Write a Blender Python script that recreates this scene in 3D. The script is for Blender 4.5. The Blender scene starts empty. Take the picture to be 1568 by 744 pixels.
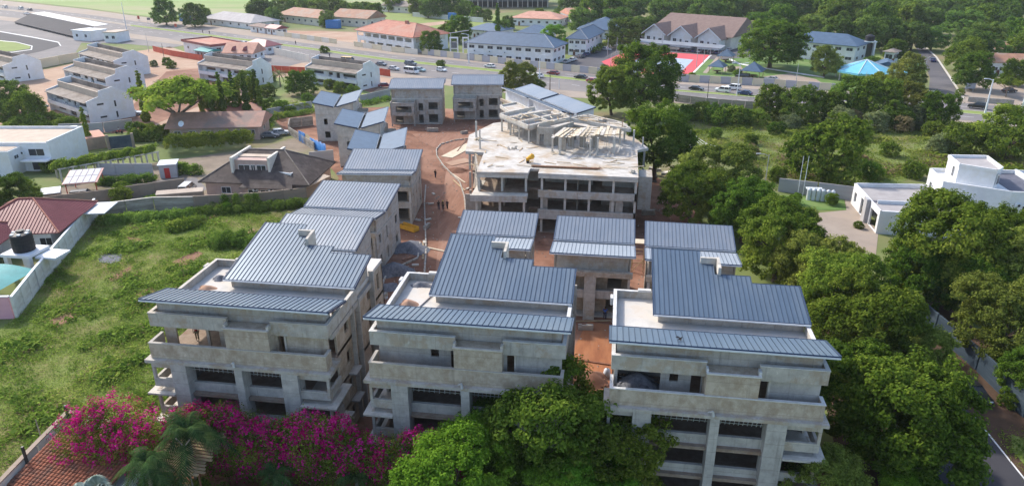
import bpy, bmesh, math, random
import numpy as np
from mathutils import Vector, Matrix
R = math.radians
scene = bpy.context.scene
COL = scene.collection

# ---------------------------------------------------------------- camera
CAM_H, PITCH, YAW, FPX = 44.0, R(22.8), R(8.22), 1110.0      # metres, tilt below the horizon, turn to the left, focal length in photo pixels
cam_d = bpy.data.cameras.new("camera")
cam_d.sensor_width = 36.0
cam_d.lens = 36.0 * FPX / 1568.0
cam_d.clip_start, cam_d.clip_end = 0.5, 6000.0
cam = bpy.data.objects.new("camera", cam_d)
cam.location = (0, 0, CAM_H)
cam.rotation_euler = (R(90) - PITCH, 0, YAW)
COL.objects.link(cam)
scene.camera = cam

# ---------------------------------------------------------------- sky, sun, exposure
SUN_EL, SUN_AZ = R(41), math.atan2(-0.82, 0.57)               # from the left and a little behind the buildings
world = bpy.data.worlds.new("World"); scene.world = world; world.use_nodes = True
nt = world.node_tree; nt.nodes.clear()
sky = nt.nodes.new("ShaderNodeTexSky"); sky.sky_type = 'NISHITA'; sky.sun_disc = False
sky.sun_elevation = SUN_EL; sky.sun_rotation = SUN_AZ; sky.air_density = 1.0; sky.dust_density = 2.0; sky.ozone_density = 1.0
bg = nt.nodes.new("ShaderNodeBackground"); bg.inputs[1].default_value = 0.15
wo = nt.nodes.new("ShaderNodeOutputWorld")
nt.links.new(sky.outputs[0], bg.inputs[0]); nt.links.new(bg.outputs[0], wo.inputs[0])
sun_d = bpy.data.lights.new("sun", 'SUN'); sun_d.energy = 2.3; sun_d.angle = R(2.5); sun_d.color = (1.0, 0.93, 0.82)
sun = bpy.data.objects.new("sun", sun_d); COL.objects.link(sun)
to_sun = Vector((math.sin(SUN_AZ) * math.cos(SUN_EL), math.cos(SUN_AZ) * math.cos(SUN_EL), math.sin(SUN_EL)))
sun.rotation_euler = to_sun.to_track_quat('Z', 'Y').to_euler()
sun.location = to_sun * 300
vs = scene.view_settings
vs.view_transform = 'Standard'; vs.look = 'None'; vs.gamma = 1.0; vs.use_curve_mapping = False; vs.exposure = 1.02
try:
    scene.cycles.max_bounces = 5; scene.cycles.diffuse_bounces = 3; scene.cycles.glossy_bounces = 2
    scene.cycles.transmission_bounces = 3; scene.cycles.transparent_max_bounces = 4; scene.cycles.volume_bounces = 0
except Exception:
    pass

# ---------------------------------------------------------------- where a point of the photograph lies on level ground (or at height z)
_cp, _sp, _cy, _sy = math.cos(PITCH), math.sin(PITCH), math.cos(YAW), math.sin(YAW)
_F = Vector((-_sy * _cp, _cy * _cp, -_sp)); _Rt = Vector((_cy, _sy, 0)); _U = Vector((-_sy * _sp, _cy * _sp, _cp))
def G(u, v, z=0.0):
    d = _F + _Rt * ((u - 784) / FPX) - _U * ((v - 372) / FPX)
    t = (z - CAM_H) / d.z
    return Vector((t * d.x, t * d.y, z))
def dist(p):
    return (Vector(p) - Vector((0, 0, CAM_H))).dot(_F)

# ---------------------------------------------------------------- materials
M = {}
def new_mat(name):
    m = bpy.data.materials.new(name); m.use_nodes = True
    n = m.node_tree; n.nodes.clear()
    return m, n
def N(n, t, **kw):
    x = n.nodes.new(t)
    for k, v in kw.items():
        setattr(x, k, v)
    return x
def rgba(c): return (c[0], c[1], c[2], 1.0)
def mat(name, c1, c2=None, scale=1.0, rough=0.8, bump=0.0, detail=4.0, metal=0.0, lo=0.35, hi=0.65, c3=None, scale3=0.2, world_pos=False, vary=0.0, spec=0.3, stretch=None):
    """two colours mixed by noise, a third one in larger patches, fine relief, a slight change of value from one object to the next"""
    m, n = new_mat(name); L = n.links.new
    out = N(n, "ShaderNodeOutputMaterial"); b = N(n, "ShaderNodeBsdfPrincipled")
    L(b.outputs[0], out.inputs[0])
    b.inputs["Roughness"].default_value = rough; b.inputs["Metallic"].default_value = metal
    b.inputs["Specular IOR Level"].default_value = spec
    if c2 is None:
        c2 = tuple(x * 0.86 for x in c1)
    if world_pos:
        src = N(n, "ShaderNodeNewGeometry").outputs["Position"]
    else:
        src = N(n, "ShaderNodeTexCoord").outputs["Object"]
    if stretch:
        mp = N(n, "ShaderNodeMapping"); mp.inputs["Scale"].default_value = stretch; L(src, mp.inputs[0]); src = mp.outputs[0]
    nz = N(n, "ShaderNodeTexNoise"); nz.inputs["Scale"].default_value = scale; nz.inputs["Detail"].default_value = detail; nz.inputs["Roughness"].default_value = 0.65
    L(src, nz.inputs["Vector"])
    rp = N(n, "ShaderNodeValToRGB"); rp.color_ramp.elements[0].position = lo; rp.color_ramp.elements[1].position = hi
    rp.color_ramp.elements[0].color = rgba(c2); rp.color_ramp.elements[1].color = rgba(c1)
    L(nz.outputs[0], rp.inputs[0]); colr = rp.outputs[0]
    if c3 is not None:
        n3 = N(n, "ShaderNodeTexNoise"); n3.inputs["Scale"].default_value = scale3; n3.inputs["Detail"].default_value = 5.0; n3.inputs["Roughness"].default_value = 0.7
        L(src, n3.inputs["Vector"])
        r3 = N(n, "ShaderNodeValToRGB"); r3.color_ramp.elements[0].position = 0.48; r3.color_ramp.elements[1].position = 0.62
        L(n3.outputs[0], r3.inputs[0])
        mx = N(n, "ShaderNodeMixRGB"); L(r3.outputs[0], mx.inputs[0]); L(colr, mx.inputs[1]); mx.inputs[2].default_value = rgba(c3); colr = mx.outputs[0]
    if vary > 0:
        oi = N(n, "ShaderNodeObjectInfo"); mr = N(n, "ShaderNodeMapRange"); mr.inputs[3].default_value = 1 - vary; mr.inputs[4].default_value = 1 + vary
        L(oi.outputs["Random"], mr.inputs[0])
        hs = N(n, "ShaderNodeHueSaturation"); L(mr.outputs[0], hs.inputs["Value"]); L(colr, hs.inputs["Color"]); colr = hs.outputs[0]
    L(colr, b.inputs["Base Color"])
    if bump > 0:
        bp = N(n, "ShaderNodeBump"); bp.inputs["Strength"].default_value = bump; bp.inputs["Distance"].default_value = 0.05
        L(nz.outputs[0], bp.inputs["Height"]); L(bp.outputs[0], b.inputs["Normal"])
    M[name] = m
    return m
def leaf_mat(name, c1, c2, c3, trans=0.45, vary=0.22, patch=0.35):
    """leaf: value and hue change from leaf to leaf, from clump to clump and from tree to tree; part of the light passes through"""
    m, n = new_mat(name); L = n.links.new
    out = N(n, "ShaderNodeOutputMaterial")
    gm = N(n, "ShaderNodeNewGeometry"); oi = N(n, "ShaderNodeObjectInfo"); tc = N(n, "ShaderNodeTexCoord")
    rp = N(n, "ShaderNodeValToRGB"); e = rp.color_ramp.elements
    e[0].color = rgba(c2); e[1].color = rgba(c3); e[0].position = 0.15; e[1].position = 0.95
    mid = e.new(0.55); mid.color = rgba(c1)
    nz = N(n, "ShaderNodeTexNoise"); nz.inputs["Scale"].default_value = patch; nz.inputs["Detail"].default_value = 2.0
    L(tc.outputs["Object"], nz.inputs["Vector"])
    a = N(n, "ShaderNodeMath", operation='MULTIPLY_ADD'); L(gm.outputs["Random Per Island"], a.inputs[0]); a.inputs[1].default_value = 0.55
    s = N(n, "ShaderNodeMath", operation='MULTIPLY_ADD'); L(nz.outputs[0], s.inputs[0]); s.inputs[1].default_value = 1.3; s.inputs[2].default_value = -0.42
    L(s.outputs[0], a.inputs[2]); L(a.outputs[0], rp.inputs[0])
    mr = N(n, "ShaderNodeMapRange"); mr.inputs[3].default_value = 1 - vary; mr.inputs[4].default_value = 1 + vary; L(oi.outputs["Random"], mr.inputs[0])
    mh = N(n, "ShaderNodeMapRange"); mh.inputs[3].default_value = 0.485; mh.inputs[4].default_value = 0.515
    fr = N(n, "ShaderNodeMath", operation='FRACT'); m7 = N(n, "ShaderNodeMath", operation='MULTIPLY'); L(oi.outputs["Random"], m7.inputs[0]); m7.inputs[1].default_value = 7.31
    L(m7.outputs[0], fr.inputs[0]); L(fr.outputs[0], mh.inputs[0])
    hs = N(n, "ShaderNodeHueSaturation"); L(rp.outputs[0], hs.inputs["Color"]); L(mr.outputs[0], hs.inputs["Value"]); L(mh.outputs[0], hs.inputs["Hue"])
    d = N(n, "ShaderNodeBsdfDiffuse"); t = N(n, "ShaderNodeBsdfTranslucent"); mx = N(n, "ShaderNodeMixShader"); mx.inputs[0].default_value = trans
    L(hs.outputs[0], d.inputs[0]); L(hs.outputs[0], t.inputs[0]); L(d.outputs[0], mx.inputs[1]); L(t.outputs[0], mx.inputs[2])
    L(mx.outputs[0], out.inputs[0])
    M[name] = m
    return m

def concrete(name, c1, c2, stain, amount=.55, drip=.5, lines=1.25, sc=.45, lo=.5, hi=.66):
    """cast concrete: cloudy tone, brown patches, dark drips running down, faint pour lines"""
    m, n = new_mat(name); L = n.links.new
    out = N(n, "ShaderNodeOutputMaterial"); b = N(n, "ShaderNodeBsdfPrincipled"); L(b.outputs[0], out.inputs[0]); b.inputs["Roughness"].default_value = .92; b.inputs["Specular IOR Level"].default_value = .2
    src = N(n, "ShaderNodeNewGeometry").outputs["Position"]
    def noise(scale, stretch, detail, lo, hi):
        mp = N(n, "ShaderNodeMapping"); mp.inputs["Scale"].default_value = stretch; L(src, mp.inputs[0])
        z = N(n, "ShaderNodeTexNoise"); z.inputs["Scale"].default_value = scale; z.inputs["Detail"].default_value = detail; z.inputs["Roughness"].default_value = .7; L(mp.outputs[0], z.inputs["Vector"])
        r = N(n, "ShaderNodeMapRange"); r.inputs[1].default_value = lo; r.inputs[2].default_value = hi; L(z.outputs[0], r.inputs[0]); return r.outputs[0], z.outputs[0]
    def mix(f, a, c, k=1.0):
        x = N(n, "ShaderNodeMixRGB"); 
        if k != 1.0:
            q = N(n, "ShaderNodeMath", operation='MULTIPLY'); L(f, q.inputs[0]); q.inputs[1].default_value = k; f = q.outputs[0]
        L(f, x.inputs[0]); L(a, x.inputs[1]) if not isinstance(a, tuple) else setattr(x.inputs[1], "default_value", rgba(a)); x.inputs[2].default_value = rgba(c); return x.outputs[0]
    f1, raw = noise(1.3, (1, 1, 1), 8, .35, .65); col = mix(f1, c2, c1)
    f2, _ = noise(sc, (1, 1, .8), 6, lo, hi); col = mix(f2, col, stain, amount)
    f3, _ = noise(1.0, (2.6, 2.6, .14), 5, .55, .74); col = mix(f3, col, tuple(x * .45 for x in c2), drip)
    f4, _ = noise(2.2, (1, 1, 1), 4, .64, .72); col = mix(f4, col, tuple(min(.75, x * 1.3) for x in c1), .6)
    sp = N(n, "ShaderNodeSeparateXYZ"); L(src, sp.inputs[0]); d = N(n, "ShaderNodeMath", operation='DIVIDE'); L(sp.outputs[2], d.inputs[0]); d.inputs[1].default_value = lines
    fr = N(n, "ShaderNodeMath", operation='FRACT'); L(d.outputs[0], fr.inputs[0]); lt = N(n, "ShaderNodeMath", operation='LESS_THAN'); L(fr.outputs[0], lt.inputs[0]); lt.inputs[1].default_value = .035
    col = mix(lt.outputs[0], col, tuple(x * .55 for x in c2), .45)
    L(col, b.inputs["Base Color"]); bp = N(n, "ShaderNodeBump"); bp.inputs["Strength"].default_value = .5; bp.inputs["Distance"].default_value = .05; L(raw, bp.inputs["Height"]); L(bp.outputs[0], b.inputs["Normal"])
    M[name] = m
concrete("concrete", (0.49, 0.46, 0.415), (0.36, 0.335, 0.30), (0.35, 0.265, 0.18), .6, .55, 1.25, .6, .5, .6)
concrete("concrete_stained", (0.52, 0.45, 0.365), (0.38, 0.315, 0.245), (0.30, 0.225, 0.155), .62, .5, 1.25, .9, .46, .62)
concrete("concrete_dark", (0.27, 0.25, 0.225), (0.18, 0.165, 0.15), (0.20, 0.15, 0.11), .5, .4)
concrete("dusty_floor", (0.33, 0.265, 0.21), (0.22, 0.165, 0.125), (0.22, 0.125, 0.08), .6, 0)
concrete("concrete_raw", (0.47, 0.445, 0.41), (0.335, 0.315, 0.29), (0.50, 0.48, 0.45), .5, .5)
concrete("concrete_pale", (0.58, 0.545, 0.49), (0.44, 0.41, 0.365), (0.46, 0.38, 0.29), .5, .35)
concrete("block", (0.42, 0.385, 0.34), (0.29, 0.265, 0.23), (0.30, 0.24, 0.18), .5, .4, .22)
mat("screed", (0.60, 0.58, 0.55), (0.47, 0.45, 0.42), 0.7, 0.92, 0.2, 7, c3=(0.52, 0.47, 0.41), scale3=0.35)
mat("screed_warm", (0.56, 0.535, 0.50), (0.39, 0.365, 0.335), 0.6, 0.92, 0.2, 7, c3=(0.40, 0.325, 0.25), scale3=0.22)
mat("coping_white", (0.62, 0.62, 0.62), (0.48, 0.47, 0.45), 1.5, 0.85)
mat("roof_blue", (0.105, 0.15, 0.205), (0.09, 0.13, 0.18), 0.8, 0.38, 0, 6, metal=0.3, c3=(0.125, 0.165, 0.21), scale3=0.3, spec=0.5, stretch=(1.2, .3, 1))
mat("roof_steel", (0.19, 0.225, 0.27), (0.165, 0.20, 0.245), 0.8, 0.4, 0, 6, metal=0.3, c3=(0.215, 0.24, 0.275), scale3=0.3, spec=0.5, stretch=(1.2, .3, 1))
mat("roof_silver", (0.36, 0.385, 0.41), (0.31, 0.335, 0.36), 0.8, 0.4, 0, 6, metal=0.3, spec=0.5, stretch=(1.2, .3, 1))
mat("roof_redbrown", (0.44, 0.25, 0.19), (0.35, 0.20, 0.15), 0.6, 0.8, c3=(0.26, 0.19, 0.16), scale3=0.2)
mat("yard_earth", (0.25, 0.20, 0.155), (0.17, 0.135, 0.10), 0.3, 0.95, 0.3, 7, world_pos=True, c3=(0.19, 0.18, 0.09), scale3=0.1)
mat("seam_shade_blue", (0.045, 0.072, 0.112), None, 1, 0.45, metal=0.3)  # ribs are the sheet's own metal; their thin shadow line is painted in
mat("seam_shade_grey", (0.11, 0.13, 0.16), None, 1, 0.45, metal=0.3)  # same painted shadow line for ribs of the grey roofs
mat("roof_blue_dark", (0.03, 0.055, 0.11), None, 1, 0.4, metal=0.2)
mat("roof_grey_smooth", (0.26, 0.275, 0.30), (0.20, 0.215, 0.24), 0.5, 0.45, metal=0.2, spec=0.5)
mat("roof_slate_blue", (0.07, 0.12, 0.19), (0.055, 0.095, 0.155), 0.6, 0.5)
mat("gutter_white", (0.66, 0.70, 0.74), None, 1, 0.5)
mat("white_paint", (0.76, 0.77, 0.79), (0.66, 0.67, 0.69), 0.5, 0.8, c3=(0.68, 0.67, 0.65), scale3=0.4)
mat("cream_paint", (0.70, 0.655, 0.58), (0.60, 0.56, 0.49), 0.5, 0.8)
mat("panel_cream", (0.66, 0.58, 0.43), (0.58, 0.50, 0.36), 0.8, 0.85, vary=0.06)
mat("panel_grey", (0.43, 0.42, 0.45), (0.36, 0.35, 0.38), 0.8, 0.85, vary=0.06)
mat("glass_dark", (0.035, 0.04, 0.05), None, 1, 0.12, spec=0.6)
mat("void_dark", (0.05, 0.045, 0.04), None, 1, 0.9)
mat("roof_red", (0.42, 0.17, 0.115), (0.33, 0.125, 0.085), 0.6, 0.75, c3=(0.36, 0.19, 0.14), scale3=0.15)
mat("roof_salmon", (0.56, 0.30, 0.22), (0.45, 0.23, 0.165), 0.5, 0.75)
mat("roof_rust", (0.37, 0.20, 0.13), (0.28, 0.145, 0.095), 0.5, 0.75, c3=(0.30, 0.22, 0.17), scale3=0.2)
mat("roof_maroon", (0.24, 0.06, 0.065), (0.195, 0.045, 0.05), 0.4, 0.5, spec=0.4)
mat("roof_brown", (0.21, 0.145, 0.125), (0.165, 0.11, 0.095), 0.7, 0.75)
mat("roof_darkbrown", (0.070, 0.052, 0.047), (0.048, 0.036, 0.033), 1.2, 0.8, 0.3, c3=(0.10, 0.08, 0.072), scale3=0.3)
mat("roof_greybrown", (0.27, 0.235, 0.205), (0.19, 0.16, 0.14), 0.5, 0.85, c3=(0.15, 0.12, 0.10), scale3=0.3)
mat("roof_grey", (0.38, 0.36, 0.36), (0.30, 0.28, 0.28), 0.4, 0.8)
mat("tan_flat", (0.52, 0.43, 0.35), (0.43, 0.35, 0.28), 0.5, 0.9)
mat("asphalt", (0.105, 0.10, 0.108), (0.08, 0.076, 0.082), 0.12, 0.9, world_pos=True, c3=(0.13, 0.12, 0.12), scale3=0.03)
mat("asphalt_pale", (0.185, 0.172, 0.172), (0.15, 0.14, 0.14), 0.15, 0.9, world_pos=True, c3=(0.215, 0.195, 0.185), scale3=0.03)
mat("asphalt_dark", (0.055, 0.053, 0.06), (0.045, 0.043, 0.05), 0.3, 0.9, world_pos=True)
mat("line_white", (0.72, 0.72, 0.72), (0.55, 0.55, 0.54), 0.8, 0.8, world_pos=True)
mat("pavement", (0.34, 0.285, 0.24), (0.28, 0.23, 0.19), 0.2, 0.95, world_pos=True, c3=(0.31, 0.245, 0.19), scale3=0.05)
mat("sand", (0.42, 0.295, 0.215), (0.35, 0.235, 0.165), 0.15, 0.95, world_pos=True, c3=(0.35, 0.205, 0.14), scale3=0.04)
mat("red_dirt", (0.235, 0.112, 0.07), (0.15, 0.07, 0.043), 0.35, 0.95, 0.5, 8, world_pos=True, c3=(0.28, 0.15, 0.10), scale3=0.09)
mat("orange_dirt", (0.36, 0.15, 0.068), (0.24, 0.09, 0.042), 0.9, 0.95, 0.6, 8, world_pos=True, stretch=(1.3, .3, 1), c3=(0.28, 0.13, 0.07), scale3=0.2)
mat("dirt_track", (0.295, 0.158, 0.107), (0.205, 0.10, 0.065), 0.9, 0.95, 0.6, 8, world_pos=True, stretch=(1.3, .16, 1), c3=(0.32, 0.185, 0.13), scale3=0.1)
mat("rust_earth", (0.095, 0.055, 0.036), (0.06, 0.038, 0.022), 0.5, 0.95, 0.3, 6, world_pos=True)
mat("earth", (0.16, 0.19, 0.06), (0.105, 0.145, 0.04), 0.06, 0.95, 0.2, 6, world_pos=True, c3=(0.205, 0.165, 0.09), scale3=0.02)
mat("field_green", (0.20, 0.235, 0.06), (0.14, 0.18, 0.042), 0.35, 0.95, 0.6, 8, world_pos=True, c3=(0.205, 0.16, 0.075), scale3=0.075)
mat("bush_green", (0.19, 0.235, 0.065), (0.12, 0.165, 0.04), 0.25, 0.95, 0.5, 7, world_pos=True, c3=(0.19, 0.16, 0.085), scale3=0.06)
mat("airfield_green", (0.23, 0.305, 0.105), (0.19, 0.26, 0.08), 0.03, 0.95, world_pos=True, c3=(0.29, 0.28, 0.15), scale3=0.012, stretch=(0.35, 1, 1))
mat("lawn", (0.115, 0.20, 0.05), (0.085, 0.16, 0.035), 0.25, 0.95, world_pos=True, c3=(0.16, 0.22, 0.07), scale3=0.06)
mat("median_green", (0.21, 0.265, 0.075), (0.17, 0.215, 0.055), 0.2, 0.95, world_pos=True)
mat("court_red", (0.60, 0.09, 0.105), (0.53, 0.075, 0.09), 0.3, 0.85, world_pos=True)
mat("court_blue", (0.36, 0.44, 0.52), (0.33, 0.40, 0.48), 0.3, 0.85, world_pos=True)
mat("gravel_grey", (0.20, 0.205, 0.23), (0.11, 0.115, 0.13), 3.0, 0.95, 0.6, 4, world_pos=True)
mat("slate_sheet", (0.125, 0.13, 0.165), (0.10, 0.105, 0.135), 1, 0.8)
mat("fence_red", (0.53, 0.10, 0.055), (0.45, 0.08, 0.045), 0.8, 0.7, vary=0.08)
mat("wall_grey", (0.42, 0.42, 0.435), (0.35, 0.345, 0.36), 0.6, 0.9, c3=(0.36, 0.34, 0.33), scale3=0.4, vary=0.05)
mat("wall_tan", (0.34, 0.27, 0.215), (0.26, 0.20, 0.155), 0.8, 0.9, c3=(0.22, 0.18, 0.14), scale3=0.4, vary=0.08)
mat("wall_white", (0.70, 0.70, 0.67), (0.56, 0.55, 0.51), 0.9, 0.85, c3=(0.46, 0.43, 0.38), scale3=0.6, vary=0.04)
mat("wall_weathered", (0.42, 0.39, 0.34), (0.17, 0.14, 0.115), 1.6, 0.9, 0.2, 6, vary=0.05)
mat("pink_paint", (0.68, 0.37, 0.43), (0.61, 0.32, 0.38), 0.8, 0.8)
mat("pinkish_plaster", (0.50, 0.37, 0.32), (0.42, 0.30, 0.26), 0.8, 0.85)
mat("bark", (0.13, 0.10, 0.075), (0.08, 0.06, 0.045), 4, 0.95, 0.4)
mat("bark_grey", (0.26, 0.22, 0.18), (0.18, 0.15, 0.12), 4, 0.95, 0.3)
mat("timber", (0.47, 0.35, 0.215), (0.36, 0.255, 0.145), 2.0, 0.85, vary=0.2)
mat("timber_pale", (0.60, 0.52, 0.40), (0.48, 0.40, 0.29), 1.5, 0.85, vary=0.15)
mat("timber_dark", (0.19, 0.085, 0.05), (0.14, 0.06, 0.035), 2.0, 0.85, vary=0.2)
mat("steel_pole", (0.50, 0.51, 0.52), None, 2, 0.5, metal=0.4)
mat("dark_metal", (0.04, 0.04, 0.042), None, 2, 0.5)
mat("black_plastic", (0.014, 0.015, 0.019), (0.02, 0.02, 0.024), 2, 0.55)
mat("rubber", (0.018, 0.018, 0.018), None, 2, 0.8)
mat("yellow_paint", (0.72, 0.38, 0.035), None, 2, 0.6)
mat("red_paint", (0.48, 0.035, 0.03), None, 2, 0.4)
mat("blue_tarp", (0.04, 0.21, 0.52), (0.03, 0.15, 0.40), 1.0, 0.5)
mat("blue_container", (0.05, 0.20, 0.50), (0.04, 0.16, 0.42), 1, 0.6)
mat("cyan_roof", (0.16, 0.47, 0.62), (0.13, 0.42, 0.56), 0.5, 0.5)
mat("teal_cloth", (0.03, 0.26, 0.27), (0.02, 0.21, 0.22), 0.8, 0.6)
mat("clay_tile", (0.32, 0.115, 0.062), (0.21, 0.072, 0.04), 1.4, 0.85, 0.2, 5, c3=(0.16, 0.08, 0.055), scale3=0.9)
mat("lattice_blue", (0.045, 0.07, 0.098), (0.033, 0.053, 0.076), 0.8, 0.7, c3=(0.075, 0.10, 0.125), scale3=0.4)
mat("solar_glass", (0.33, 0.35, 0.40), (0.26, 0.28, 0.33), 1.5, 0.25)
mat("skin", (0.10, 0.055, 0.035), None, 3, 0.6)
for nm, c in (("cloth_black", (0.02, 0.02, 0.024)), ("cloth_blue", (0.02, 0.10, 0.42)), ("cloth_red", (0.35, 0.05, 0.045)), ("cloth_navy", (0.02, 0.03, 0.07)),
              ("cloth_khaki", (0.22, 0.17, 0.09)), ("cloth_white", (0.7, 0.7, 0.7)), ("helmet_yellow", (0.75, 0.6, 0.12)), ("helmet_white", (0.8, 0.8, 0.8))):
    mat(nm, c, None, 4, 0.8)
for nm, c in (("car_white", (0.78, 0.78, 0.78)), ("car_silver", (0.46, 0.47, 0.49)), ("car_black", (0.016, 0.016, 0.02)), ("car_red", (0.40, 0.02, 0.03)),
              ("car_maroon", (0.22, 0.015, 0.03)), ("car_blue", (0.02, 0.05, 0.16)), ("car_grey", (0.14, 0.15, 0.17)), ("car_yellow", (0.68, 0.36, 0.03)), ("car_teal", (0.25, 0.38, 0.42))):
    mat(nm, c, None, 1, 0.28, spec=0.6)
leaf_mat("leaf_dark", (0.125, 0.21, 0.028), (0.05, 0.10, 0.013), (0.28, 0.36, 0.05))
leaf_mat("leaf_mid", (0.155, 0.235, 0.033), (0.06, 0.11, 0.015), (0.35, 0.41, 0.064))
leaf_mat("leaf_olive", (0.215, 0.255, 0.05), (0.09, 0.125, 0.024), (0.38, 0.40, 0.09))
leaf_mat("leaf_bright", (0.20, 0.36, 0.035), (0.09, 0.19, 0.018), (0.33, 0.50, 0.06))
leaf_mat("leaf_far", (0.15, 0.235, 0.045), (0.065, 0.12, 0.024), (0.27, 0.345, 0.075), vary=.3)
leaf_mat("leaf_grey", (0.22, 0.27, 0.12), (0.13, 0.165, 0.06), (0.36, 0.39, 0.20))
leaf_mat("leaf_palm", (0.045, 0.085, 0.028), (0.02, 0.045, 0.016), (0.09, 0.14, 0.045), trans=0.2)
leaf_mat("leaf_fan", (0.27, 0.33, 0.285), (0.15, 0.20, 0.165), (0.38, 0.43, 0.39), trans=0.15)
leaf_mat("leaf_hedge", (0.25, 0.33, 0.04), (0.12, 0.18, 0.02), (0.40, 0.44, 0.07))
leaf_mat("grass_leaf", (0.245, 0.34, 0.052), (0.125, 0.205, 0.03), (0.40, 0.44, 0.115), patch=0.12)
leaf_mat("weed_leaf", (0.18, 0.28, 0.045), (0.09, 0.155, 0.024), (0.30, 0.39, 0.08), patch=0.3)
leaf_mat("dry_grass", (0.27, 0.22, 0.11), (0.17, 0.145, 0.07), (0.36, 0.29, 0.16))
leaf_mat("blossom", (0.50, 0.010, 0.21), (0.27, 0.006, 0.085), (0.76, 0.05, 0.44), trans=0.35, patch=0.5)
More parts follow.
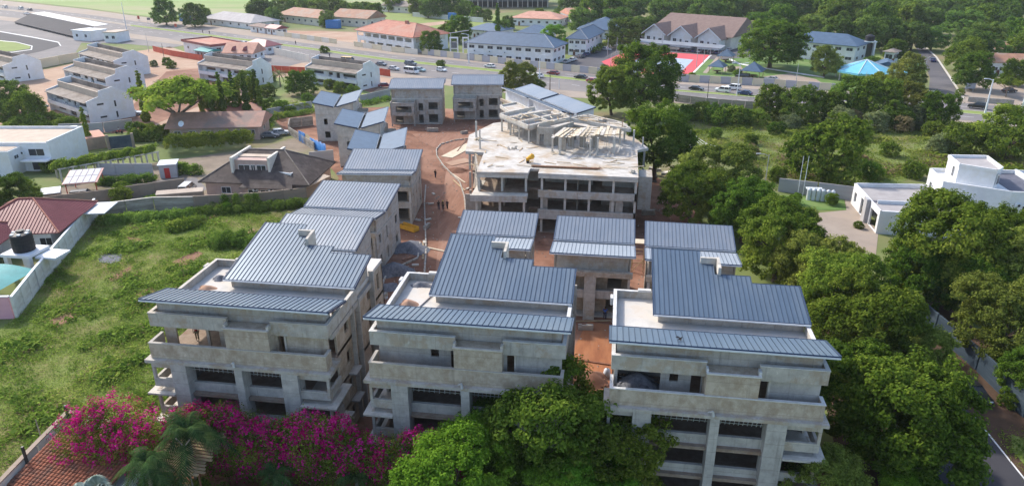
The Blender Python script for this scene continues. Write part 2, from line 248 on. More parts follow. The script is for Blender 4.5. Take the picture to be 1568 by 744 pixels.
# ---------------------------------------------------------------- building helpers
class MB:
    """collects polygons, then links them as one mesh object"""
    def __init__(self): self.v = []; self.f = []; self.g = []; self.busy = False
    def add(self, vs, fs):
        if not self.busy: self.g.append((len(self.v), len(self.f)))
        o = len(self.v); self.v.extend([tuple(p) for p in vs]); self.f.extend([tuple(i + o for i in f) for f in fs]); return self
    def box(self, x0, y0, z0, x1, y1, z1):
        if x0 > x1: x0, x1 = x1, x0
        if y0 > y1: y0, y1 = y1, y0
        return self.add([(x0, y0, z0), (x1, y0, z0), (x1, y1, z0), (x0, y1, z0), (x0, y0, z1), (x1, y0, z1), (x1, y1, z1), (x0, y1, z1)],
                        [(3, 2, 1, 0), (4, 5, 6, 7), (0, 1, 5, 4), (1, 2, 6, 5), (2, 3, 7, 6), (3, 0, 4, 7)])
    def prism(self, poly, z0, z1):
        n = len(poly)
        a = sum(poly[i][0] * poly[(i + 1) % n][1] - poly[(i + 1) % n][0] * poly[i][1] for i in range(n))
        if a < 0: poly = poly[::-1]
        zz0 = z0 if callable(z0) else (lambda x, y: z0); zz1 = z1 if callable(z1) else (lambda x, y: z1)
        vs = [(p[0], p[1], zz0(p[0], p[1])) for p in poly] + [(p[0], p[1], zz1(p[0], p[1])) for p in poly]
        return self.add(vs, [tuple(range(n - 1, -1, -1)), tuple(range(n, 2 * n))] + [(i, (i + 1) % n, n + (i + 1) % n, n + i) for i in range(n)])
    def hexa(self, b, t):
        return self.add(list(b) + list(t), [(3, 2, 1, 0), (4, 5, 6, 7), (0, 1, 5, 4), (1, 2, 6, 5), (2, 3, 7, 6), (3, 0, 4, 7)])
    def seg(self, p, q, w, z0, z1, off=0.0):
        """a straight wall of width w along p->q, shifted to the left by off"""
        p = Vector((p[0], p[1])); q = Vector((q[0], q[1])); d = (q - p).normalized(); n = Vector((-d.y, d.x))
        a, b, c, e = p + n * off, q + n * off, q + n * (off + w), p + n * (off + w)
        return self.hexa([(k.x, k.y, z0) for k in (a, b, c, e)], [(k.x, k.y, z1) for k in (a, b, c, e)])
    def tube(self, p, q, r0, r1=None, n=8, cap=True):
        r1 = r0 if r1 is None else r1
        p, q = Vector(p), Vector(q); d = (q - p).normalized()
        a = d.cross(Vector((0, 0, 1)) if abs(d.z) < 0.9 else Vector((1, 0, 0))).normalized(); b = d.cross(a)
        vs = [p + (a * math.cos(2 * math.pi * i / n) + b * math.sin(2 * math.pi * i / n)) * r0 for i in range(n)]
        vs += [q + (a * math.cos(2 * math.pi * i / n) + b * math.sin(2 * math.pi * i / n)) * r1 for i in range(n)]
        fs = [(i, (i + 1) % n, n + (i + 1) % n, n + i) for i in range(n)]
        if cap: fs += [tuple(range(n - 1, -1, -1)), tuple(range(n, 2 * n))]
        return self.add(vs, fs)
    def path(self, pts, radii, n=7):
        self.add([], []); self.busy = True
        for i in range(len(pts) - 1):
            self.tube(pts[i], pts[i + 1], radii[i], radii[i + 1], n)
        self.busy = False
        return self
    def wall(self, p, q, z0, z1, t, holes=()):
        """outer face along p->q (inside on the left), thickness t, holes (a0, a1, b0, b1) in metres along the wall and in z, with real reveals"""
        self.add([], []); self.busy = True
        p = Vector((p[0], p[1])); q = Vector((q[0], q[1])); L = (q - p).length; d = (q - p) / L; n = Vector((-d.y, d.x))
        hs = [(max(0, a0), min(L, a1), max(z0, b0), min(z1, b1)) for a0, a1, b0, b1 in holes]
        xs = sorted(set([0, L] + [h[0] for h in hs] + [h[1] for h in hs])); zs = sorted(set([z0, z1] + [h[2] for h in hs] + [h[3] for h in hs]))
        def solid(i, j):
            if i < 0 or j < 0 or i >= len(xs) - 1 or j >= len(zs) - 1: return False
            cx, cz = (xs[i] + xs[i + 1]) / 2, (zs[j] + zs[j + 1]) / 2
            return not any(h[0] < cx < h[1] and h[2] < cz < h[3] for h in hs)
        def P(x, k, z): w = p + d * x + n * (t * k); return (w.x, w.y, z)
        for i in range(len(xs) - 1):
            for j in range(len(zs) - 1):
                if not solid(i, j): continue
                a, b, c, e = xs[i], xs[i + 1], zs[j], zs[j + 1]
                self.add([P(a, 0, c), P(b, 0, c), P(b, 0, e), P(a, 0, e)], [(0, 1, 2, 3)])
                self.add([P(a, 1, c), P(b, 1, c), P(b, 1, e), P(a, 1, e)], [(3, 2, 1, 0)])
                if not solid(i - 1, j): self.add([P(a, 0, c), P(a, 0, e), P(a, 1, e), P(a, 1, c)], [(0, 1, 2, 3)])
                if not solid(i + 1, j): self.add([P(b, 0, c), P(b, 1, c), P(b, 1, e), P(b, 0, e)], [(0, 1, 2, 3)])
                if not solid(i, j - 1): self.add([P(a, 0, c), P(a, 1, c), P(b, 1, c), P(b, 0, c)], [(0, 1, 2, 3)])
                if not solid(i, j + 1): self.add([P(a, 0, e), P(b, 0, e), P(b, 1, e), P(a, 1, e)], [(0, 1, 2, 3)])
        self.busy = False
        return self
    def build_each(self, name, material, parent=None):
        """every box, prism, tube or wall that was added becomes an object of its own"""
        g = self.g + [(len(self.v), len(self.f))]; out = []
        for (a, b), (c, d) in zip(g[:-1], g[1:]):
            m = MB(); m.v = self.v[a:c]; m.f = [tuple(i - a for i in f) for f in self.f[b:d]]
            if m.f: out.append(m.build(name, material, parent))
        return out
    def mesh(self, name, material, smooth=False):
        me = bpy.data.meshes.new(name); me.from_pydata([tuple(map(float, v)) for v in self.v], [], self.f); me.update()
        if material: me.materials.append(material if not isinstance(material, str) else M[material])
        if smooth:
            me.polygons.foreach_set("use_smooth", [True] * len(me.polygons))
        return me
    def build(self, name, material, parent=None, smooth=False):
        return link(name, self.mesh(name, material, smooth), parent)
def link(name, data, parent=None):
    o = bpy.data.objects.new(name, data); COL.objects.link(o)
    if parent is not None: o.parent = parent
    return o
def tag(o, label=None, cat=None, group=None, kind=None):
    if label: o["label"] = label
    if cat: o["category"] = cat
    if group: o["group"] = group
    if kind: o["kind"] = kind
    return o
def thing(name, label, cat, loc=(0, 0, 0), rot=0.0, group=None):
    o = bpy.data.objects.new(name, None); COL.objects.link(o); o.empty_display_size = 0.2
    o.location = loc; o.rotation_euler = (0, 0, rot)
    o["kind"] = "thing"
    return tag(o, label, cat, group)
def dup(root, loc, rot=0.0, label=None, group=None, scale=None):
    r = root.copy(); COL.objects.link(r); r.location = loc; r.rotation_euler = (0, 0, rot)
    if scale is not None: r.scale = scale if not isinstance(scale, (int, float)) else (scale,) * 3
    if label: r["label"] = label
    if group: r["group"] = group
    for ch in root.children:
        c = ch.copy(); COL.objects.link(c); c.parent = r
        for g in ch.children:
            d = g.copy(); COL.objects.link(d); d.parent = c
    return r
_cache = {}
def shared(key, make):
    if key not in _cache: _cache[key] = make()
    return _cache[key]
def ground(name, pts, z, material):
    """a flat sheet of the setting"""
    if len(pts[0]) == 2 and not isinstance(pts[0], Vector): pass
    me = bpy.data.meshes.new(name)
    me.from_pydata([(p[0], p[1], z) for p in pts], [], [tuple(range(len(pts)))]); me.update()
    if me.polygons[0].normal.z < 0: me.flip_normals()
    me.materials.append(M[material])
    o = link(name, me); return tag(o, kind="structure")
def gp(*uv): return [G(u, v) for u, v in uv]
def strip(name, a, b, z, material):
    """sheet between two polylines of equal length"""
    mb = MB(); n = len(a)
    mb.add([(p[0], p[1], z) for p in a] + [(p[0], p[1], z) for p in b], [(i, i + 1, n + i + 1, n + i) for i in range(n - 1)])
    o = mb.build(name, material); return tag(o, kind="structure")

# windows: a frame and its pane, meshes shared between windows of one size
def window(parent, x, y, z, w, h, rot=0.0, bars=2, frame="white_paint", glass="glass_dark", level_parent=None):
    """x, y: centre of the sill on the wall face; the wall's outward normal is local -y turned by rot"""
    def mk():
        m = MB(); t = 0.07
        m.box(-w / 2, -0.05, 0, w / 2, 0.06, t); m.box(-w / 2, -0.05, h - t, w / 2, 0.06, h)
        m.box(-w / 2, -0.05, t, -w / 2 + t, 0.06, h - t); m.box(w / 2 - t, -0.05, t, w / 2, 0.06, h - t)
        for i in range(1, bars): m.box(-w / 2 + w * i / bars - 0.03, -0.04, t, -w / 2 + w * i / bars + 0.03, 0.05, h - t)
        g = MB(); g.box(-w / 2 + 0.02, -0.03, 0.02, w / 2 - 0.02, 0.03, h - 0.02)
        return m.mesh("window", frame), g.mesh("pane", glass)
    a, b = shared(("win", round(w, 2), round(h, 2), bars, frame, glass), mk)
    o = link("window", a, parent); o.location = (x, y, z); o.rotation_euler = (0, 0, rot)
    link("pane", b, o)
    return o
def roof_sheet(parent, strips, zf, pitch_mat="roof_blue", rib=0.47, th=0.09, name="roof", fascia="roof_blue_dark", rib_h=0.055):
    """ribbed metal sheets: strips are (x0, x1, front y, back y); zf(y) is the height of the plane"""
    m = MB()
    for x0, x1, y0, y1 in strips:
        m.prism([(x0, y0), (x1, y0), (x1, y1), (x0, y1)], lambda x, y: zf(y) - th, lambda x, y: zf(y))
    X0 = min(s[0] for s in strips); X1 = max(s[1] for s in strips)
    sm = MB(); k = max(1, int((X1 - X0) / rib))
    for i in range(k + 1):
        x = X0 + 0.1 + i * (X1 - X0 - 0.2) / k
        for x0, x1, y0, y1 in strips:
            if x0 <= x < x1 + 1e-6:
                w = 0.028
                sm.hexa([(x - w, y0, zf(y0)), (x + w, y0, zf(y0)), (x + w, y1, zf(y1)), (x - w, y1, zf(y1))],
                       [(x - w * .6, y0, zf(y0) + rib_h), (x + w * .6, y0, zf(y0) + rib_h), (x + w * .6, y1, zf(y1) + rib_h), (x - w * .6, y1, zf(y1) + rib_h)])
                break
    r = m.build(name, pitch_mat, parent)
    sm.build("seam", "seam_shade_blue" if pitch_mat in ("roof_blue", "roof_slate_blue", "roof_blue_dark") else "seam_shade_grey", r)["kind"] = "stuff"
    f = MB()
    for x0, x1, y0, y1 in strips:
        f.box(x0, y0 - 0.05, zf(y0) - 0.15, x1, y0 - 0.003, zf(y0) + 0.015)
        f.box(x0, y1 + 0.003, zf(y1) - 0.16, x1, y1 + 0.05, zf(y1) + 0.03)
    a = [s for s in strips if s[0] == X0][0]; b = [s for s in strips if s[1] == X1][0]
    for s, x in ((a, X0 - 0.06), (b, X1 + 0.003)):
        y0, y1 = s[2], s[3]
        f.hexa([(x, y0, zf(y0) - .2), (x + .057, y0, zf(y0) - .2), (x + .057, y1, zf(y1) - .2), (x, y1, zf(y1) - .2)],
               [(x, y0, zf(y0) + .04), (x + .057, y0, zf(y0) + .04), (x + .057, y1, zf(y1) + .04), (x, y1, zf(y1) + .04)])
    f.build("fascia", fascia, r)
    return r
def gutter(parent, x0, x1, y, z):
    m = MB(); m.box(x0, y - 0.13, z - 0.22, x1, y - 0.053, z - 0.1); return m.build("gutter", "gutter_white", parent)
# ---------------------------------------------------------------- ground of the estate
ground("ground", [(-2600, -300), (2600, -300), (2600, 4200), (-2600, 4200)], 0.0, "earth")
ground("dirt_ground", [(-40, 45.5), (21, 45.5), (19, 75), (17, 100), (14, 128), (9, 141), (-8, 152), (-22, 196), (-60, 197), (-84, 192), (-92, 182), (-80, 165), (-66, 150), (-54, 132), (-47, 108), (-45.5, 88), (-41, 76), (-40.2, 68)], 0.02, "red_dirt")
ground("orange_dirt", [(-3.4, 45.8), (1.2, 45.8), (1.0, 60), (1.6, 72), (3.5, 79), (-2, 80), (-3.6, 72), (-3.0, 60)], 0.045, "orange_dirt")
_tl = [(-19.5, 47), (-20.5, 62), (-22, 76), (-24, 90), (-26.6, 103), (-30, 116), (-32, 130), (-34.5, 143), (-38, 154), (-44, 160), (-49, 168)]
_tr = [(-1.5, 47), (-8.5, 62), (-13.5, 76), (-17.5, 90), (-20.8, 103), (-23.5, 116), (-27.6, 130), (-29.0, 143), (-25, 152), (-26, 161), (-31, 171)]
strip("dirt_track", _tl, _tr, 0.04, "dirt_track")

def apartment(ox, oy, name_label, variant):
    t = thing("apartment_building", name_label, "apartment building", (ox, oy, 0), 0, "three apartment buildings in the front row")
    Lp = [(.3, .02), (16.1, .02), (16.1, 16.4), (3.9, 16.4), (3.9, 12.2), (.3, 12.2)]
    for z0, z1 in ((0.02, 0.3), (3.1, 3.4), (6.05, 6.35)):
        MB().prism(Lp, z0, z1).build("floor_slab", "dusty_floor", t)
    MB().box(-.45, -.42, 9.42, 16.75, 2.3, 9.72).build_each("balcony_slab", "concrete", t)
    MB().prism([(.3, 2.31), (16.1, 2.31), (16.1, 16.4), (3.9, 16.4), (3.9, 12.2), (.3, 12.2)], 9.4, 9.7).build("floor_slab", "dusty_floor", t)
    MB().prism([(.02, .96), (7.28, .96), (7.28, 1.3), (11.32, 1.3), (11.32, .96), (16.13, .96), (16.13, 16.4), (3.9, 16.4), (3.9, 12.18), (.02, 12.18)], 12.72, 13.08).build("terrace_floor", "screed", t)
    # pillars to the balcony
    for x0, x1 in ((1.9, 3.35), (7.9, 8.62), (12.2, 13.7)):
        MB().box(x0, -.4, 0.02, x1, .95, 9.415).build_each("pillar", "concrete_raw", t)
    # beams between the pillars and at the ends, three levels
    for z0, z1 in ((.3, 1.1), (3.3, 4.2), (6.28, 7.25), (9.0, 9.415)):
        m = MB()
        for x0, x1 in ((3.352, 7.898), (8.622, 12.198)): m.box(x0, .42, z0, x1, .72, z1)
        m.build_each("beam", "concrete_raw", t)
    for s in (0, 1):
        m = MB()
        X = lambda x: x if s == 0 else 16.3 - x
        for zb in (.35, 3.4, 6.4):
            x0, x1 = X(-.1), X(1.895) if s == 0 else X(2.595)
            m.box(x0, -.12, zb + .45, x1, .12, zb + 1.3)
            m.box(X(-.1), .12, zb + .45, X(.14), 2.6, zb + 1.3)
            m.box(x0, -.12, zb + 2.45, x1, .12, zb + 3.0 if zb < 6 else 9.415)
            m.box(X(-.1), .12, zb + 2.45, X(.14), 2.6, zb + 3.0 if zb < 6 else 9.415)
            m.box(X(-.1), -.12, zb + 1.3, X(.14), .12, zb + 2.45)
        m.build_each("corner_parapet", "concrete", t)
        m = MB()
        for zb in (3.2, 6.2):
            m.box(X(-.7), -.6, zb, X(1.895) if s == 0 else X(2.595), 3.4, zb + .17)
        m.build_each("ledge", "concrete_pale", t)
    # steel bars hanging in the openings under the balcony
    m = MB()
    for x0, x1 in ((3.4, 7.85), (8.65, 12.15)):
        m.box(x0, .5, 8.52, x1, .53, 8.56)
        for i in range(10):
            x = x0 + .2 + i * (x1 - x0 - .4) / 9; m.tube((x, .5, 8.4), (x + .05, .45, 9.0), .03, n=4)
    m.build_each("hanging_bar", "steel_pole", t)
    # balcony rail and its coping
    cp = "coping_white" if variant == "C" else "concrete_pale"
    m = MB(); m.box(0, 0, 9.73, 16.3, .2, 11.2); m.box(0, .2, 9.73, .2, 2.0, 11.2); m.box(16.1, .2, 9.73, 16.3, 1.2, 11.2)
    m.build_each("balcony_parapet", "concrete_stained", t)
    m = MB(); m.box(-.04, -.04, 11.203, 16.34, .24, 11.27); m.box(-.04, .24, 11.203, .24, 1.98, 11.27); m.box(16.06, .24, 11.203, 16.34, 1.18, 11.27)
    m.build_each("coping", cp, t)
    # wall behind the balcony
    m = MB(); win = (4.4, 5.1, 11.0, 12.05); door = (6.1, 6.9, 9.73, 12.05)
    if variant == "A":
        m.box(4.35, 2.0, 9.71, 4.6, 2.25, 12.7); m.wall((.3, 2.05), (1.4, 2.05), 9.71, 12.72, .2); m.wall((.3, 6.5), (5.6, 6.5), 9.71, 12.72, .2, [(1.0, 2.2, 9.72, 11.9)])
        m.wall((5.6, 2.0), (7.3, 2.0), 9.71, 12.72, .2)
    elif variant == "C":
        m.wall((.3, 2.0), (7.3, 2.0), 9.71, 12.72, .2, [(.25, 3.7, 9.72, 12.2), win, door])
        m.wall((.3, 4.6), (5, 4.6), 9.71, 12.72, .2)
    else:
        m.wall((.3, 2.0), (7.3, 2.0), 9.71, 12.72, .2, [(4.55, 5.25, 11.0, 12.1), (6.3, 6.95, 9.73, 12.1)])
        m.wall((.5, 4.6), (7, 4.6), 9.71, 12.72, .2)
    m.wall((11.3, 1.2), (16.1, 1.2), 9.71, 12.72, .2, [(.25, .85, 9.73, 12.2)])
    m.build_each("balcony_wall", "concrete_raw" if variant != "A" else "concrete_stained", t)
    m = MB(); m.box(12.18, 1.08, 9.73, 12.34, 1.19, 12.7); m.box(7.35, 1.75, 9.73, 7.5, 1.98, 12.7); m.build_each("door_jamb", "concrete_pale", t)
    # bay in the middle
    m = MB(); m.wall((7.3, .06), (11.3, .06), 9.73, 13.1, .2); m.wall((11.3, .26), (11.3, 2.2), 9.73, 13.1, .2); m.wall((7.3, 2.2), (7.3, .26), 9.73, 13.1, .2, [(.6, 1.0, 11.2, 12.0)])
    m.box(7.3, .0, 13.103, 11.3, 1.46, 13.2)
    m.build_each("bay", "concrete_stained", t)
    m = MB(); m.box(7.24, -.06, 13.203, 11.36, .16, 13.32); m.box(11.14, .16, 13.203, 11.36, .68, 13.62); m.box(7.24, .16, 13.203, 7.42, .68, 13.55); m.build_each("bay_coping", cp, t)
    # roof terrace parapet
    m = MB(); m.box(0, .7, 12.55, 7.3, .95, 13.8); m.box(11.3, .7, 12.55, 16.4, .95, 13.8); m.box(0, .95, 12.6, .24, 12.4, 13.8)
    m.box(.24, 12.2, 12.6, 3.88, 12.4, 13.8); m.box(16.15, .95, 12.6, 16.4, 8.0, 13.8); m.box(7.3, 1.2, 12.55, 11.3, 1.32, 13.08)
    m.build_each("terrace_parapet", "concrete", t)
    m = MB(); m.box(-.03, .66, 13.803, 7.33, .99, 13.87); m.box(11.27, .66, 13.803, 16.43, .99, 13.87); m.box(-.03, .99, 13.803, .28, 12.43, 13.87)
    m.box(.28, 12.16, 13.803, 3.86, 12.43, 13.87); m.box(16.12, .99, 13.803, 16.43, 7.98, 13.87)
    m.box(2.2, 12.1, 13.873, 3.4, 12.5, 14.05); m.box(-.3, 10.4, 13.2, -.035, 11.2, 13.9)
    m.build_each("coping", "coping_white" if variant != "A" else "concrete_pale", t)
    # front canopy roof on its wall
    m = MB(); m.wall((.4, 1.55), (16.0, 1.55), 13.09, 15.0, .2); m.wall((16.0, 1.75), (16.0, 2.5), 13.09, 14.8, .2); m.wall((.4, 2.5), (.4, 1.75), 13.09, 14.8, .2)
    for i in range(6): m.box(.6 + i * 3, 3.7, 13.09, .85 + i * 3, 3.95, 14.4)
    m.build_each("canopy_wall", "concrete", t)
    zc = lambda y: 15.38 - (y - .35) * .235
    roof_sheet(t, [(-.25, 16.8, .35, 4.3)], zc, "roof_blue")
    gutter(t, -.25, 16.8, .35, zc(.35))
    # big roof, stepped at the back
    zr = lambda y: 14.12 + (y - 7.5) * .222
    st = [(3.45, 8.0, 7.5, 17.0), (8.0, 9.1, 7.5, 14.9), (9.1, 12.3, 7.5, 13.5), (12.3, 16.45, 7.5, 12.5)]
    roof_sheet(t, st, zr, "roof_blue", .41)
    gutter(t, 3.45, 16.45, 7.5, zr(7.5) + .06)
    m = MB(); m.wall((3.9, 8.0), (16.1, 8.0), 13.09, 14.1, .2)
    zu = lambda x, y: zr(y) - .1
    m.prism([(3.9, 8.2), (4.1, 8.2), (4.1, 16.4), (3.9, 16.4)], 13.09, zu); m.prism([(15.9, 8.2), (16.1, 8.2), (16.1, 12.1), (15.9, 12.1)], 13.09, zu)
    m.prism([(4.1, 16.2), (7.8, 16.2), (7.8, 16.4), (4.1, 16.4)], 13.09, zu); m.prism([(9.0, 12.0), (15.9, 12.0), (15.9, 12.2), (9.0, 12.2)], 13.09, zu)
    m.build_each("upper_wall", "concrete", t)
    m = MB(); m.box(7.9, 15.1, 14.5, 9.35, 15.35, zr(15.1) + .55); m.hexa([(9.36, 13.4, 14.5), (9.62, 13.4, 14.5), (9.62, 15.35, 14.5), (9.36, 15.35, 14.5)], [(9.36, 13.4, zr(13.4) + .75), (9.62, 13.4, zr(13.4) + .75), (9.62, 15.35, zr(15.1) + .6), (9.36, 15.35, zr(15.1) + .6)])
    m.build_each("chimney_wall", "concrete_pale", t)
    # outer walls of the storeys
    side = lambda off: [(off + 2.0, off + 3.0, z + .9, z + 2.3) for z in (.3, 3.4, 6.35, 9.7)] + [(off + 5.0, off + 5.6, z + .3, z + 2.5) for z in (.3, 3.4, 6.35, 9.7)] + \
                       [(off + 8.4, off + 9.3, z + 1.0, z + 2.3) for z in (.3, 3.4, 6.35, 9.7)] + [(off + 11.5, off + 12.2, z + .6, z + 2.4) for z in (.3, 3.4, 6.35, 9.7)]
    m = MB(); m.wall((16.1, 3.0), (16.1, 16.4), .3, 13.09 if False else 12.71, .2, side(0)); m.build_each("side_wall", "concrete_stained" if variant == "A" else "concrete", t)
    m = MB(); m.box(16.104, 6.6, .3, 16.5, 6.8, 12.7); m.box(16.104, 8.0, .3, 16.55, 8.25, 12.7); m.box(16.104, 12.2, .3, 16.6, 12.45, 13.6); m.box(16.104, 5.0, 6.2, 16.9, 6.6, 6.35); m.box(16.104, 5.0, 3.2, 16.9, 6.6, 3.35); m.box(16.104, 1.6, 12.0, 16.4, 12.0, 12.5)
    m.build_each("wall_fin", "concrete_raw", t)
    m = MB(); m.wall((.3, 12.2), (.3, 3.0 if variant != "A" else 6.5), .3, 12.71, .2, [(1, 2.2, z + 1, z + 2.2) for z in (.3, 3.4, 6.35, 9.7)] + [(4.4, 5.2, z + 1, z + 2.2) for z in (.3, 3.4, 6.35, 9.7)])
    if variant == "A": m.wall((.3, 6.5), (.3, 3.0), .3, 9.38, .2)
    m.build_each("side_wall", "concrete", t)
    m = MB(); m.wall((16.1, 16.4), (3.9, 16.4), .3, 13.05, .2, [(1 + 3 * i, 2.2 + 3 * i, z + 1, z + 2.3) for i in range(4) for z in (.3, 3.4, 6.35, 9.7)]); m.wall((3.9, 12.2), (.3, 12.2), .3, 12.7, .2)
    m.build_each("rear_wall", "concrete", t)
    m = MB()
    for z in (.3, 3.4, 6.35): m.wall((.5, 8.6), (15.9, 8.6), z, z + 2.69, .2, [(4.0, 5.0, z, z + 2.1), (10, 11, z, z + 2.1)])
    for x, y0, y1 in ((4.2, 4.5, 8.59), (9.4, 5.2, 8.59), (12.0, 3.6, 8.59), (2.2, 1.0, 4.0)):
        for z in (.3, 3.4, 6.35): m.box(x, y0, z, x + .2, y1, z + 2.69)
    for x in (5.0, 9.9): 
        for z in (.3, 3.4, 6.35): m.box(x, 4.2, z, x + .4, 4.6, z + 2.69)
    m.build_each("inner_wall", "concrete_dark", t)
    # spotlight hanging over the middle pillar
    m = MB(); m.tube((7.7, -.25, 9.9), (8.0, -.45, 10.15), .09, n=8); m.tube((8.0, -.45, 10.15), (8.05, -.5, 9.75), .1, .14, n=8); m.build("flood_lamp", "steel_pole", t)
    return t
APT = {"A": (-39.55, 50.2), "B": (-19.35, 49.9), "C": (.75, 49.0)}
apartment(*APT["A"], "grey concrete apartment building on the left above the bougainvillea, its upper balcony corner open", "A")
apartment(*APT["B"], "grey concrete apartment building between two others, its foot hidden by the dark leafy tree", "B")
apartment(*APT["C"], "grey concrete apartment building with white copings and rubble on its balcony, beside the lane trees", "C")

# rubble and heaps lying on the apartment buildings
def heap(name, label, cat, x, y, z, rx, ry, h, material, n=90, seed=1, stone=.12, group=None):
    rnd = random.Random(seed); t = thing(name, label, cat, (x, y, z), 0, group)
    m = MB(); K, J = 18, 7
    for j in range(J + 1):
        f = j / J
        for i in range(K):
            a = 2 * math.pi * i / K; r = (1 - f) * (1 + .18 * math.sin(3 * a + seed) + .1 * math.sin(5 * a + 2 * seed))
            m.v.append((rx * r * math.cos(a), ry * r * math.sin(a), h * (1 - (1 - f) ** 1.0 * (1.0)) if j == J else h * (math.cos(math.pi * (1 - f) / 2) ** 1.3) + rnd.uniform(-.04, .04) * h))
    for j in range(J):
        for i in range(K): m.f.append((j * K + i, j * K + (i + 1) % K, (j + 1) * K + (i + 1) % K, (j + 1) * K + i))
    m.build("mound", material, t, True)
    m = MB()
    for _ in range(n):
        a = rnd.uniform(0, 6.28); r = math.sqrt(rnd.random()) * 1.12; s = stone * rnd.uniform(.5, 1.4)
        px, py = rx * r * math.cos(a), ry * r * math.sin(a); pz = max(0, h * (1 - r) * .9)
        q = [(px + rnd.uniform(-s, s), py + rnd.uniform(-s, s), pz + rnd.uniform(-.3 * s, s)) for _ in range(5)]
        m.add(q, [(0, 1, 2), (0, 2, 3), (0, 3, 4), (1, 2, 4), (2, 3, 4), (0, 1, 4)])
    o = m.build("stones", material, t); o["kind"] = "stuff"
    return t
cx, cy_ = APT["C"]
heap("rubble_heap", "heap of grey block rubble spilling onto the balcony of the right apartment building", "rubble", cx + 2.3, cy_ + 2.9, 9.72, 2.0, 1.6, 1.2, "gravel_grey", 260, 3, .2)
ax, ay = APT["A"]
heap("gravel_heap", "small grey gravel heap on the left building's roof terrace, nearer the back corner", "gravel heap", ax + 2.6, ay + 10.9, 13.08, .75, .6, .45, "gravel_grey", 40, 5, .08)
heap("gravel_heap", "small grey gravel heap on the left building's roof terrace, nearer the canopy", "gravel heap", ax + 1.9, ay + 9.4, 13.08, .7, .55, .45, "gravel_grey", 40, 6, .08)
heap("sand_heap", "patch of yellow sand lying on the left building's roof terrace", "sand heap", ax + 1.7, ay + 7.3, 13.08, .9, .7, .3, "sand", 10, 7, .05)
bx, by = APT["B"]
heap("sand_heap", "yellow sand heap on the middle building's white roof terrace", "sand heap", bx + 1.5, by + 7.3, 13.08, .9, .8, .4, "sand", 10, 8, .05)
heap("gravel_heap", "grey gravel heap in the back corner of the middle building's roof terrace", "gravel heap", bx + 1.7, by + 11.2, 13.08, 1.1, .6, .4, "gravel_grey", 50, 9, .08)
heap("gravel_heap", "grey gravel heap behind the canopy on the middle building's roof terrace", "gravel heap", bx + 1.6, by + 5.0, 13.08, .8, .6, .35, "gravel_grey", 40, 10, .08)
p_ = MB(); p_.tube((0, 0, .06), (1.0, 4.2, .08), .07, n=7); tag(p_.build("pipe", "roof_grey", None), "pale pipe lying on the middle building's roof terrace beside the sand heap", "pipe").location = (bx + 2.3, by + 5.2, 13.08)

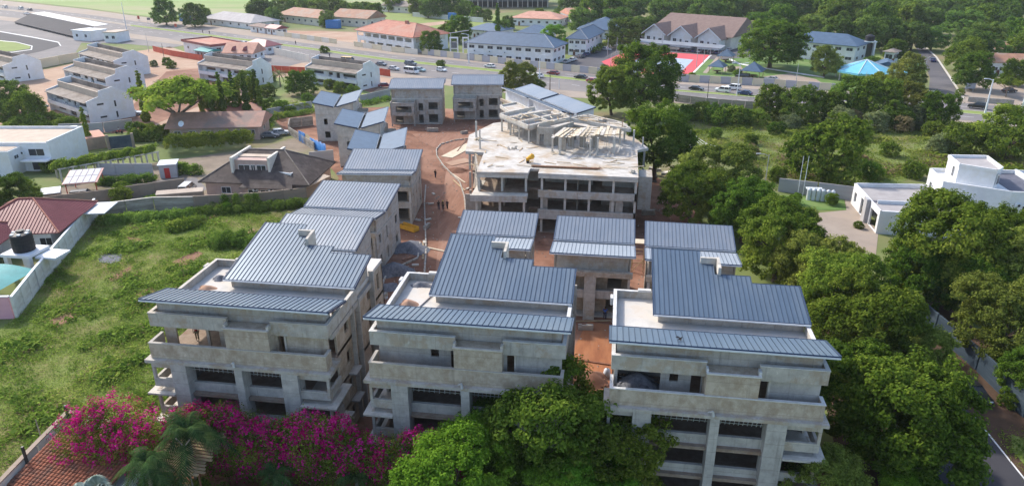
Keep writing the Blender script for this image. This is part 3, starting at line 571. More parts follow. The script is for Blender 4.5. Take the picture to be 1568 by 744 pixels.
def thouse(ox, oy, rot, w, cd, rd, label, style="pillar", zc0=8.85, zc1=8.3, zr0=8.35, zr1=9.6, group=None, canopy_mat="roof_silver", rear_mat="roof_steel", x_ext=0.45, wall_m="concrete", rib=0.47, rear_edge=None, zw=6.35):
    """two- to three-storey house with a butterfly pair of roofs: canopy in front falling back, rear roof rising back"""
    t = thing("terrace_house", label, "house", (ox, oy, 0), rot, group)
    y1 = cd + .7; D = y1 + rd - .4
    zc = lambda y: zc0 + (zc1 - zc0) * y / cd
    zr = lambda y: zr0 + (zr1 - zr0) * (y - y1) / rd
    roof_sheet(t, [(-x_ext, w + x_ext, 0, cd)], zc, canopy_mat, rib); gutter(t, -x_ext, w + x_ext, 0, zc0)
    roof_sheet(t, [(-x_ext, w + x_ext, y1, y1 + rd)], zr, rear_mat, rib); gutter(t, -x_ext, w + x_ext, y1, zr0 + .05)
    for z0, z1 in ((.02, .2), (3.1, 3.35), (zw - .3, zw)):
        MB().box(.1, .62, z0, w - .1, D, z1).build("floor_slab", "concrete_pale", t)
    # front upper wall under the canopy
    m = MB(); m.wall((.3, .95), (w - .3, .95), zw + .002, zc0 - .35, .2); m.build_each("upper_wall", wall_m, t)
    m = MB(); zs = lambda x, y: zc(y) - .1 if y <= cd else (zr(y) - .1 if y >= y1 else min(zc1, zr0) - .3)
    for x in (0, w - .2):
        ys = [1.16, cd - .1, cd + .3, y1 + .25, D]
        for a, b in zip(ys[:-1], ys[1:]):
            za, zb = (zw + .003,) * 2
            ta, tb = (zs(0, a), zs(0, b)) if not (a >= cd or b > cd) or a >= y1 else (min(zc1, zr0) - .35,) * 2
            m.hexa([(x, a, za), (x + .2, a, za), (x + .2, b, zb), (x, b, zb)], [(x, a, ta), (x + .2, a, ta), (x + .2, b, tb), (x, b, tb)])
    m.box(.2, y1 + .05, zw, w - .2, y1 + .25, zr0 - .1); m.box(.2, D - .2, zw, w - .2, D - .003, zr1 - .25)
    m.build_each("gable_wall", wall_m, t)
    # walls of the two storeys
    hs = [(1.2, 2.0, z + .9, z + 2.2) for z in (.2, 3.35)] + [(4.5, 5.1, z + .4, z + 2.3) for z in (.2, 3.35)] + [(D - 3, D - 2, z + .9, z + 2.2) for z in (.2, 3.35)]
    if style == "gable": hs = [(2.2, 3.8, .5, 2.6), (2.4, 3.4, 4.2, 5.4), (D - 3, D - 1.8, .9, 2.4), (D - 2.6, D - 1.8, 4.0, 5.4)]
    m = MB(); m.wall((w, .8), (w, D), .2, zw - .3, .2, hs); m.build_each("side_wall", wall_m, t)
    m = MB(); m.wall((0, D), (0, .8), .2, zw - .3, .2, [(D - h[1], D - h[0], h[2], h[3]) for h in hs]); m.build_each("side_wall", wall_m, t)
    m = MB(); m.wall((w - .2, D), (.2, D), .2, zw - .3, .2, [(1, 2, 1, 2.2), (4, 5, 4, 5.3)]); m.build_each("rear_wall", wall_m, t)
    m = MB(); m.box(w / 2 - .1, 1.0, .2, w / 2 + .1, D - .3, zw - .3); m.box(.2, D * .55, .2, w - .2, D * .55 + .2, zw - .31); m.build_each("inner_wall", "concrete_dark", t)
    if style == "pillar":
        a, b = w * .41, w * .56
        MB().box(a, -.15, .02, b, .75, zw - .05).build_each("pillar", "concrete", t)
        m = MB(); m.box(-.25, -.3, zw - .35, a - .003, .6, zw - .02); m.box(b + .003, -.3, zw - .35, w + .25, .6, zw - .02); m.box(-.25, -.3, zw - .01, w + .25, .3, zw + .3)
        m.build_each("balcony_slab", "timber_pale" if False else "concrete_stained", t)
        m = MB(); m.box(-.1, .1, 2.9, a - .003, .3, 4.0); m.box(b + .003, .1, 2.9, w + .1, .3, 4.0); m.build_each("balcony_parapet", "concrete", t)
        m = MB(); m.wall((.2, 1.9), (w - .2, 1.9), .2, zw - .3, .2, [(.8, 2.6, .3, 2.6), (w - 3.0, w - 1.1, .3, 2.6), (1.0, 2.6, 4.2, 5.5), (w - 2.9, w - 1.2, 3.6, 5.6)]); m.build_each("front_wall", "concrete_stained", t)
        m = MB()
        for x in (0, .25): m.box(x * (w - .3) / .25, -.1, .02, x * (w - .3) / .25 + .3, .2, zw - .36)
        m.build_each("column", "timber_pale" if False else "concrete_pale", t)
    else:
        bx1 = w * .48
        m = MB(); m.wall((0, -1.8), (bx1, -1.8), 2.7, 5.75, .2, [(bx1 * .22, bx1 * .86, 3.55, 5.1)]); m.wall((bx1, -1.8), (bx1, .6), 2.7, 5.75, .2); m.wall((0, .6), (0, -1.8), 2.7, 5.75, .2)
        m.box(.2, -1.6, 2.7, bx1 - .2, .6, 2.95); m.box(.2, -1.6, 5.5, bx1 - .2, .6, 5.7); m.box(-.05, -1.9, 5.753, .1, .6, 6.1); m.box(bx1 - .1, -1.9, 5.753, bx1 + .05, .6, 6.35); m.box(.1, -1.9, 5.753, bx1 - .1, -1.75, 5.95)
        m.build_each("bay", "concrete", t)
        m = MB(); m.box(.1, -1.7, .02, .35, -1.4, 2.7); m.box(bx1 - .4, -1.7, .02, bx1 - .1, -1.4, 2.7); m.build_each("column", "concrete", t)
        d0, d1, w0, w1 = w * .53, w * .62, w * .73, w * .91
        m = MB(); m.wall((bx1 + .01, .6), (w - .2, .6), .2, zw - .3, .2, [(d0 - bx1, d1 - bx1, .3, 2.5), (w0 - bx1, w1 - bx1, .5, 2.6), (d0 - bx1, d1 - bx1, 3.5, 5.4), (w0 - bx1, w1 - bx1, 3.8, 5.6)])
        m.wall((.2, .6), (bx1, .6), .2, zw - .3, .2, [(.6, 2.6, .3, 2.4), (1, 4, 3.5, 5.4)])
        for x in (w * .52 - .12, w * .69, w - .45): m.box(x, .3, .02, x + .3, .597, zw - .3)
        m.build_each("front_wall", "concrete", t)
    return t
G1 = "houses with blue roofs behind the front apartment row"
thouse(-6.55, 80.6, 0, 9.4, 4.7, 5.3, "two-roofed blue house with a bare middle pillar, seen between the front buildings", group=G1)
thouse(-19.3, 80.9, R(1), 9.4, 4.7, 5.3, "house with two blue roofs, half hidden behind the middle front building", group=G1)
thouse(4.9, 80.2, R(-1), 10.2, 4.7, 5.3, "house with two blue roofs, half hidden behind the right front building", group=G1)
G2 = "left column of houses along the dirt road"
thouse(-42.6, 73.6, 0, 11.2, 4.6, 7.2, "house with ribbed light blue roof rising just behind the left front building", zr1=9.9, group=G2)
thouse(-43.4, 88.7, 0, 11.4, 3.9, 7.6, "house with wide smooth grey canopy and ribbed roof, second up the left column", canopy_mat="roof_grey_smooth", zr1=9.8, group=G2)
thouse(-43.8, 107.6, R(6), 11.4, 3.3, 7.4, "house with ribbed roof and narrow grey canopy, third up the left column beside the road", canopy_mat="roof_grey_smooth", zr1=9.8, group=G2)
G3 = "houses with pairs of tilted blue roofs on the left edge of the site"
for (x, y, l) in ((-37.6, 123.4, "house with a tilted pair of blue roofs, nearest the road bend and the blue sheets"),
                  (-46.9, 141.2, "house with a tilted pair of blue roofs, between two others of its kind"),
                  (-59.3, 159.8, "house with a tilted pair of blue roofs, last before the grey boundary wall")):
    thouse(x, y, R(103.5), 13.2, 4.7, 4.6, l, "gable", zc0=9.5, zc1=8.25, zr0=8.25, zr1=9.3, group=G3, canopy_mat="roof_slate_blue", rear_mat="roof_slate_blue", wall_m="concrete_pale", rib=30)
G4 = "two grey houses at the far end of the dirt road"
thouse(-56.3, 176.2, R(8.5), 12.8, 5.5, 3, "far grey house with projecting bay left of the other, white van behind it", "bay", canopy_mat="roof_steel", zc0=9.3, zc1=10.6, zr0=9.6, zr1=10.2, group=G4, zw=6.6)
thouse(-41.9, 183.6, R(8.5), 12.6, 5.5, 3, "far grey house with projecting bay right of the other, next to the white blue-roofed houses", "bay", canopy_mat="roof_steel", zc0=9.3, zc1=10.6, zr0=9.6, zr1=10.2, group=G4, zw=6.6)
G5 = "white houses with blue roofs behind the unfinished block"
for x, y, w, l in ((-28.7, 180.5, 13.9, "white walled house with blue roof pair, the farther one behind the unfinished block"), (-20.2, 168.1, 15.6, "white walled house with blue roof pair, the nearer one behind the unfinished block")):
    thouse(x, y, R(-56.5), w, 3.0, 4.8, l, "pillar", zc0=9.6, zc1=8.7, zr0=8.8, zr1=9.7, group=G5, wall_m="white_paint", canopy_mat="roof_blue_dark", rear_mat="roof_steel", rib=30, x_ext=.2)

# ---------------------------------------------------------------- unfinished central block
cb = thing("unfinished_building", "unfinished pale concrete block with open floors and formwork on its flat roof", "building", (0, 0, 0))
roofp = [(-21.2, 107.6), (-13.1, 108.2), (-13.0, 110.6), (-11.5, 110.5), (-11.5, 108.2), (4.0, 108.2), (4.05, 124.0), (6.0, 125.6), (1.4, 139.0), (-16, 146), (-24, 140), (-26.9, 130), (-25.3, 119), (-22.0, 118.6)]
MB().prism(roofp, 9.65, 10.1).build("roof_slab", "screed_warm", cb)
m = MB(); e = [(-21.2, 107.6), (-13.1, 108.2)]; m.seg(e[0], e[1], .25, 9.2, 9.65, .02); m.seg((-11.5, 108.2), (4.0, 108.2), .25, 9.3, 9.65, .02); m.seg((4.0, 108.2), (4.05, 124.0), .25, 9.3, 9.65, .02); m.build_each("edge_beam", "concrete_pale", cb)
inner = [(-20.9, 108.0), (-13.3, 108.5), (-13.2, 111.4), (-11.4, 111.4), (-11.4, 108.5), (3.8, 108.5), (3.8, 124.5), (1.0, 136), (-16, 143), (-23, 138), (-25.6, 129.5), (-24.3, 119.6), (-21.4, 119)]
for z0, z1 in ((6.2, 6.6), (2.9, 3.3), (.03, .2)):
    MB().prism(inner, z0, z1).build("floor_slab", "dusty_floor", cb)
MB().prism([(-21.9, 105.6), (-13.0, 106.2), (-13.1, 108.48), (-20.9, 107.98), (-20.9, 114), (-21.9, 114)], 6.25, 6.65).build("floor_slab", "concrete_pale", cb)
for za, zb in ((6.6, 7.35), (3.0, 4.15)):
    m = MB(); m.seg((-11.5, 108.15), (3.9, 108.15), .3, za - .45, zb, 0); m.seg((3.9, 108.15), (3.9, 122.0), .3, za - .45, zb, 0); m.build_each("parapet", "concrete", cb)
m = MB(); m.seg((-21.9, 105.5), (-13.0, 106.1), .3, 5.9, 6.9, 0); m.seg((-21.9, 105.3), (-13.0, 105.9), .3, 2.9, 3.9, 0); m.build_each("parapet", "concrete", cb)
MB().prism([(-21.9, 105.62), (-13.0, 106.22), (-13.1, 108.48), (-20.9, 107.98)], 2.95, 3.25).build("floor_slab", "dusty_floor", cb)
m = MB()
for x in (-11.1, -7.4, -3.6, .1, 3.55):
    for za, zb in ((.2, 2.9), (3.3, 6.2), (6.6, 9.65)): m.box(x, 108.6, za, x + .35, 108.95, zb)
for x in (-21.2, -17.5, -13.7):
    for za, zb, yy in ((.2, 2.95, 106.2), (3.25, 6.25, 106.2), (6.65, 9.65, 108.6)): m.box(x, yy + (x + 21) * .06, za, x + .35, yy + .35 + (x + 21) * .06, zb)
for x, y in ((-26.3, 129.6), (-24.9, 119.6), (3.5, 116), (3.5, 122), (5.2, 125.8)):
    for za, zb in ((.2, 2.9), (3.3, 6.2), (6.6, 9.65)): m.box(x, y, za, x + .35, y + .35, zb)
m.build_each("column", "concrete_pale", cb)
m = MB()
for z, h in ((.2, 2.7), (3.3, 2.9), (6.6, 3.05)):
    m.wall((-21, 116), (3.6, 113.6), z, z + h - .003, .25, [(3, 4.2, z, z + 2.2), (9, 10, z, z + 2.2), (13, 14.3, z + .8, z + 2.2), (18, 19.5, z, z + 2.2)])
    m.wall((3.6, 113), (3.6, 124), z, z + h - .003, .22, [(2, 4, z + .9, z + 2.3)])
    m.wall((-24.4, 122), (-21.5, 109.8), z, z + h - .003, .25, [(7, 10, z + .8, z + 2.4)])
    for x in (-17.5, -5.5): m.box(x, 111.2, z, x + .2, 114.2, z + h - .003)
m.build_each("infill_wall", "block", cb)
m = MB()
for x0, x1 in ((-.2, .6), (.75, 1.9)): m.box(x0, 108.65, 3.31, x1, 108.9, 6.19)
m.box(-10.9, 108.97, 3.31, -10.0, 109.2, 6.19)
m.build_each("block_pier", "block", cb)
MB().box(4.3, 113.5, 3.0, 6.4, 117.5, 8.6).build("side_block", "concrete", cb)
MB().box(-21.6, 108.2, .05, -20.7, 109.2, 3.0).box(-23.5, 109.5, .05, -20.9, 109.8, 5.6).build_each("side_pier", "block", cb)
# level above the flat roof
m = MB(); m.prism([(-21.7, 134), (-15.1, 125.2), (-8.4, 133), (-12, 139.5), (-16, 141)], 12.55, 12.85); m.build("upper_slab", "screed_warm", cb)
def beams(pts, w, z0, z1, nm="ring_beam", mt="concrete_pale"):
    m = MB()
    for a, b in pts: m.seg(a, b, w, z0, z1, -w / 2)
    return m.build_each(nm, mt, cb)
beams([((-21.6, 133.9), (-15.2, 125.4)), ((-15.1, 125.4), (-8.4, 132.9)), ((-8.5, 133.1), (-11.9, 139.3)), ((-19.3, 131), (-12.5, 138.6)), ((-17.1, 128.1), (-10.3, 135.8)), ((-11.8, 129.2), (-15.3, 134.2)), ((-21.5, 134.1), (-15.9, 140.9))], .3, 12.853, 13.5)
m = MB()
for x, y in ((-21.4, 133.6), (-19.4, 131), (-17.4, 128.4), (-15.3, 125.7), (-20.3, 135.4), (-18, 138)): m.box(x, y, 10.1, x + .3, y + .3, 12.55)
for x, y in ((-10.6, 120.7), (-9.2, 119.0), (-4.1, 119.1), (-2.9, 119.9), (-.2, 121.0), (.8, 127), (-8.4, 127.6), (1.6, 129.5), (3.2, 126.2), (-25.4, 128.5)): m.box(x, y, 10.1, x + .32, y + .32, 13.05)
m.build_each("column", "concrete_pale", cb)
m = MB(); m.wall((-13.6, 124.6), (-10.6, 124.2), 10.1, 13.4, .25, [(.5, 1.3, 10.1, 12.2)]); m.wall((-10.6, 124.2), (-7.4, 129.6), 10.1, 13.4, .25); m.wall((-13.6, 129), (-13.6, 124.6), 10.1, 13.4, .25)
m.wall((-7.4, 129.6), (-5.2, 128.2), 10.1, 12.9, .25, [(.6, 1.4, 10.1, 12.1)]); m.wall((-9.6, 122.0), (-8.2, 121.6), 10.1, 12.4, .2); m.wall((-8.0, 124.6), (-3.0, 124.2), 10.1, 12.6, .2, [(1, 2, 10.1, 12), (3, 4, 10.8, 12)])
m.build_each("core_wall", "block", cb)
for k, (quad, zt) in enumerate((([(-22.9, 142.2), (-20.1, 136.6), (-16.9, 140.3), (-20.1, 145.6)], 13.3), ([(-19.6, 140.6), (-16.6, 136.2), (-13.4, 138.3), (-16.5, 143.9)], 12.3))):
    m = MB(); m.prism(quad, zt - .6, zt - .35); m.build("roof_slab", "screed_warm", cb)
    beams([(quad[i], quad[(i + 1) % 4]) for i in range(4)], .25, zt - .62, zt)
    m = MB()
    for x, y in quad: m.box(x * .9 + .1 * quad[0][0] * 0 + (quad[0][0] + quad[2][0]) / 20 - .2, y * .9 + (quad[0][1] + quad[2][1]) / 20 - .2, 10.1, x * .9 + (quad[0][0] + quad[2][0]) / 20 + .2, y * .9 + (quad[0][1] + quad[2][1]) / 20 + .2, zt - .63)
    m.build_each("column", "concrete", cb)
beams([((-8.2, 133.2), (-1.2, 128.4)), ((-5.2, 136.5), (1.2, 131.0)), ((-8.2, 133.2), (-5.2, 136.6)), ((-1.2, 128.2), (2.6, 126.2)), ((1.2, 131.2), (2.7, 126.2)), ((-4.4, 130.7), (-1.8, 133.7))], .3, 12.7, 13.3)
m = MB(); m.prism([(-6.8, 134.6), (-4.6, 131.0), (1.6, 127.8), (1.4, 131.2), (-5.0, 136.3)], 12.45, 12.7); m.build("upper_slab", "screed_warm", cb)
rnd = random.Random(4)
def rod(o0, p, q, w, h, nm, mt, par):
    """a flat board from p to q"""
    p, q = Vector(p), Vector(q); d = (q - p); n = Vector((-d.y, d.x, 0)).normalized() * (w / 2); u = Vector((0, 0, h))
    m = MB(); m.hexa([p - n, p + n, q + n, q - n][::1], [p - n + u, p + n + u, q + n + u, q - n + u]); return m.build(nm, mt, par)
# formwork deck: boards on props
for i in range(17):
    f = i / 16
    a = Vector((-10.3 + 10.8 * f, 119.0 + 3.0 * f + rnd.uniform(-.5, .5), 13.08 + .2 * math.sin(i * 1.3)))
    b = Vector((-8.6 + 9.2 * f, 126.0 + 1.6 * f + rnd.uniform(-.9, .9), 13.1 + .2 * math.cos(i)))
    rod(0, a, b, .5, .05, "formwork_board", "timber_pale" if i % 3 else "concrete_pale", cb)
for i in range(4):
    rod(0, (-10.2 + i * .3, 120.2 + i * 1.9, 12.95), (1.2, 122.8 + i * 1.8, 13.0), .12, .1, "bearer", "timber", cb)
m = MB()
for i in range(26):
    x = rnd.uniform(-9.6, 1.2); y = rnd.uniform(119.6, 126.5); m.tube((x, y, 10.1), (x, y, 12.95), .035, n=5)
for i in range(14):
    x = rnd.uniform(-20.5, -15); y = 127.5 + (-15 - x) * 1.2 + rnd.uniform(0, 4); m.tube((x, y, 10.1), (x, y, 12.55), .035, n=5)
m.build_each("prop", "steel_pole", cb)
# loose material on the flat roof
def board(label, p, q, w=.18, mt="timber", grp=None):
    o = rod(0, p, q, w, .06, "plank", mt, None); return tag(o, label, "plank", grp)
GP = "loose planks on the unfinished block's flat roof"
for i in range(46):
    a = rnd.uniform(0, 3.14); l = rnd.uniform(1.2, 3.5); x = rnd.uniform(-9.5, 1.5); y = rnd.uniform(112.2, 117.4)
    if i > 9: x = rnd.uniform(-24, -14) if i % 2 else rnd.uniform(-13, 3); y = rnd.uniform(110, 127) if i % 2 else rnd.uniform(111, 120)
    board("loose timber plank lying on the flat roof of the unfinished block", (x, y, 10.1 + .07 * (i % 3)), (x + l * math.cos(a), y + l * math.sin(a) * .6, 10.1 + .07 * ((i + 1) % 3)), .16, "timber" if i % 2 else "timber_pale", GP)
t = thing("timber_stack", "long stack of red-brown timbers along the front edge of the unfinished flat roof", "timber stack", (-7.3, 111.6, 10.1))
for i in range(12):
    rod(0, (-5.6 + rnd.uniform(-.4, .4) + .3, -.5 + .1 * i + (i // 4) * -.35, .11 * (i // 4)), (5.0 + rnd.uniform(-.8, .8), -.45 + .1 * i + (i // 4) * -.35, .11 * (i // 4)), .09, .1, "timber", "timber_dark" if i % 3 else "timber", t)
for x, y, l, mt, s in ((-13.4, 113.8, "yellow mixer drum standing on the unfinished flat roof by the timber stack", "yellow_paint", .55), (3.0, 110.3, "pale stack of blocks at the front right corner of the unfinished flat roof", "concrete_pale", .5),
                       (-17.6, 121.4, "heap of pale block pieces beside the core wall on the unfinished roof", "concrete_pale", .8), (-24.5, 126.5, "pile of pale bags at the left edge of the unfinished flat roof", "timber_pale", .55)):
    if mt == "yellow_paint":
        t = thing("concrete_mixer", l, "mixer", (x, y, 10.1)); m = MB(); m.tube((-.35, 0, .75), (.35, 0, 1.1), .3, .5, 10); m.tube((.35, 0, 1.1), (.6, 0, 1.2), .5, .25, 10); m.build("drum", mt, t)
        m = MB(); m.box(-.6, -.4, .25, .5, -.32, .33); m.box(-.6, .32, .25, .5, .4, .33); m.tube((-.4, -.36, .3), (0, -.36, .9), .05); m.tube((-.4, .36, .3), (0, .36, .9), .05); m.box(-.7, -.25, .2, -.35, .25, .8); m.build("frame", mt, t)
        for yy in (-.5, .42): mw = MB(); mw.tube((-.4, yy, .22), (-.4, yy + .1, .22), .22, n=12); mw.build("wheel", "rubber", t)
    else:
        t = thing("block_pile", l, "block pile", (x, y, 10.1))
        for i in range(9):
            a = rnd.uniform(0, 3); mb = MB(); mb.box(-.23, -.1, 0, .23, .1, .2); o = mb.build("block", mt, t); o.location = (rnd.uniform(-s, s), rnd.uniform(-s, s) * .6, .2 * (i // 4)); o.rotation_euler = (0, 0, a)
for n_, (x, y) in enumerate(((-24.2, 126.7), (-23.1, 121.0), (5.0, 126.4), (-.6, 138.6), (-2.4, 139.6))):
    m = MB(); m.box(-.13, -.13, 0, .13, .13, 1.7 if n_ else 2.0); o = m.build("starter_column", "concrete_pale", cb); o.location = (x, y, 10.1)

# boards and bits left lying on the upper level
for i in range(22):
    x = rnd.uniform(-19, -10); f = (x + 19) / 9; y = 131.5 - 4 * f + rnd.uniform(-3, 6) + 3 * f; a = rnd.uniform(0, 3.1); l = rnd.uniform(1, 2.6)
    rod(0, (x, y, 13.52 + .05 * (i % 4)), (x + l * math.cos(a), y + l * math.sin(a), 13.54 + .08 * (i % 3)), .22, .05, "formwork_board", "timber_pale" if i % 3 else "timber", cb)
for i in range(20):
    x = rnd.uniform(-7, 2); y = 133.5 - (x + 7) * .6 + rnd.uniform(-2.5, 2); a = rnd.uniform(-.5, .5) - .55; l = rnd.uniform(1.2, 3.2)
    rod(0, (x, y, 13.32 + .05 * (i % 4)), (x + l * math.cos(a), y + l * math.sin(a), 13.36 + .05 * (i % 3)), .28, .05, "formwork_board", ("timber_pale", "timber", "concrete_pale")[i % 3], cb)
m = MB()
for i in range(40):
    x, y = ((-21.5 + 6.4 * (i % 8) / 7, 133.8 - 8.6 * (i % 8) / 7), (-15 + 6.5 * (i % 8) / 7, 125.5 + 7.4 * (i % 8) / 7), (-10 + 10.5 * (i % 8) / 7, 119.4 + 3.2 * (i % 8) / 7), (-8 + 7 * (i % 8) / 7, 133 - 4.7 * (i % 8) / 7), (4 * 0 + 1.2 + .2 * (i % 8) / 7, 127 + 3 * (i % 8) / 7))[i // 8]
    m.tube((x, y, 12.9), (x + rnd.uniform(-.1, .1), y, 14.1 + rnd.uniform(0, .4)), .02, n=4)
m.build("rebar", "roof_rust", cb)["kind"] = "stuff"
# ---------------------------------------------------------------- land around the estate
def ln(us, vs, z=0): return [G(u, v) for u, v in zip(us, vs)]
US = (-150, 0, 134, 200, 400, 600, 800, 1035, 1200, 1471, 1700)
FAR = (-16, 1, 15, 24, 49, 73, 93, 120, 131, 150, 168)
TOP = (-8, 8, 23, 32, 58, 84, 103, 129, 140, 158, 176)
M1 = (-2, 13.5, 28.5, 38.5, 63.5, 91, 111, 138, 150, 169, 188)
M2 = (-0.5, 16, 31, 41, 66.5, 95, 115, 141, 153.5, 174, 194)
LOW = (8, 25, 42, 52, 78, 112, 134, 152, 165, 184, 206)
LOW2 = (14, 31, 49, 59, 86, 121, 146, 158, 171, 190, 213)
ground("airfield_grass", [G(-500, -45), G(0, -1), G(134, 13), G(200, 22), G(330, 38), G(395, 22), G(470, 12), G(600, 6), G(720, -4), G(900, -40), G(500, -75), G(-600, -85)], 0.03, "airfield_green")
strip("pavement", ln(US, FAR), ln(US, TOP), 0.05, "pavement")
strip("road", ln(US, TOP), ln(US, M1), 0.07, "asphalt_pale")
strip("median", ln(US[3:], M1[3:]), ln(US[3:], M2[3:]), 0.14, "median_green")
strip("median", ln(US[:4], M1[:4]), ln(US[:4], M2[:4]), 0.14, "pavement")
strip("road", ln(US, M2), ln(US, LOW), 0.07, "asphalt_pale")
strip("verge", ln(US, LOW), ln(US, LOW2), 0.05, "pavement")
def lane_line(name, A, B, f, w, dash=None):
    """painted line along the road, a share f of the way from one edge to the other"""
    a = ln(US, A); b = ln(US, B); pts = [p.lerp(q, f) for p, q in zip(a, b)]
    m = MB()
    for p, q in zip(pts[:-1], pts[1:]):
        L = (q - p).length; d = (q - p) / L; n = Vector((-d.y, d.x, 0)) * w / 2; s = 0
        while s < L:
            e = min(L, s + (dash[0] if dash else L)); c0, c1 = p + d * s, p + d * e
            m.add([(k.x, k.y, .085) for k in (c0 - n, c1 - n, c1 + n, c0 + n)], [(0, 1, 2, 3)]); s = e + (dash[1] if dash else 0)
    return tag(m.build(name, "line_white"), kind="structure")
lane_line("lane_marking", TOP, M1, .5, .22, (3, 6)); lane_line("lane_marking", M2, LOW, .45, .22, (3, 6))
m = MB()
for vv in (M1, M2):
    pts = ln(US, vv)
    for p, q in zip(pts[:-1], pts[1:]): m.seg(p, q, .3, 0.0, .2, -.15)
tag(m.build("kerb", "concrete_pale"), kind="structure")
# forecourts, lots and lawns
ground("house_yard", gp((150, 262), (300, 240), (400, 226), (470, 205), (505, 245), (475, 300), (300, 320), (150, 326), (40, 334), (60, 300), (100, 285)), 0.032, "yard_earth")
ground("forecourt", gp((0, 27), (134, 44), (250, 58), (300, 66), (262, 74), (196, 68), (125, 66), (110, 90), (0, 112), (-60, 112), (-60, 24)), 0.03, "asphalt_pale")
ground("race_track", gp((-60, 47), (0, 50), (50, 59), (88, 66), (92, 71), (60, 80), (0, 92), (-60, 92)), 0.06, "asphalt_dark")
ground("track_infield", gp((-60, 60), (0, 62), (25, 66), (46, 71), (46, 75), (20, 79), (-60, 82)), 0.09, "median_green")
strip("track_edge", gp((-60, 83), (20, 80.2), (47, 76.5), (48, 71.5), (25, 65.6), (-60, 58.5)), gp((-60, 84), (20, 81), (49, 77), (50, 71), (25, 64.8), (-60, 57.8)), 0.1, "line_white")
strip("track_edge", gp((-60, 44.5), (0, 48.5), (52, 57.5), (90, 65), (94, 71)), gp((-60, 45.3), (0, 49.5), (52, 58.6), (89, 66), (92, 71)), 0.1, "line_white")
ground("sand_lot", gp((18, 112), (75, 106), (122, 95), (200, 80), (260, 72), (330, 95), (420, 88), (480, 92), (600, 112), (620, 128), (585, 138), (420, 170), (260, 200), (140, 205), (0, 200), (-60, 160)), 0.03, "sand")
ground("red_yard", gp((195, 170), (255, 110), (310, 105), (360, 140), (300, 165), (215, 200), (170, 205)), 0.05, "red_dirt")
ground("red_yard", gp((580, 135), (545, 160), (470, 168), (440, 160), (520, 130)), 0.05, "red_dirt")
ground("forecourt", gp((250, 58), (400, 78), (480, 92), (430, 105), (360, 88), (300, 70)), 0.055, "asphalt_pale")
ground("garden", gp((395, 122), (468, 116), (560, 140), (592, 150), (540, 168), (415, 176), (400, 160)), 0.07, "bush_green")
ground("sand_lot", gp((430, 47), (560, 50), (600, 62), (600, 78), (520, 66), (430, 56)), 0.035, "sand")
ground("scrub_field", gp((590, 20), (760, 24), (790, 38), (700, 60), (660, 55), (590, 40)), 0.04, "median_green")
ground("dirt_path", gp((590, 42), (680, 33), (690, 36), (610, 48)), 0.06, "sand")
ground("parking", gp((862, 100), (880, 84), (925, 72), (960, 55), (1150, 68), (1150, 88), (1095, 92), (985, 84), (925, 108)), 0.04, "asphalt")
ground("lawn", gp((1020, 118), (1080, 86), (1165, 78), (1330, 92), (1420, 92), (1415, 140), (1260, 136), (1130, 126)), 0.03, "lawn")
ground("lawn", gp((1010, 22), (1120, 22), (1150, 34), (1130, 44), (1010, 40)), 0.05, "median_green")
ground("lawn", gp((1300, 72), (1345, 72), (1350, 95), (1300, 95)), 0.05, "median_green")
ground("sand_path", gp((1108, 103), (1135, 102), (1140, 110), (1108, 110)), 0.06, "pavement")
ground("sand_path", gp((1168, 118), (1210, 113), (1250, 122), (1262, 130), (1180, 126)), 0.06, "pavement")
strip("garden_path", gp((1076, 112), (1090, 96), (1097, 88)), gp((1082, 113), (1096, 97), (1102, 88)), 0.06, "pavement")
strip("garden_path", gp((1118, 90), (1132, 97), (1170, 104), (1262, 118)), gp((1116, 92), (1130, 99), (1170, 106), (1262, 120)), 0.06, "line_white")
ground("tennis_court", gp((921, 95), (966, 77), (1087, 85), (1058, 113), (1035, 116), (940, 110)), 0.06, "court_red")
ground("court_surface", gp((962, 100), (985, 85), (1062, 92), (1042, 112), (1010, 111)), 0.08, "court_blue")
strip("court_edge", gp((1087, 85), (1059, 113)), gp((1090, 85.3), (1062, 113.6)), 0.1, "line_white")
ground("side_road", gp((1400, 70), (1412, 70), (1432, 88), (1452, 118), (1474, 152), (1420, 154), (1424, 120), (1416, 96)), 0.06, "asphalt")
strip("kerb", gp((1412, 70), (1432, 88), (1452, 118), (1474, 152)), gp((1415, 70), (1435, 88), (1455.5, 118), (1478, 152)), 0.16, "concrete_pale")
ground("pavement", gp((1474, 152), (1478, 135), (1510, 118), (1568, 120), (1650, 130), (1650, 168), (1571, 164)), 0.045, "pavement")
ground("scrub_field", gp((1005, 160), (1150, 172), (1300, 178), (1480, 186), (1620, 195), (1640, 300), (1430, 265), (1300, 300), (1190, 282), (1075, 235), (1010, 200)), 0.03, "bush_green")
ground("villa_lawn", gp((1190, 300), (1290, 298), (1296, 322), (1240, 322)), 0.05, "lawn")
ground("villa_drive", gp((1293, 302), (1310, 306), (1345, 356), (1340, 400), (1290, 400), (1215, 330), (1296, 322)), 0.04, "pavement")
ground("grass_field", [(-39.9, 38), (-39.9, 68), (-41, 76), (-45.4, 88), (-47, 104), (-54, 112), (-84, 118), (-92, 112), (-86, 100), (-73.6, 71), (-66, 38)], 0.025, "field_green")
ground("gravel_patch", [tuple(G(u, v)[:2]) for u, v in ((150, 393), (165, 389), (187, 390), (185, 400), (170, 405), (152, 402))], 0.1, "slate_sheet")
ground("bare_earth", [tuple(G(u, v)[:2]) for u, v in ((166, 427), (185, 415), (205, 405), (198, 418), (172, 432))], 0.035, "dirt_track")
ground("bare_earth", [tuple(G(u, v)[:2]) for u, v in ((75, 492), (105, 478), (122, 482), (88, 502))], 0.035, "dirt_track")
ground("bare_earth", [tuple(G(u, v)[:2]) for u, v in ((382, 352), (412, 350), (400, 362), (378, 362))], 0.035, "dirt_track")
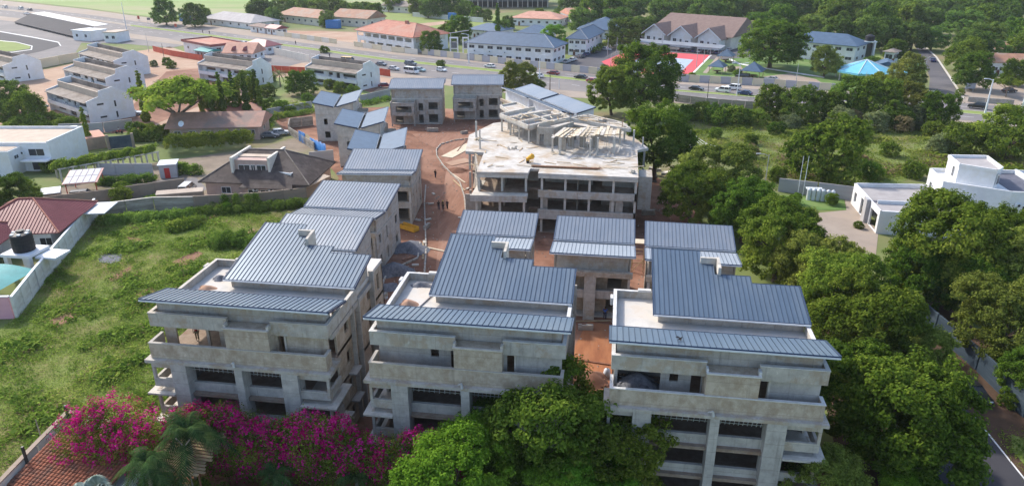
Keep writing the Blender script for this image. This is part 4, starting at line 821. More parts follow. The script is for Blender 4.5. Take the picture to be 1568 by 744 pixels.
ground("bare_earth", [tuple(G(u, v)[:2]) for u, v in ((190, 362), (215, 366), (238, 378), (205, 372))], 0.035, "dirt_track")
for q in (((205, 452), (232, 440), (240, 448), (214, 466)), ((262, 402), (300, 384), (312, 388), (280, 412))): ground("bare_earth", [tuple(G(u, v)[:2]) for u, v in q], 0.036, "dirt_track")
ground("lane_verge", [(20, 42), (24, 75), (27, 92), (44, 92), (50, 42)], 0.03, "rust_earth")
# the lane on the right: roadway, edge line, verge and wall
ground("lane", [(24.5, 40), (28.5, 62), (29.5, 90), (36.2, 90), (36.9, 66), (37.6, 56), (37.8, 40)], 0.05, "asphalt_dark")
strip("edge_line", [(37.0, 66), (37.4, 57), (37.6, 40)], [(37.16, 66), (37.56, 57), (37.76, 40)], 0.06, "line_white")
strip("edge_line", [(32.4, 56), (32.6, 48)], [(32.56, 56), (32.76, 48)], 0.06, "line_white")
ground("lane_grass", [(39.4, 63.5), (38.3, 61), (38.5, 57), (38.1, 53), (38.4, 44), (46, 44), (44, 64), (41, 62)], 0.045, "bush_green")

def panel_wall(name, label, cat, pts, h, step, mats, w=.22, post=None, cap=None, group=None, part="panel", gap=.03, z=0.0):
    """wall of separate panels along a line on the ground; post and cap are materials"""
    pts = [Vector((p[0], p[1], z)) for p in pts]
    t = thing(name, label, cat, tuple(pts[0]), 0, group); k = 0
    for p, q in zip(pts[:-1], pts[1:]):
        L = (q - p).length; n = max(1, round(L / step)); s = L / n; ang = math.atan2(q.y - p.y, q.x - p.x)
        me = shared(("panel", round(s, 2), h, w, mats[0]), lambda: None) or None
        for i in range(n):
            mt = mats[k % len(mats)]
            key = ("panelmesh", round(s, 1), h, w, mt)
            if key not in _cache:
                m = MB(); m.box(gap / 2, -w / 2, 0, 1 - gap / 2, w / 2, h); _cache[key] = m.mesh(part, mt)
            o = link(part, _cache[key], t); c = p + (q - p) * (i / n); o.location = c - pts[0]; o.rotation_euler = (0, 0, ang); o.scale = (s, 1, 1); k += 1
            if post:
                pk = ("postmesh", h, w, post)
                if pk not in _cache:
                    m = MB(); m.box(-.12, -w / 2 - .06, 0, .12, w / 2 + .06, h + .06); _cache[pk] = m.mesh("post", post)
                o = link("post", _cache[pk], t); o.location = c - pts[0]; o.rotation_euler = (0, 0, ang)
        if cap:
            m = MB(); m.box(0, -w / 2 - .06, h + .062, L, w / 2 + .06, h + .16); o = m.build("coping", cap, t); o.location = p - pts[0]; o.rotation_euler = (0, 0, ang)
    return t
panel_wall("boundary_wall", "roadside wall of alternating cream and grey panels before the long blue roofed house", "wall", gp((646, 83.5), (715, 92), (800, 102), (928, 116)), 2.4, 3.6, ("panel_cream", "panel_grey"))
panel_wall("boundary_wall", "roadside wall of alternating cream and grey panels before the tennis court and gazebos", "wall", gp((1015, 122.5), (1039, 125), (1185, 133), (1290, 141)), 2.4, 3.3, ("panel_grey", "panel_cream"))
panel_wall("boundary_wall", "plain cream roadside wall before the red roofed verandah building", "wall", gp((542, 71.5), (600, 80), (640, 84)), 2.2, 6, ("panel_cream", "cream_paint"))
panel_wall("boundary_wall", "plain cream roadside wall beside the small maroon roofed gatehouse", "wall", gp((424, 55), (460, 60), (516, 68)), 2.2, 6, ("cream_paint", "panel_cream"))
panel_wall("boundary_wall", "tall sandy cream wall along the race track, behind the red earth lot", "wall", gp((-50, 118), (0, 112), (60, 105), (122, 93)), 3.2, 12, ("panel_cream",))
panel_wall("red_fence", "red sheet fence beside the small green roof and the maroon roofed shop", "fence", gp((235, 79), (262, 86), (311, 94)), 2.3, 2.4, ("fence_red",), .08)
panel_wall("red_fence", "red sheet fence behind the spiky palm, left of the white row house", "fence", gp((398, 110), (432, 112), (468, 114)), 2.4, 3, ("fence_red",), .08)
panel_wall("red_fence", "red sheet fence beside the parked white minibus", "fence", gp((566, 113), (598, 118)), 2.4, 2.6, ("fence_red",), .08)
panel_wall("red_fence", "low red sheet fence behind the salmon tiled house with dormers", "fence", gp((335, 93), (370, 97)), 2.0, 2.6, ("fence_red",), .08)
panel_wall("boundary_wall", "pale wall along the forecourt left of the white row house with a yellow bus behind", "wall", gp((420, 84), (474, 96)), 2.8, 5, ("cream_paint",))
panel_wall("boundary_wall", "long far white wall with a blue gate behind the dark twin tree", "wall", gp((632, 26), (690, 31), (740, 35)), 2.6, 8, ("wall_white",))
panel_wall("boundary_wall", "grey block wall behind the garden plot, left of the tilted blue roofs", "wall", gp((409, 180), (440, 174), (478, 167)), 2.2, 3.4, ("wall_grey",))
panel_wall("boundary_wall", "grey block wall on weedy ground between tilted roofs and far grey houses", "wall", gp((552, 158), (598, 147)), 2.2, 3.4, ("wall_grey",))
panel_wall("boundary_wall", "weathered block wall corner behind the blue sheets", "wall", gp((443, 206), (445, 196), (480, 192)), 2.4, 3.4, ("wall_weathered",))
panel_wall("boundary_wall", "weathered block wall running in front of the tilted roof houses, blue sheets on it", "wall", gp((443, 206), (462, 218), (482, 231)), 1.9, 2.6, ("wall_weathered",))
panel_wall("boundary_wall", "pale grey wall return between blue sheets and the third column house", "wall", gp((474, 250), (512, 246)), 2.4, 4, ("wall_grey",))
panel_wall("boundary_wall", "tan block wall above the grass field, with green creepers hanging on it", "wall", gp((300, 322), (345, 319), (400, 316), (470, 308), (480, 302)), 2.6, 3.2, ("wall_tan",), .25, "wall_tan")
panel_wall("boundary_wall", "grey-brown plastered wall with pale coping, left of the creeper wall", "wall", gp((152, 334), (238, 323), (300, 322)), 2.4, 5, ("wall_weathered",), .25, None, "concrete_pale")
panel_wall("boundary_wall", "brown panel wall along the lane before the carport with solar roof", "wall", gp((72, 320), (100, 316), (150, 310), (215, 300), (285, 290)), 2.2, 2.6, ("wall_tan",), .2, "wall_tan")
panel_wall("boundary_wall", "white panelled wall with piers between red roofed house and grass field", "wall", [(-73.0, 70.6), (-76.4, 78.5), (-80, 87.5), (-84, 97.5), (-87.3, 105.6)], 2.9, 2.5, ("wall_white",), .22, "wall_white", "gutter_white")
panel_wall("boundary_wall", "pink wall panels at the left edge of the grass field", "wall", [(-81, 69.3), (-77, 69.9), (-73.2, 70.5)], 3.0, 3.8, ("pink_paint",), .24, "gutter_white", "gutter_white")
panel_wall("boundary_wall", "grey white wall behind the two flagpoles and tank row", "wall", gp((1190, 293), (1250, 300), (1313, 308)), 2.6, 9, ("wall_grey",), .22)
panel_wall("boundary_wall", "low stone wall by the side road corner, in front of the tan car park", "wall", gp((1481, 156), (1508, 158), (1552, 161)), 1.5, 5, ("block",), .5)
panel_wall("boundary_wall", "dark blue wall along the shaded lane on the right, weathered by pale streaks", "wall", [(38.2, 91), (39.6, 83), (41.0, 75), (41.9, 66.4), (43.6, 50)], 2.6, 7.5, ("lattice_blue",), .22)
panel_wall("boundary_wall", "pale roadside wall half buried in bushes, left of the round green thicket", "wall", gp((1034, 156), (1080, 162), (1140, 167), (1185, 170)), 2.2, 4, ("wall_weathered",), .22)
panel_wall("boundary_wall", "grey garden wall between cypress tree and white flat roofed house", "wall", gp((92, 205), (160, 203), (205, 196)), 2.4, 5, ("wall_grey",), .22)
panel_wall("boundary_wall", "grey rear wall of the long vine pergola", "wall", gp((150, 268), (236, 268)), 2.4, 4, ("wall_grey",), .22)
# blue sheets on the wall
for (a, b, l, hh) in (((461, 216), (471, 222), "small blue sheet hung on the weathered block wall, the farther one", 2.6), ((478, 226), (503, 238), "wide rumpled blue sheet hung over the weathered block wall, the nearer one", 2.4)):
    a, b = G(*a), G(*b); m = MB(); K = 14; d = b - a; n = Vector((d.y, -d.x, 0)).normalized()
    top, bot = [], []
    for i in range(K + 1):
        p = a + d * i / K + n * (.3 + .16 * math.sin(i * 1.9)); top.append((p.x, p.y, hh + .12 * math.sin(i * 2.3))); q = p + n * .12; bot.append((q.x, q.y, .15 + .1 * math.cos(i * 1.3)))
    bt = [(x - n.x * .05, y - n.y * .05, z) for x, y, z in top]; bb = [(x - n.x * .05, y - n.y * .05, z) for x, y, z in bot]
    m.add(top + bot + bt + bb, [(i, i + 1, K + 2 + i, K + 1 + i) for i in range(K)] + [(2 * K + 2 + i, 3 * K + 3 + i, 3 * K + 4 + i, 2 * K + 3 + i) for i in range(K)] + [(i, 2 * K + 2 + i, 2 * K + 3 + i, i + 1) for i in range(K)])
    tag(m.build("blue_sheet", "blue_tarp", None, True), l, "tarpaulin")

# ---------------------------------------------------------------- houses
def frame(p0, p1):
    p0, p1 = Vector((p0[0], p0[1], 0)), Vector((p1[0], p1[1], 0)); d = p1 - p0
    return p0, d.length, math.atan2(d.y, d.x)
def facade(t, w, h, rows, n, y=0.0, ww=1.6, wh=1.2, rot=0.0, x0=0.0, ox=None, sills=None, bars=2):
    """rows of windows along a facade"""
    for r in range(rows):
        zb = (h / rows) * r + (h / rows) * .38
        for i in range(n):
            s = (i + .5) / n * w
            if rot == 0: window(t, x0 + s, y - .02, zb, ww, wh, 0, bars)
            else: window(t, ox + .02, s + y, zb, ww, wh, rot, bars)
def hip_roof(t, w, d, h, rise, over, roofm, ridge=None, kind="hip", thick=.18):
    x0, x1, y0, y1 = -over, w + over, -over, d + over
    m = MB(); run = min(w, d) / 2 + over
    along_x = w >= d
    if kind == "hip":
        a, b = ((x0 + run * .95, (y0 + y1) / 2), (x1 - run * .95, (y0 + y1) / 2)) if along_x else (((x0 + x1) / 2, y0 + run * .95), ((x0 + x1) / 2, y1 - run * .95))
    else:
        a, b = ((x0, (y0 + y1) / 2), (x1, (y0 + y1) / 2)) if along_x else (((x0 + x1) / 2, y0), ((x0 + x1) / 2, y1))
    vs = [(x0, y0, h), (x1, y0, h), (x1, y1, h), (x0, y1, h), (a[0], a[1], h + rise), (b[0], b[1], h + rise)]
    vs += [(x, y, z - thick) for x, y, z in vs[:4]]
    fs = [(0, 1, 5, 4), (2, 3, 4, 5), (1, 2, 5), (3, 0, 4)] if along_x else [(1, 2, 5, 4), (3, 0, 4, 5), (0, 1, 4), (2, 3, 5)]
    fs += [(6, 7, 1, 0), (7, 8, 2, 1), (8, 9, 3, 2), (9, 6, 0, 3), (9, 8, 7, 6)]
    m.add(vs, fs); r = m.build("roof", roofm, t)
    if ridge:
        m = MB(); A, B = Vector(vs[4]), Vector(vs[5]); up = Vector((0, 0, .02))
        if (A - B).length > .2: m.tube(A + up, B + up, .14, n=6)
        if kind == "hip":
            for k, c in ((0, A), (3, A), (1, B), (2, B)) if along_x else ((0, A), (1, A), (2, B), (3, B)): m.tube(Vector(vs[k]) + up, c + up, .12, n=6)
        m.build("ridge_cap", ridge, r)
    return r
def house(name, label, cat, p0, p1, depth, h, rise, roofm, wallm="white_paint", rows=1, n=5, over=.7, kind="hip", ridge=None, side_n=2, group=None, ww=1.6, wh=1.2, door=True):
    o, w, a = frame(p0, p1); t = thing(name, label, cat, tuple(o), a, group)
    m = MB(); m.box(0, 0, 0, w, depth, h - .19); m.build("wall", wallm, t)
    if kind == "gable":
        m = MB()
        if w >= depth:
            for x in (0, w - .2): m.add([(x, 0, h - .19), (x, depth, h - .19), (x, depth / 2, h + rise * .93), (x + .2, 0, h - .19), (x + .2, depth, h - .19), (x + .2, depth / 2, h + rise * .93)], [(0, 2, 1), (3, 4, 5), (0, 3, 5, 2), (1, 2, 5, 4)])
        else:
            for y in (0, depth - .2): m.add([(0, y, h - .19), (w, y, h - .19), (w / 2, y, h + rise * .93), (0, y + .2, h - .19), (w, y + .2, h - .19), (w / 2, y + .2, h + rise * .93)], [(0, 1, 2), (3, 5, 4), (0, 2, 5, 3), (1, 4, 5, 2)])
        m.build_each("gable_end", wallm, t)
    hip_roof(t, w, depth, h, rise, over, roofm, ridge, kind)
    facade(t, w, h, rows, n, 0, ww, wh)
    if side_n: facade(t, depth, h, rows, side_n, 0, ww, wh, R(90), ox=w)
    if door:
        m = MB(); m.box(w * .5 / n * 2 - .5, -.06, 0.05, w * .5 / n * 2 + .5, .02, 2.1); m.build("door", "timber_dark", t)
    return t
E2 = "long low houses by the airfield"
house("bungalow", "grey roofed bungalow at the edge of the airfield, beyond the highway", "house", G(312, 37), G(386, 46), 17, 3.4, 3.2, "roof_grey", "white_paint", 1, 6, 1.2)
house("long_house", "long rust roofed house left of the blue container", "house", G(428, 33.5), G(492, 41), 13, 4.2, 3.6, "roof_rust", "cream_paint", 1, 7, 1, "hip", group=E2)
house("long_house", "long rust roofed house right of the blue container, its gable facing the road", "house", G(510, 39), G(563, 43), 15, 4.6, 3.6, "roof_rust", "cream_paint", 1, 5, .8, "gable", group=E2)
house("long_house", "distant brown roofed house behind round trees at the top, left of the scaffolding", "house", G(585, 18), G(650, 23), 14, 4, 2.6, "roof_greybrown", "cream_paint", 1, 6, .8, "gable", group=E2)
# red verandah building: upper floor is one long open gallery
o, w, a = frame(G(548, 68.5), G(634, 82)); t = thing("verandah_building", "two storey white building with long open verandah and red hipped roof", "building", tuple(o), a)
m = MB(); m.wall((0, 0), (w, 0), .05, 6.3, .3, [(.5 + i * (w - .6) / 7, .5 + (i + .78) * (w - .6) / 7, 4.1, 5.6) for i in range(7)] + [(2 + i * (w - 2) / 6, 2 + (i + .7) * (w - 2) / 6, .9, 2.2) for i in range(6)]); m.build("front_wall", "white_paint", t)
m = MB(); m.wall((w, .3), (w, 19), .05, 6.3, .3, [(1 + i * 4.5, 3.6 + i * 4.5, 4.1, 5.6) for i in range(4)]); m.build("side_wall", "white_paint", t)
m = MB(); m.box(.3, 3.2, .05, w - .3, 18.8, 6.25); m.build("inner_wall", "cream_paint", t); m = MB(); m.box(.3, .3, 3.0, w - .3, 3.19, 3.2); m.build("floor_slab", "concrete", t)
hip_roof(t, w, 19, 6.4, 4.2, 1.0, "roof_red", "roof_salmon"); m = MB(); m.box(w * .62, 8, 8, w * .66, 9, 11.4); m.build("chimney", "roof_red", t)
EB = "white houses with blue roofs behind the roadside panel wall"
house("institute_house", "long two storey white house with blue hipped roof behind the cream and grey wall", "house", G(716, 91.5), G(846, 101), 13, 6.6, 3.8, "roof_slate_blue", "white_paint", 2, 9, 1, "hip", "roof_grey_smooth", 3, EB, 2.4)
house("institute_house", "two storey white house with blue hipped roof, just behind the bright green tree", "house", G(870, 84.5), G(897, 86), 26, 6.6, 3.4, "roof_slate_blue", "white_paint", 2, 3, 1, "hip", "roof_grey_smooth", 4, EB, 1.8)
house("institute_house", "wide single storey white house with blue roof in front of the orange roof", "house", G(886, 59), G(958, 61), 24, 4.2, 4.6, "roof_slate_blue", "white_paint", 1, 6, 1.2, "hip", None, 2, EB)
house("institute_house", "low blue roof between the long blue house and the dark conifer", "house", G(716, 58), G(760, 62), 14, 4, 2.6, "roof_slate_blue", "white_paint", 1, 4, .8, "hip", None, 2, EB)
house("institute_house", "blue roofed wing behind the bright green tree", "house", G(790, 70), G(840, 72), 14, 5.4, 3, "roof_slate_blue", "white_paint", 2, 4, .8, "hip", None, 2, EB)
house("institute_house", "two storey white house with blue roof on the right, before the dark wood", "house", G(1206, 88), G(1306, 98.5), 12.5, 6.6, 3.4, "roof_slate_blue", "white_paint", 2, 6, 1, "hip", None, 2, EB, 2.4)
house("salmon_house", "long salmon roofed house behind the blue roofs, left of the orange roof", "house", G(783, 39), G(856, 42), 16, 4, 3, "roof_salmon", "white_paint", 1, 6, .8, "hip")
house("orange_house", "white house with bright orange gable roof, farthest of the blue roof group", "house", G(876, 40), G(942, 38), 20, 5.4, 3, "roof_salmon", "white_paint", 1, 5, .6, "gable")
house("tan_house", "tan roofed building at the right edge, farther back of two", "house", G(1526, 92), G(1600, 95), 12, 3.8, 2.6, "roof_rust", "white_paint", 1, 6, .6, "gable")
house("tan_house", "tan roofed building at the right edge, nearer of two, by the flat green tree", "house", G(1516, 116), G(1600, 119), 11, 4.6, 2.4, "roof_rust", "white_paint", 1, 8, .6, "gable")
# brown hall with three front gables
o, w, a = frame(G(984, 67), G(1108, 79.5)); t = thing("brown_hall", "large pale hall with brown roof and three front gables", "hall", tuple(o), a)
D = 34; m = MB(); m.box(0, 6, 0, w, D, 5.2); m.build("wall", "cream_paint", t); 
m = MB(); m.add([(-1, 5, 5.2), (w + 1, 5, 5.2), (w + 1, D + 1, 5.2), (-1, D + 1, 5.2), (1.5, D * .62, 12), (w - .5, D * .62, 12)], [(0, 1, 5, 4), (2, 3, 4, 5), (1, 2, 5), (3, 0, 4), (3, 2, 1, 0)]); m.build("roof", "roof_brown", t)
for i in range(3):
    c = w * (i + .5) / 3 - w * .02; hw = w / 6 - 1.6
    m = MB(); m.box(c - hw, 0, 0, c + hw, 5.99, 5.0); m.add([(c - hw, 0, 5.0), (c + hw, 0, 5.0), (c, 0, 8.6), (c - hw, .3, 5.0), (c + hw, .3, 5.0), (c, .3, 8.6)], [(0, 1, 2), (3, 5, 4), (0, 2, 5, 3), (1, 4, 5, 2)]); m.build("gable", "white_paint", t)
    m = MB(); e = 1.2
    for s in (-1, 1):
        m.hexa([(c + s * (hw + e), -1, 4.4), (c, -1, 8.8), (c, 16, 8.8), (c + s * (hw + e), 12, 4.4)], [(c + s * (hw + e), -1, 4.65), (c, -1, 9.05), (c, 16, 9.05), (c + s * (hw + e), 12, 4.65)])
    m.build("gable_roof", "roof_brown", t)
    m = MB()
    for s in (-1, 1): m.hexa([(c + s * (hw + e), -1.12, 4.2), (c, -1.12, 8.6), (c, -1.01, 8.6), (c + s * (hw + e), -1.01, 4.2)], [(c + s * (hw + e), -1.12, 4.7), (c, -1.12, 9.1), (c, -1.01, 9.1), (c + s * (hw + e), -1.01, 4.7)])
    m.build("bargeboard", "gutter_white", t)
    for s in (-.6, 0, .6): window(t, c + s * hw, -.02, 1.6 if s else 2.0, 1.7 if s else 1.0, 2.0 if s < 0 else 1.5)
# car shelter in front of it
o, w, a = frame(G(957, 72.5), G(1103, 85)); t = thing("car_shelter", "long blue grey car shelter in front of the brown hall", "shelter", tuple(o), a)
m = MB(); m.hexa([(0, 0, 2.5), (w, 0, 2.5), (w, 5.5, 3.2), (0, 5.5, 3.2)], [(0, 0, 2.65), (w, 0, 2.65), (w, 5.5, 3.35), (0, 5.5, 3.35)]); m.build("roof", "roof_grey_smooth", t)
m = MB(); [m.tube((x, y, 0), (x, y, 2.5 if y < 1 else 3.1), .08, n=6) for x in [1 + i * (w - 2) / 9 for i in range(10)] for y in (.4, 5)]; m.build_each("post", "steel_pole", t)
def gazebo(label, c, r, h, mt="roof_slate_blue", n=4, group=None, rot=.4):
    t = thing("gazebo", label, "gazebo", (c.x, c.y, 0), rot, group); m = MB()
    ring = [(r * math.cos(2 * math.pi * i / n), r * math.sin(2 * math.pi * i / n), h) for i in range(n)]
    m.add(ring + [(0, 0, h + r * .55)] + [(x, y, z - .12) for x, y, z in ring], [(i, (i + 1) % n, n) for i in range(n)] + [(i, n + 1 + i, n + 1 + (i + 1) % n, (i + 1) % n) for i in range(n)] + [tuple(range(2 * n, n, -1))]); m.build("roof", mt, t)
    m = MB(); [m.tube((x * .8, y * .8, 0), (x * .8, y * .8, h), .1, n=6) for x, y, z in ring]; m.build_each("post", "timber", t)
    m = MB(); m.tube((0, 0, 0), (0, 0, .75), .3, n=10); m.tube((0, 0, .75), (0, 0, .82), r * .35, n=12); m.build("table", "timber_dark", t)
    return t
GZ = "blue roofed gazebos on the lawn by the road"
gazebo("small blue gazebo beside the court path, nearest the road wall", G(1098, 112), 4.0, 2.5, group=GZ); gazebo("small blue gazebo farthest from the road, below the spreading tree", G(1111, 95), 4.2, 2.5, group=GZ); gazebo("wider blue gazebo beside the white sand, right of the other two", G(1152, 119), 5.0, 2.6, group=GZ)
# cyan pavilion
c = G(1322, 122); t = thing("pavilion", "large pavilion with bright cyan pyramid roof among trees", "pavilion", (c.x, c.y, 0), .3)
n = 8; m = MB(); ring = [(9.6 * math.cos(2 * math.pi * i / n), 9.6 * math.sin(2 * math.pi * i / n), 3.2) for i in range(n)]
m.add(ring + [(0, 0, 6.6)] + [(x, y, z - .6) for x, y, z in ring], [(i, (i + 1) % n, n) for i in range(n)] + [(i, n + 1 + i, n + 1 + (i + 1) % n, (i + 1) % n) for i in range(n)]); rf = m.build("roof", "cyan_roof", t)
m = MB(); [m.tube(p, (0, 0, 6.65), .13, n=5) for p in ring]; m.build_each("rib", "gutter_white", rf)
m = MB(); m.hexa([(7, -3.5, 2.2), (18, -3.5, 1.6), (18, 4, 1.6), (7, 4, 3.0)], [(7, -3.5, 2.4), (18, -3.5, 1.8), (18, 4, 1.8), (7, 4, 3.2)]); m.build("awning", "cyan_roof", t)
m = MB(); [m.tube((x * .93, y * .93, 0), (x * .93, y * .93, 3.1), .15, n=6) for x, y, z in ring]; m.build_each("post", "concrete_pale", t)
house("blue_shed", "low shed with dull blue roof right behind the cyan pavilion", "shed", G(1340, 113), G(1372, 115), 8, 3.0, 1.4, "roof_slate_blue", "white_paint", 1, 3, .5, "gable")
# small water tower and shrine-like pavilion near it
c = G(1326, 93); t = thing("water_tower", "small white water tower with black tank behind the cyan pavilion", "water tower", (c.x, c.y, 0))
m = MB(); m.box(-2.2, -1.4, 0, -1.6, 1.4, 7); m.box(1.6, -1.4, 0, 2.2, 1.4, 7); m.box(-2.4, -1.6, 7.003, 2.4, 1.6, 7.4); m.build("frame", "white_paint", t); m = MB(); m.tube((0, 0, 7.4), (0, 0, 9.2), 1.7, 1.7, 14); m.tube((0, 0, 9.2), (0, 0, 9.8), 1.7, .5, 14); m.build("tank", "black_plastic", t); MB().box(-1.59, .4, 0.2, 1.59, .6, 6.5).build("screen", "glass_dark", t)
house("gate_lodge", "small white lodge with grey roof right of the water tower", "lodge", G(1352, 97), G(1366, 98.5), 5, 4.4, 1, "roof_greybrown", "white_paint", 1, 1, .9, "hip", ww=2.6, wh=1.8)
# buildings left of the road: kiosks, shops
house("gatehouse", "small gatehouse with maroon roof by the highway, left of the cream wall", "gatehouse", G(409, 52.5), G(424, 54.5), 6, 3, 1.5, "roof_maroon", "white_paint", 1, 2, .8, "gable")
house("gatehouse", "low kiosk with dark roof near the flood lit pole, far left of the cream wall", "gatehouse", G(384, 49), G(406, 52), 6, 3, 1.2, "roof_brown", "white_paint", 1, 2, .8, "hip")
o, w, a = frame(G(283, 80), G(326, 89)); t = thing("flat_shop", "white shop with flat maroon roof beside the highway", "shop", tuple(o), a)
m = MB(); m.box(0, 0, 0, w, 12, 4.6); m.build("wall", "white_paint", t); m = MB(); m.box(-.5, -.5, 4.603, w + .5, 12.5, 4.75); m.build("roof", "roof_red", t)
m = MB(); m.box(-.6, -.6, 4.3, w + .6, -.503, 5.2); m.box(w + .503, -.5, 4.3, w + .6, 12.5, 5.2); m.box(-.6, 12.503, 4.3, w + .6, 12.6, 5.2); m.box(-.6, -.5, 4.3, -.503, 12.5, 5.2); m.build_each("parapet", "roof_maroon", t)
facade(t, w, 4.5, 1, 3, 0, 1.4, 1.2); facade(t, 12, 4.5, 1, 2, 0, 2, 2, R(90), ox=w)
o, w, a = frame(G(344, 94), G(388, 95)); t = house("dormer_house", "salmon tiled house with two small dormers, right of the flat maroon shop", "house", G(344, 94), G(388, 95), 10, 3.2, 3.4, "roof_salmon", "white_paint", 1, 4, .6, "gable")
for x in (w * .33, w * .72):
    m = MB(); m.add([(x - .9, .4, 4.0), (x + .9, .4, 4.0), (x, .4, 5.4), (x - .9, 2.4, 4.5), (x + .9, 2.4, 4.5), (x, 3.4, 5.5)], [(0, 1, 2), (0, 2, 5, 3), (1, 4, 5, 2)]); m.build("dormer", "roof_maroon", t)
house("maroon_house", "dark maroon roofed house behind the salmon dormer house", "house", G(374, 80), G(408, 84), 8, 3.2, 2, "roof_maroon", "white_paint", 1, 3, .6, "hip")
house("green_shed", "little shed with green roof inside the red fence", "shed", G(300, 88), G(320, 91), 6, 2.8, .8, "teal_cloth", "wall_grey", 1, 2, .5, "gable")
for k, (p0, p1, l) in enumerate((((113, 62), (140, 64), "white flat box building by the race track, left of its twin"), ((161, 65.5), (180, 66), "white flat box building by the race track, right of its twin"))):
    o, w, a = frame(G(*p0), G(*p1)); t = thing("box_building", l, "building", tuple(o), a, "white flat box buildings by the race track")
    m = MB(); m.box(0, 0, 0, w, 9, 4.4); m.build("wall", "white_paint", t); m = MB(); m.box(-.3, -.3, 4.403, w + .3, 9.3, 4.7); m.build("roof", "tan_flat" if k else "gutter_white", t); facade(t, w, 4.4, 1, 2, 0, 1.6, 1.4)
o, w, a = frame(G(22, 37), G(116, 60)); t = thing("grandstand", "long low dark slatted grandstand along the race track", "grandstand", tuple(o), a)
m = MB(); m.hexa([(0, 0, .8), (w, 0, .8), (w, 9, 4.6), (0, 9, 4.6)], [(0, 0, 1.0), (w, 0, 1.0), (w, 9, 4.8), (0, 9, 4.8)]); m.build("stand", "asphalt_dark", t)
m = MB(); [m.box(x, .5, 0, x + .3, 9, 1.0) for x in [i * (w - .3) / 14 for i in range(15)]]; m.build_each("rib", "gravel_grey", t)
m = MB(); m.hexa([(0, 9.2, 4.8), (w, 9.2, 4.8), (w, 16, 5.2), (0, 16, 5.2)], [(0, 9.2, 5.0), (w, 9.2, 5.0), (w, 16, 5.4), (0, 16, 5.4)]); m.build("canopy", "roof_grey_smooth", t)
# blue container, blue kiosk
def container(label, p0, p1, h=2.8, d=3.0, mt="blue_container"):
    o, w, a = frame(p0, p1); t = thing("container", label, "container", tuple(o), a); m = MB(); m.box(0, 0, .1, w, d, h); m.build("body", mt, t)
    m = MB(); [m.box(.15 + i * .6, -.06, .2, .4 + i * .6, -.003, h - .1) for i in range(int(w / .6))]; m.build_each("corrugation", mt, t); return t
container("blue container standing between two rust roofed houses", G(499, 44), G(518, 44.5), 4.2, 4); container("small blue kiosk by the far kerb, beside the round trees", G(275, 33), G(284, 34), 4, 4); container("blue gate box in the far white wall", G(686, 31), G(695, 32), 4, 2)
# far scaffolded frame at the top edge
o, w, a = frame(G(716, 12), G(838, 12)); t = thing("scaffold_frame", "far dark scaffolded concrete frame building at the top edge", "building", tuple(o), a)
m = MB(); [m.box(-1, 0, z, w + 1, 18, z + .5) for z in (4, 8, 12, 16, 20)]; m.build_each("floor_slab", "gravel_grey", t); m = MB(); [m.tube((i * w / 16, -1, 0), (i * w / 16, -1, 24), .16, n=5) for i in range(17)]; m.build_each("scaffold_pole", "concrete_pale", t)
m = MB(); [m.box(i * w / 8, 1, 0, i * w / 8 + .8, 1.8, 20) for i in range(9)]; m.build_each("column", "concrete", t); m = MB(); m.box(-1, 6, 0, w + 1, 6.4, 20); m.build("back_wall", "void_dark", t)
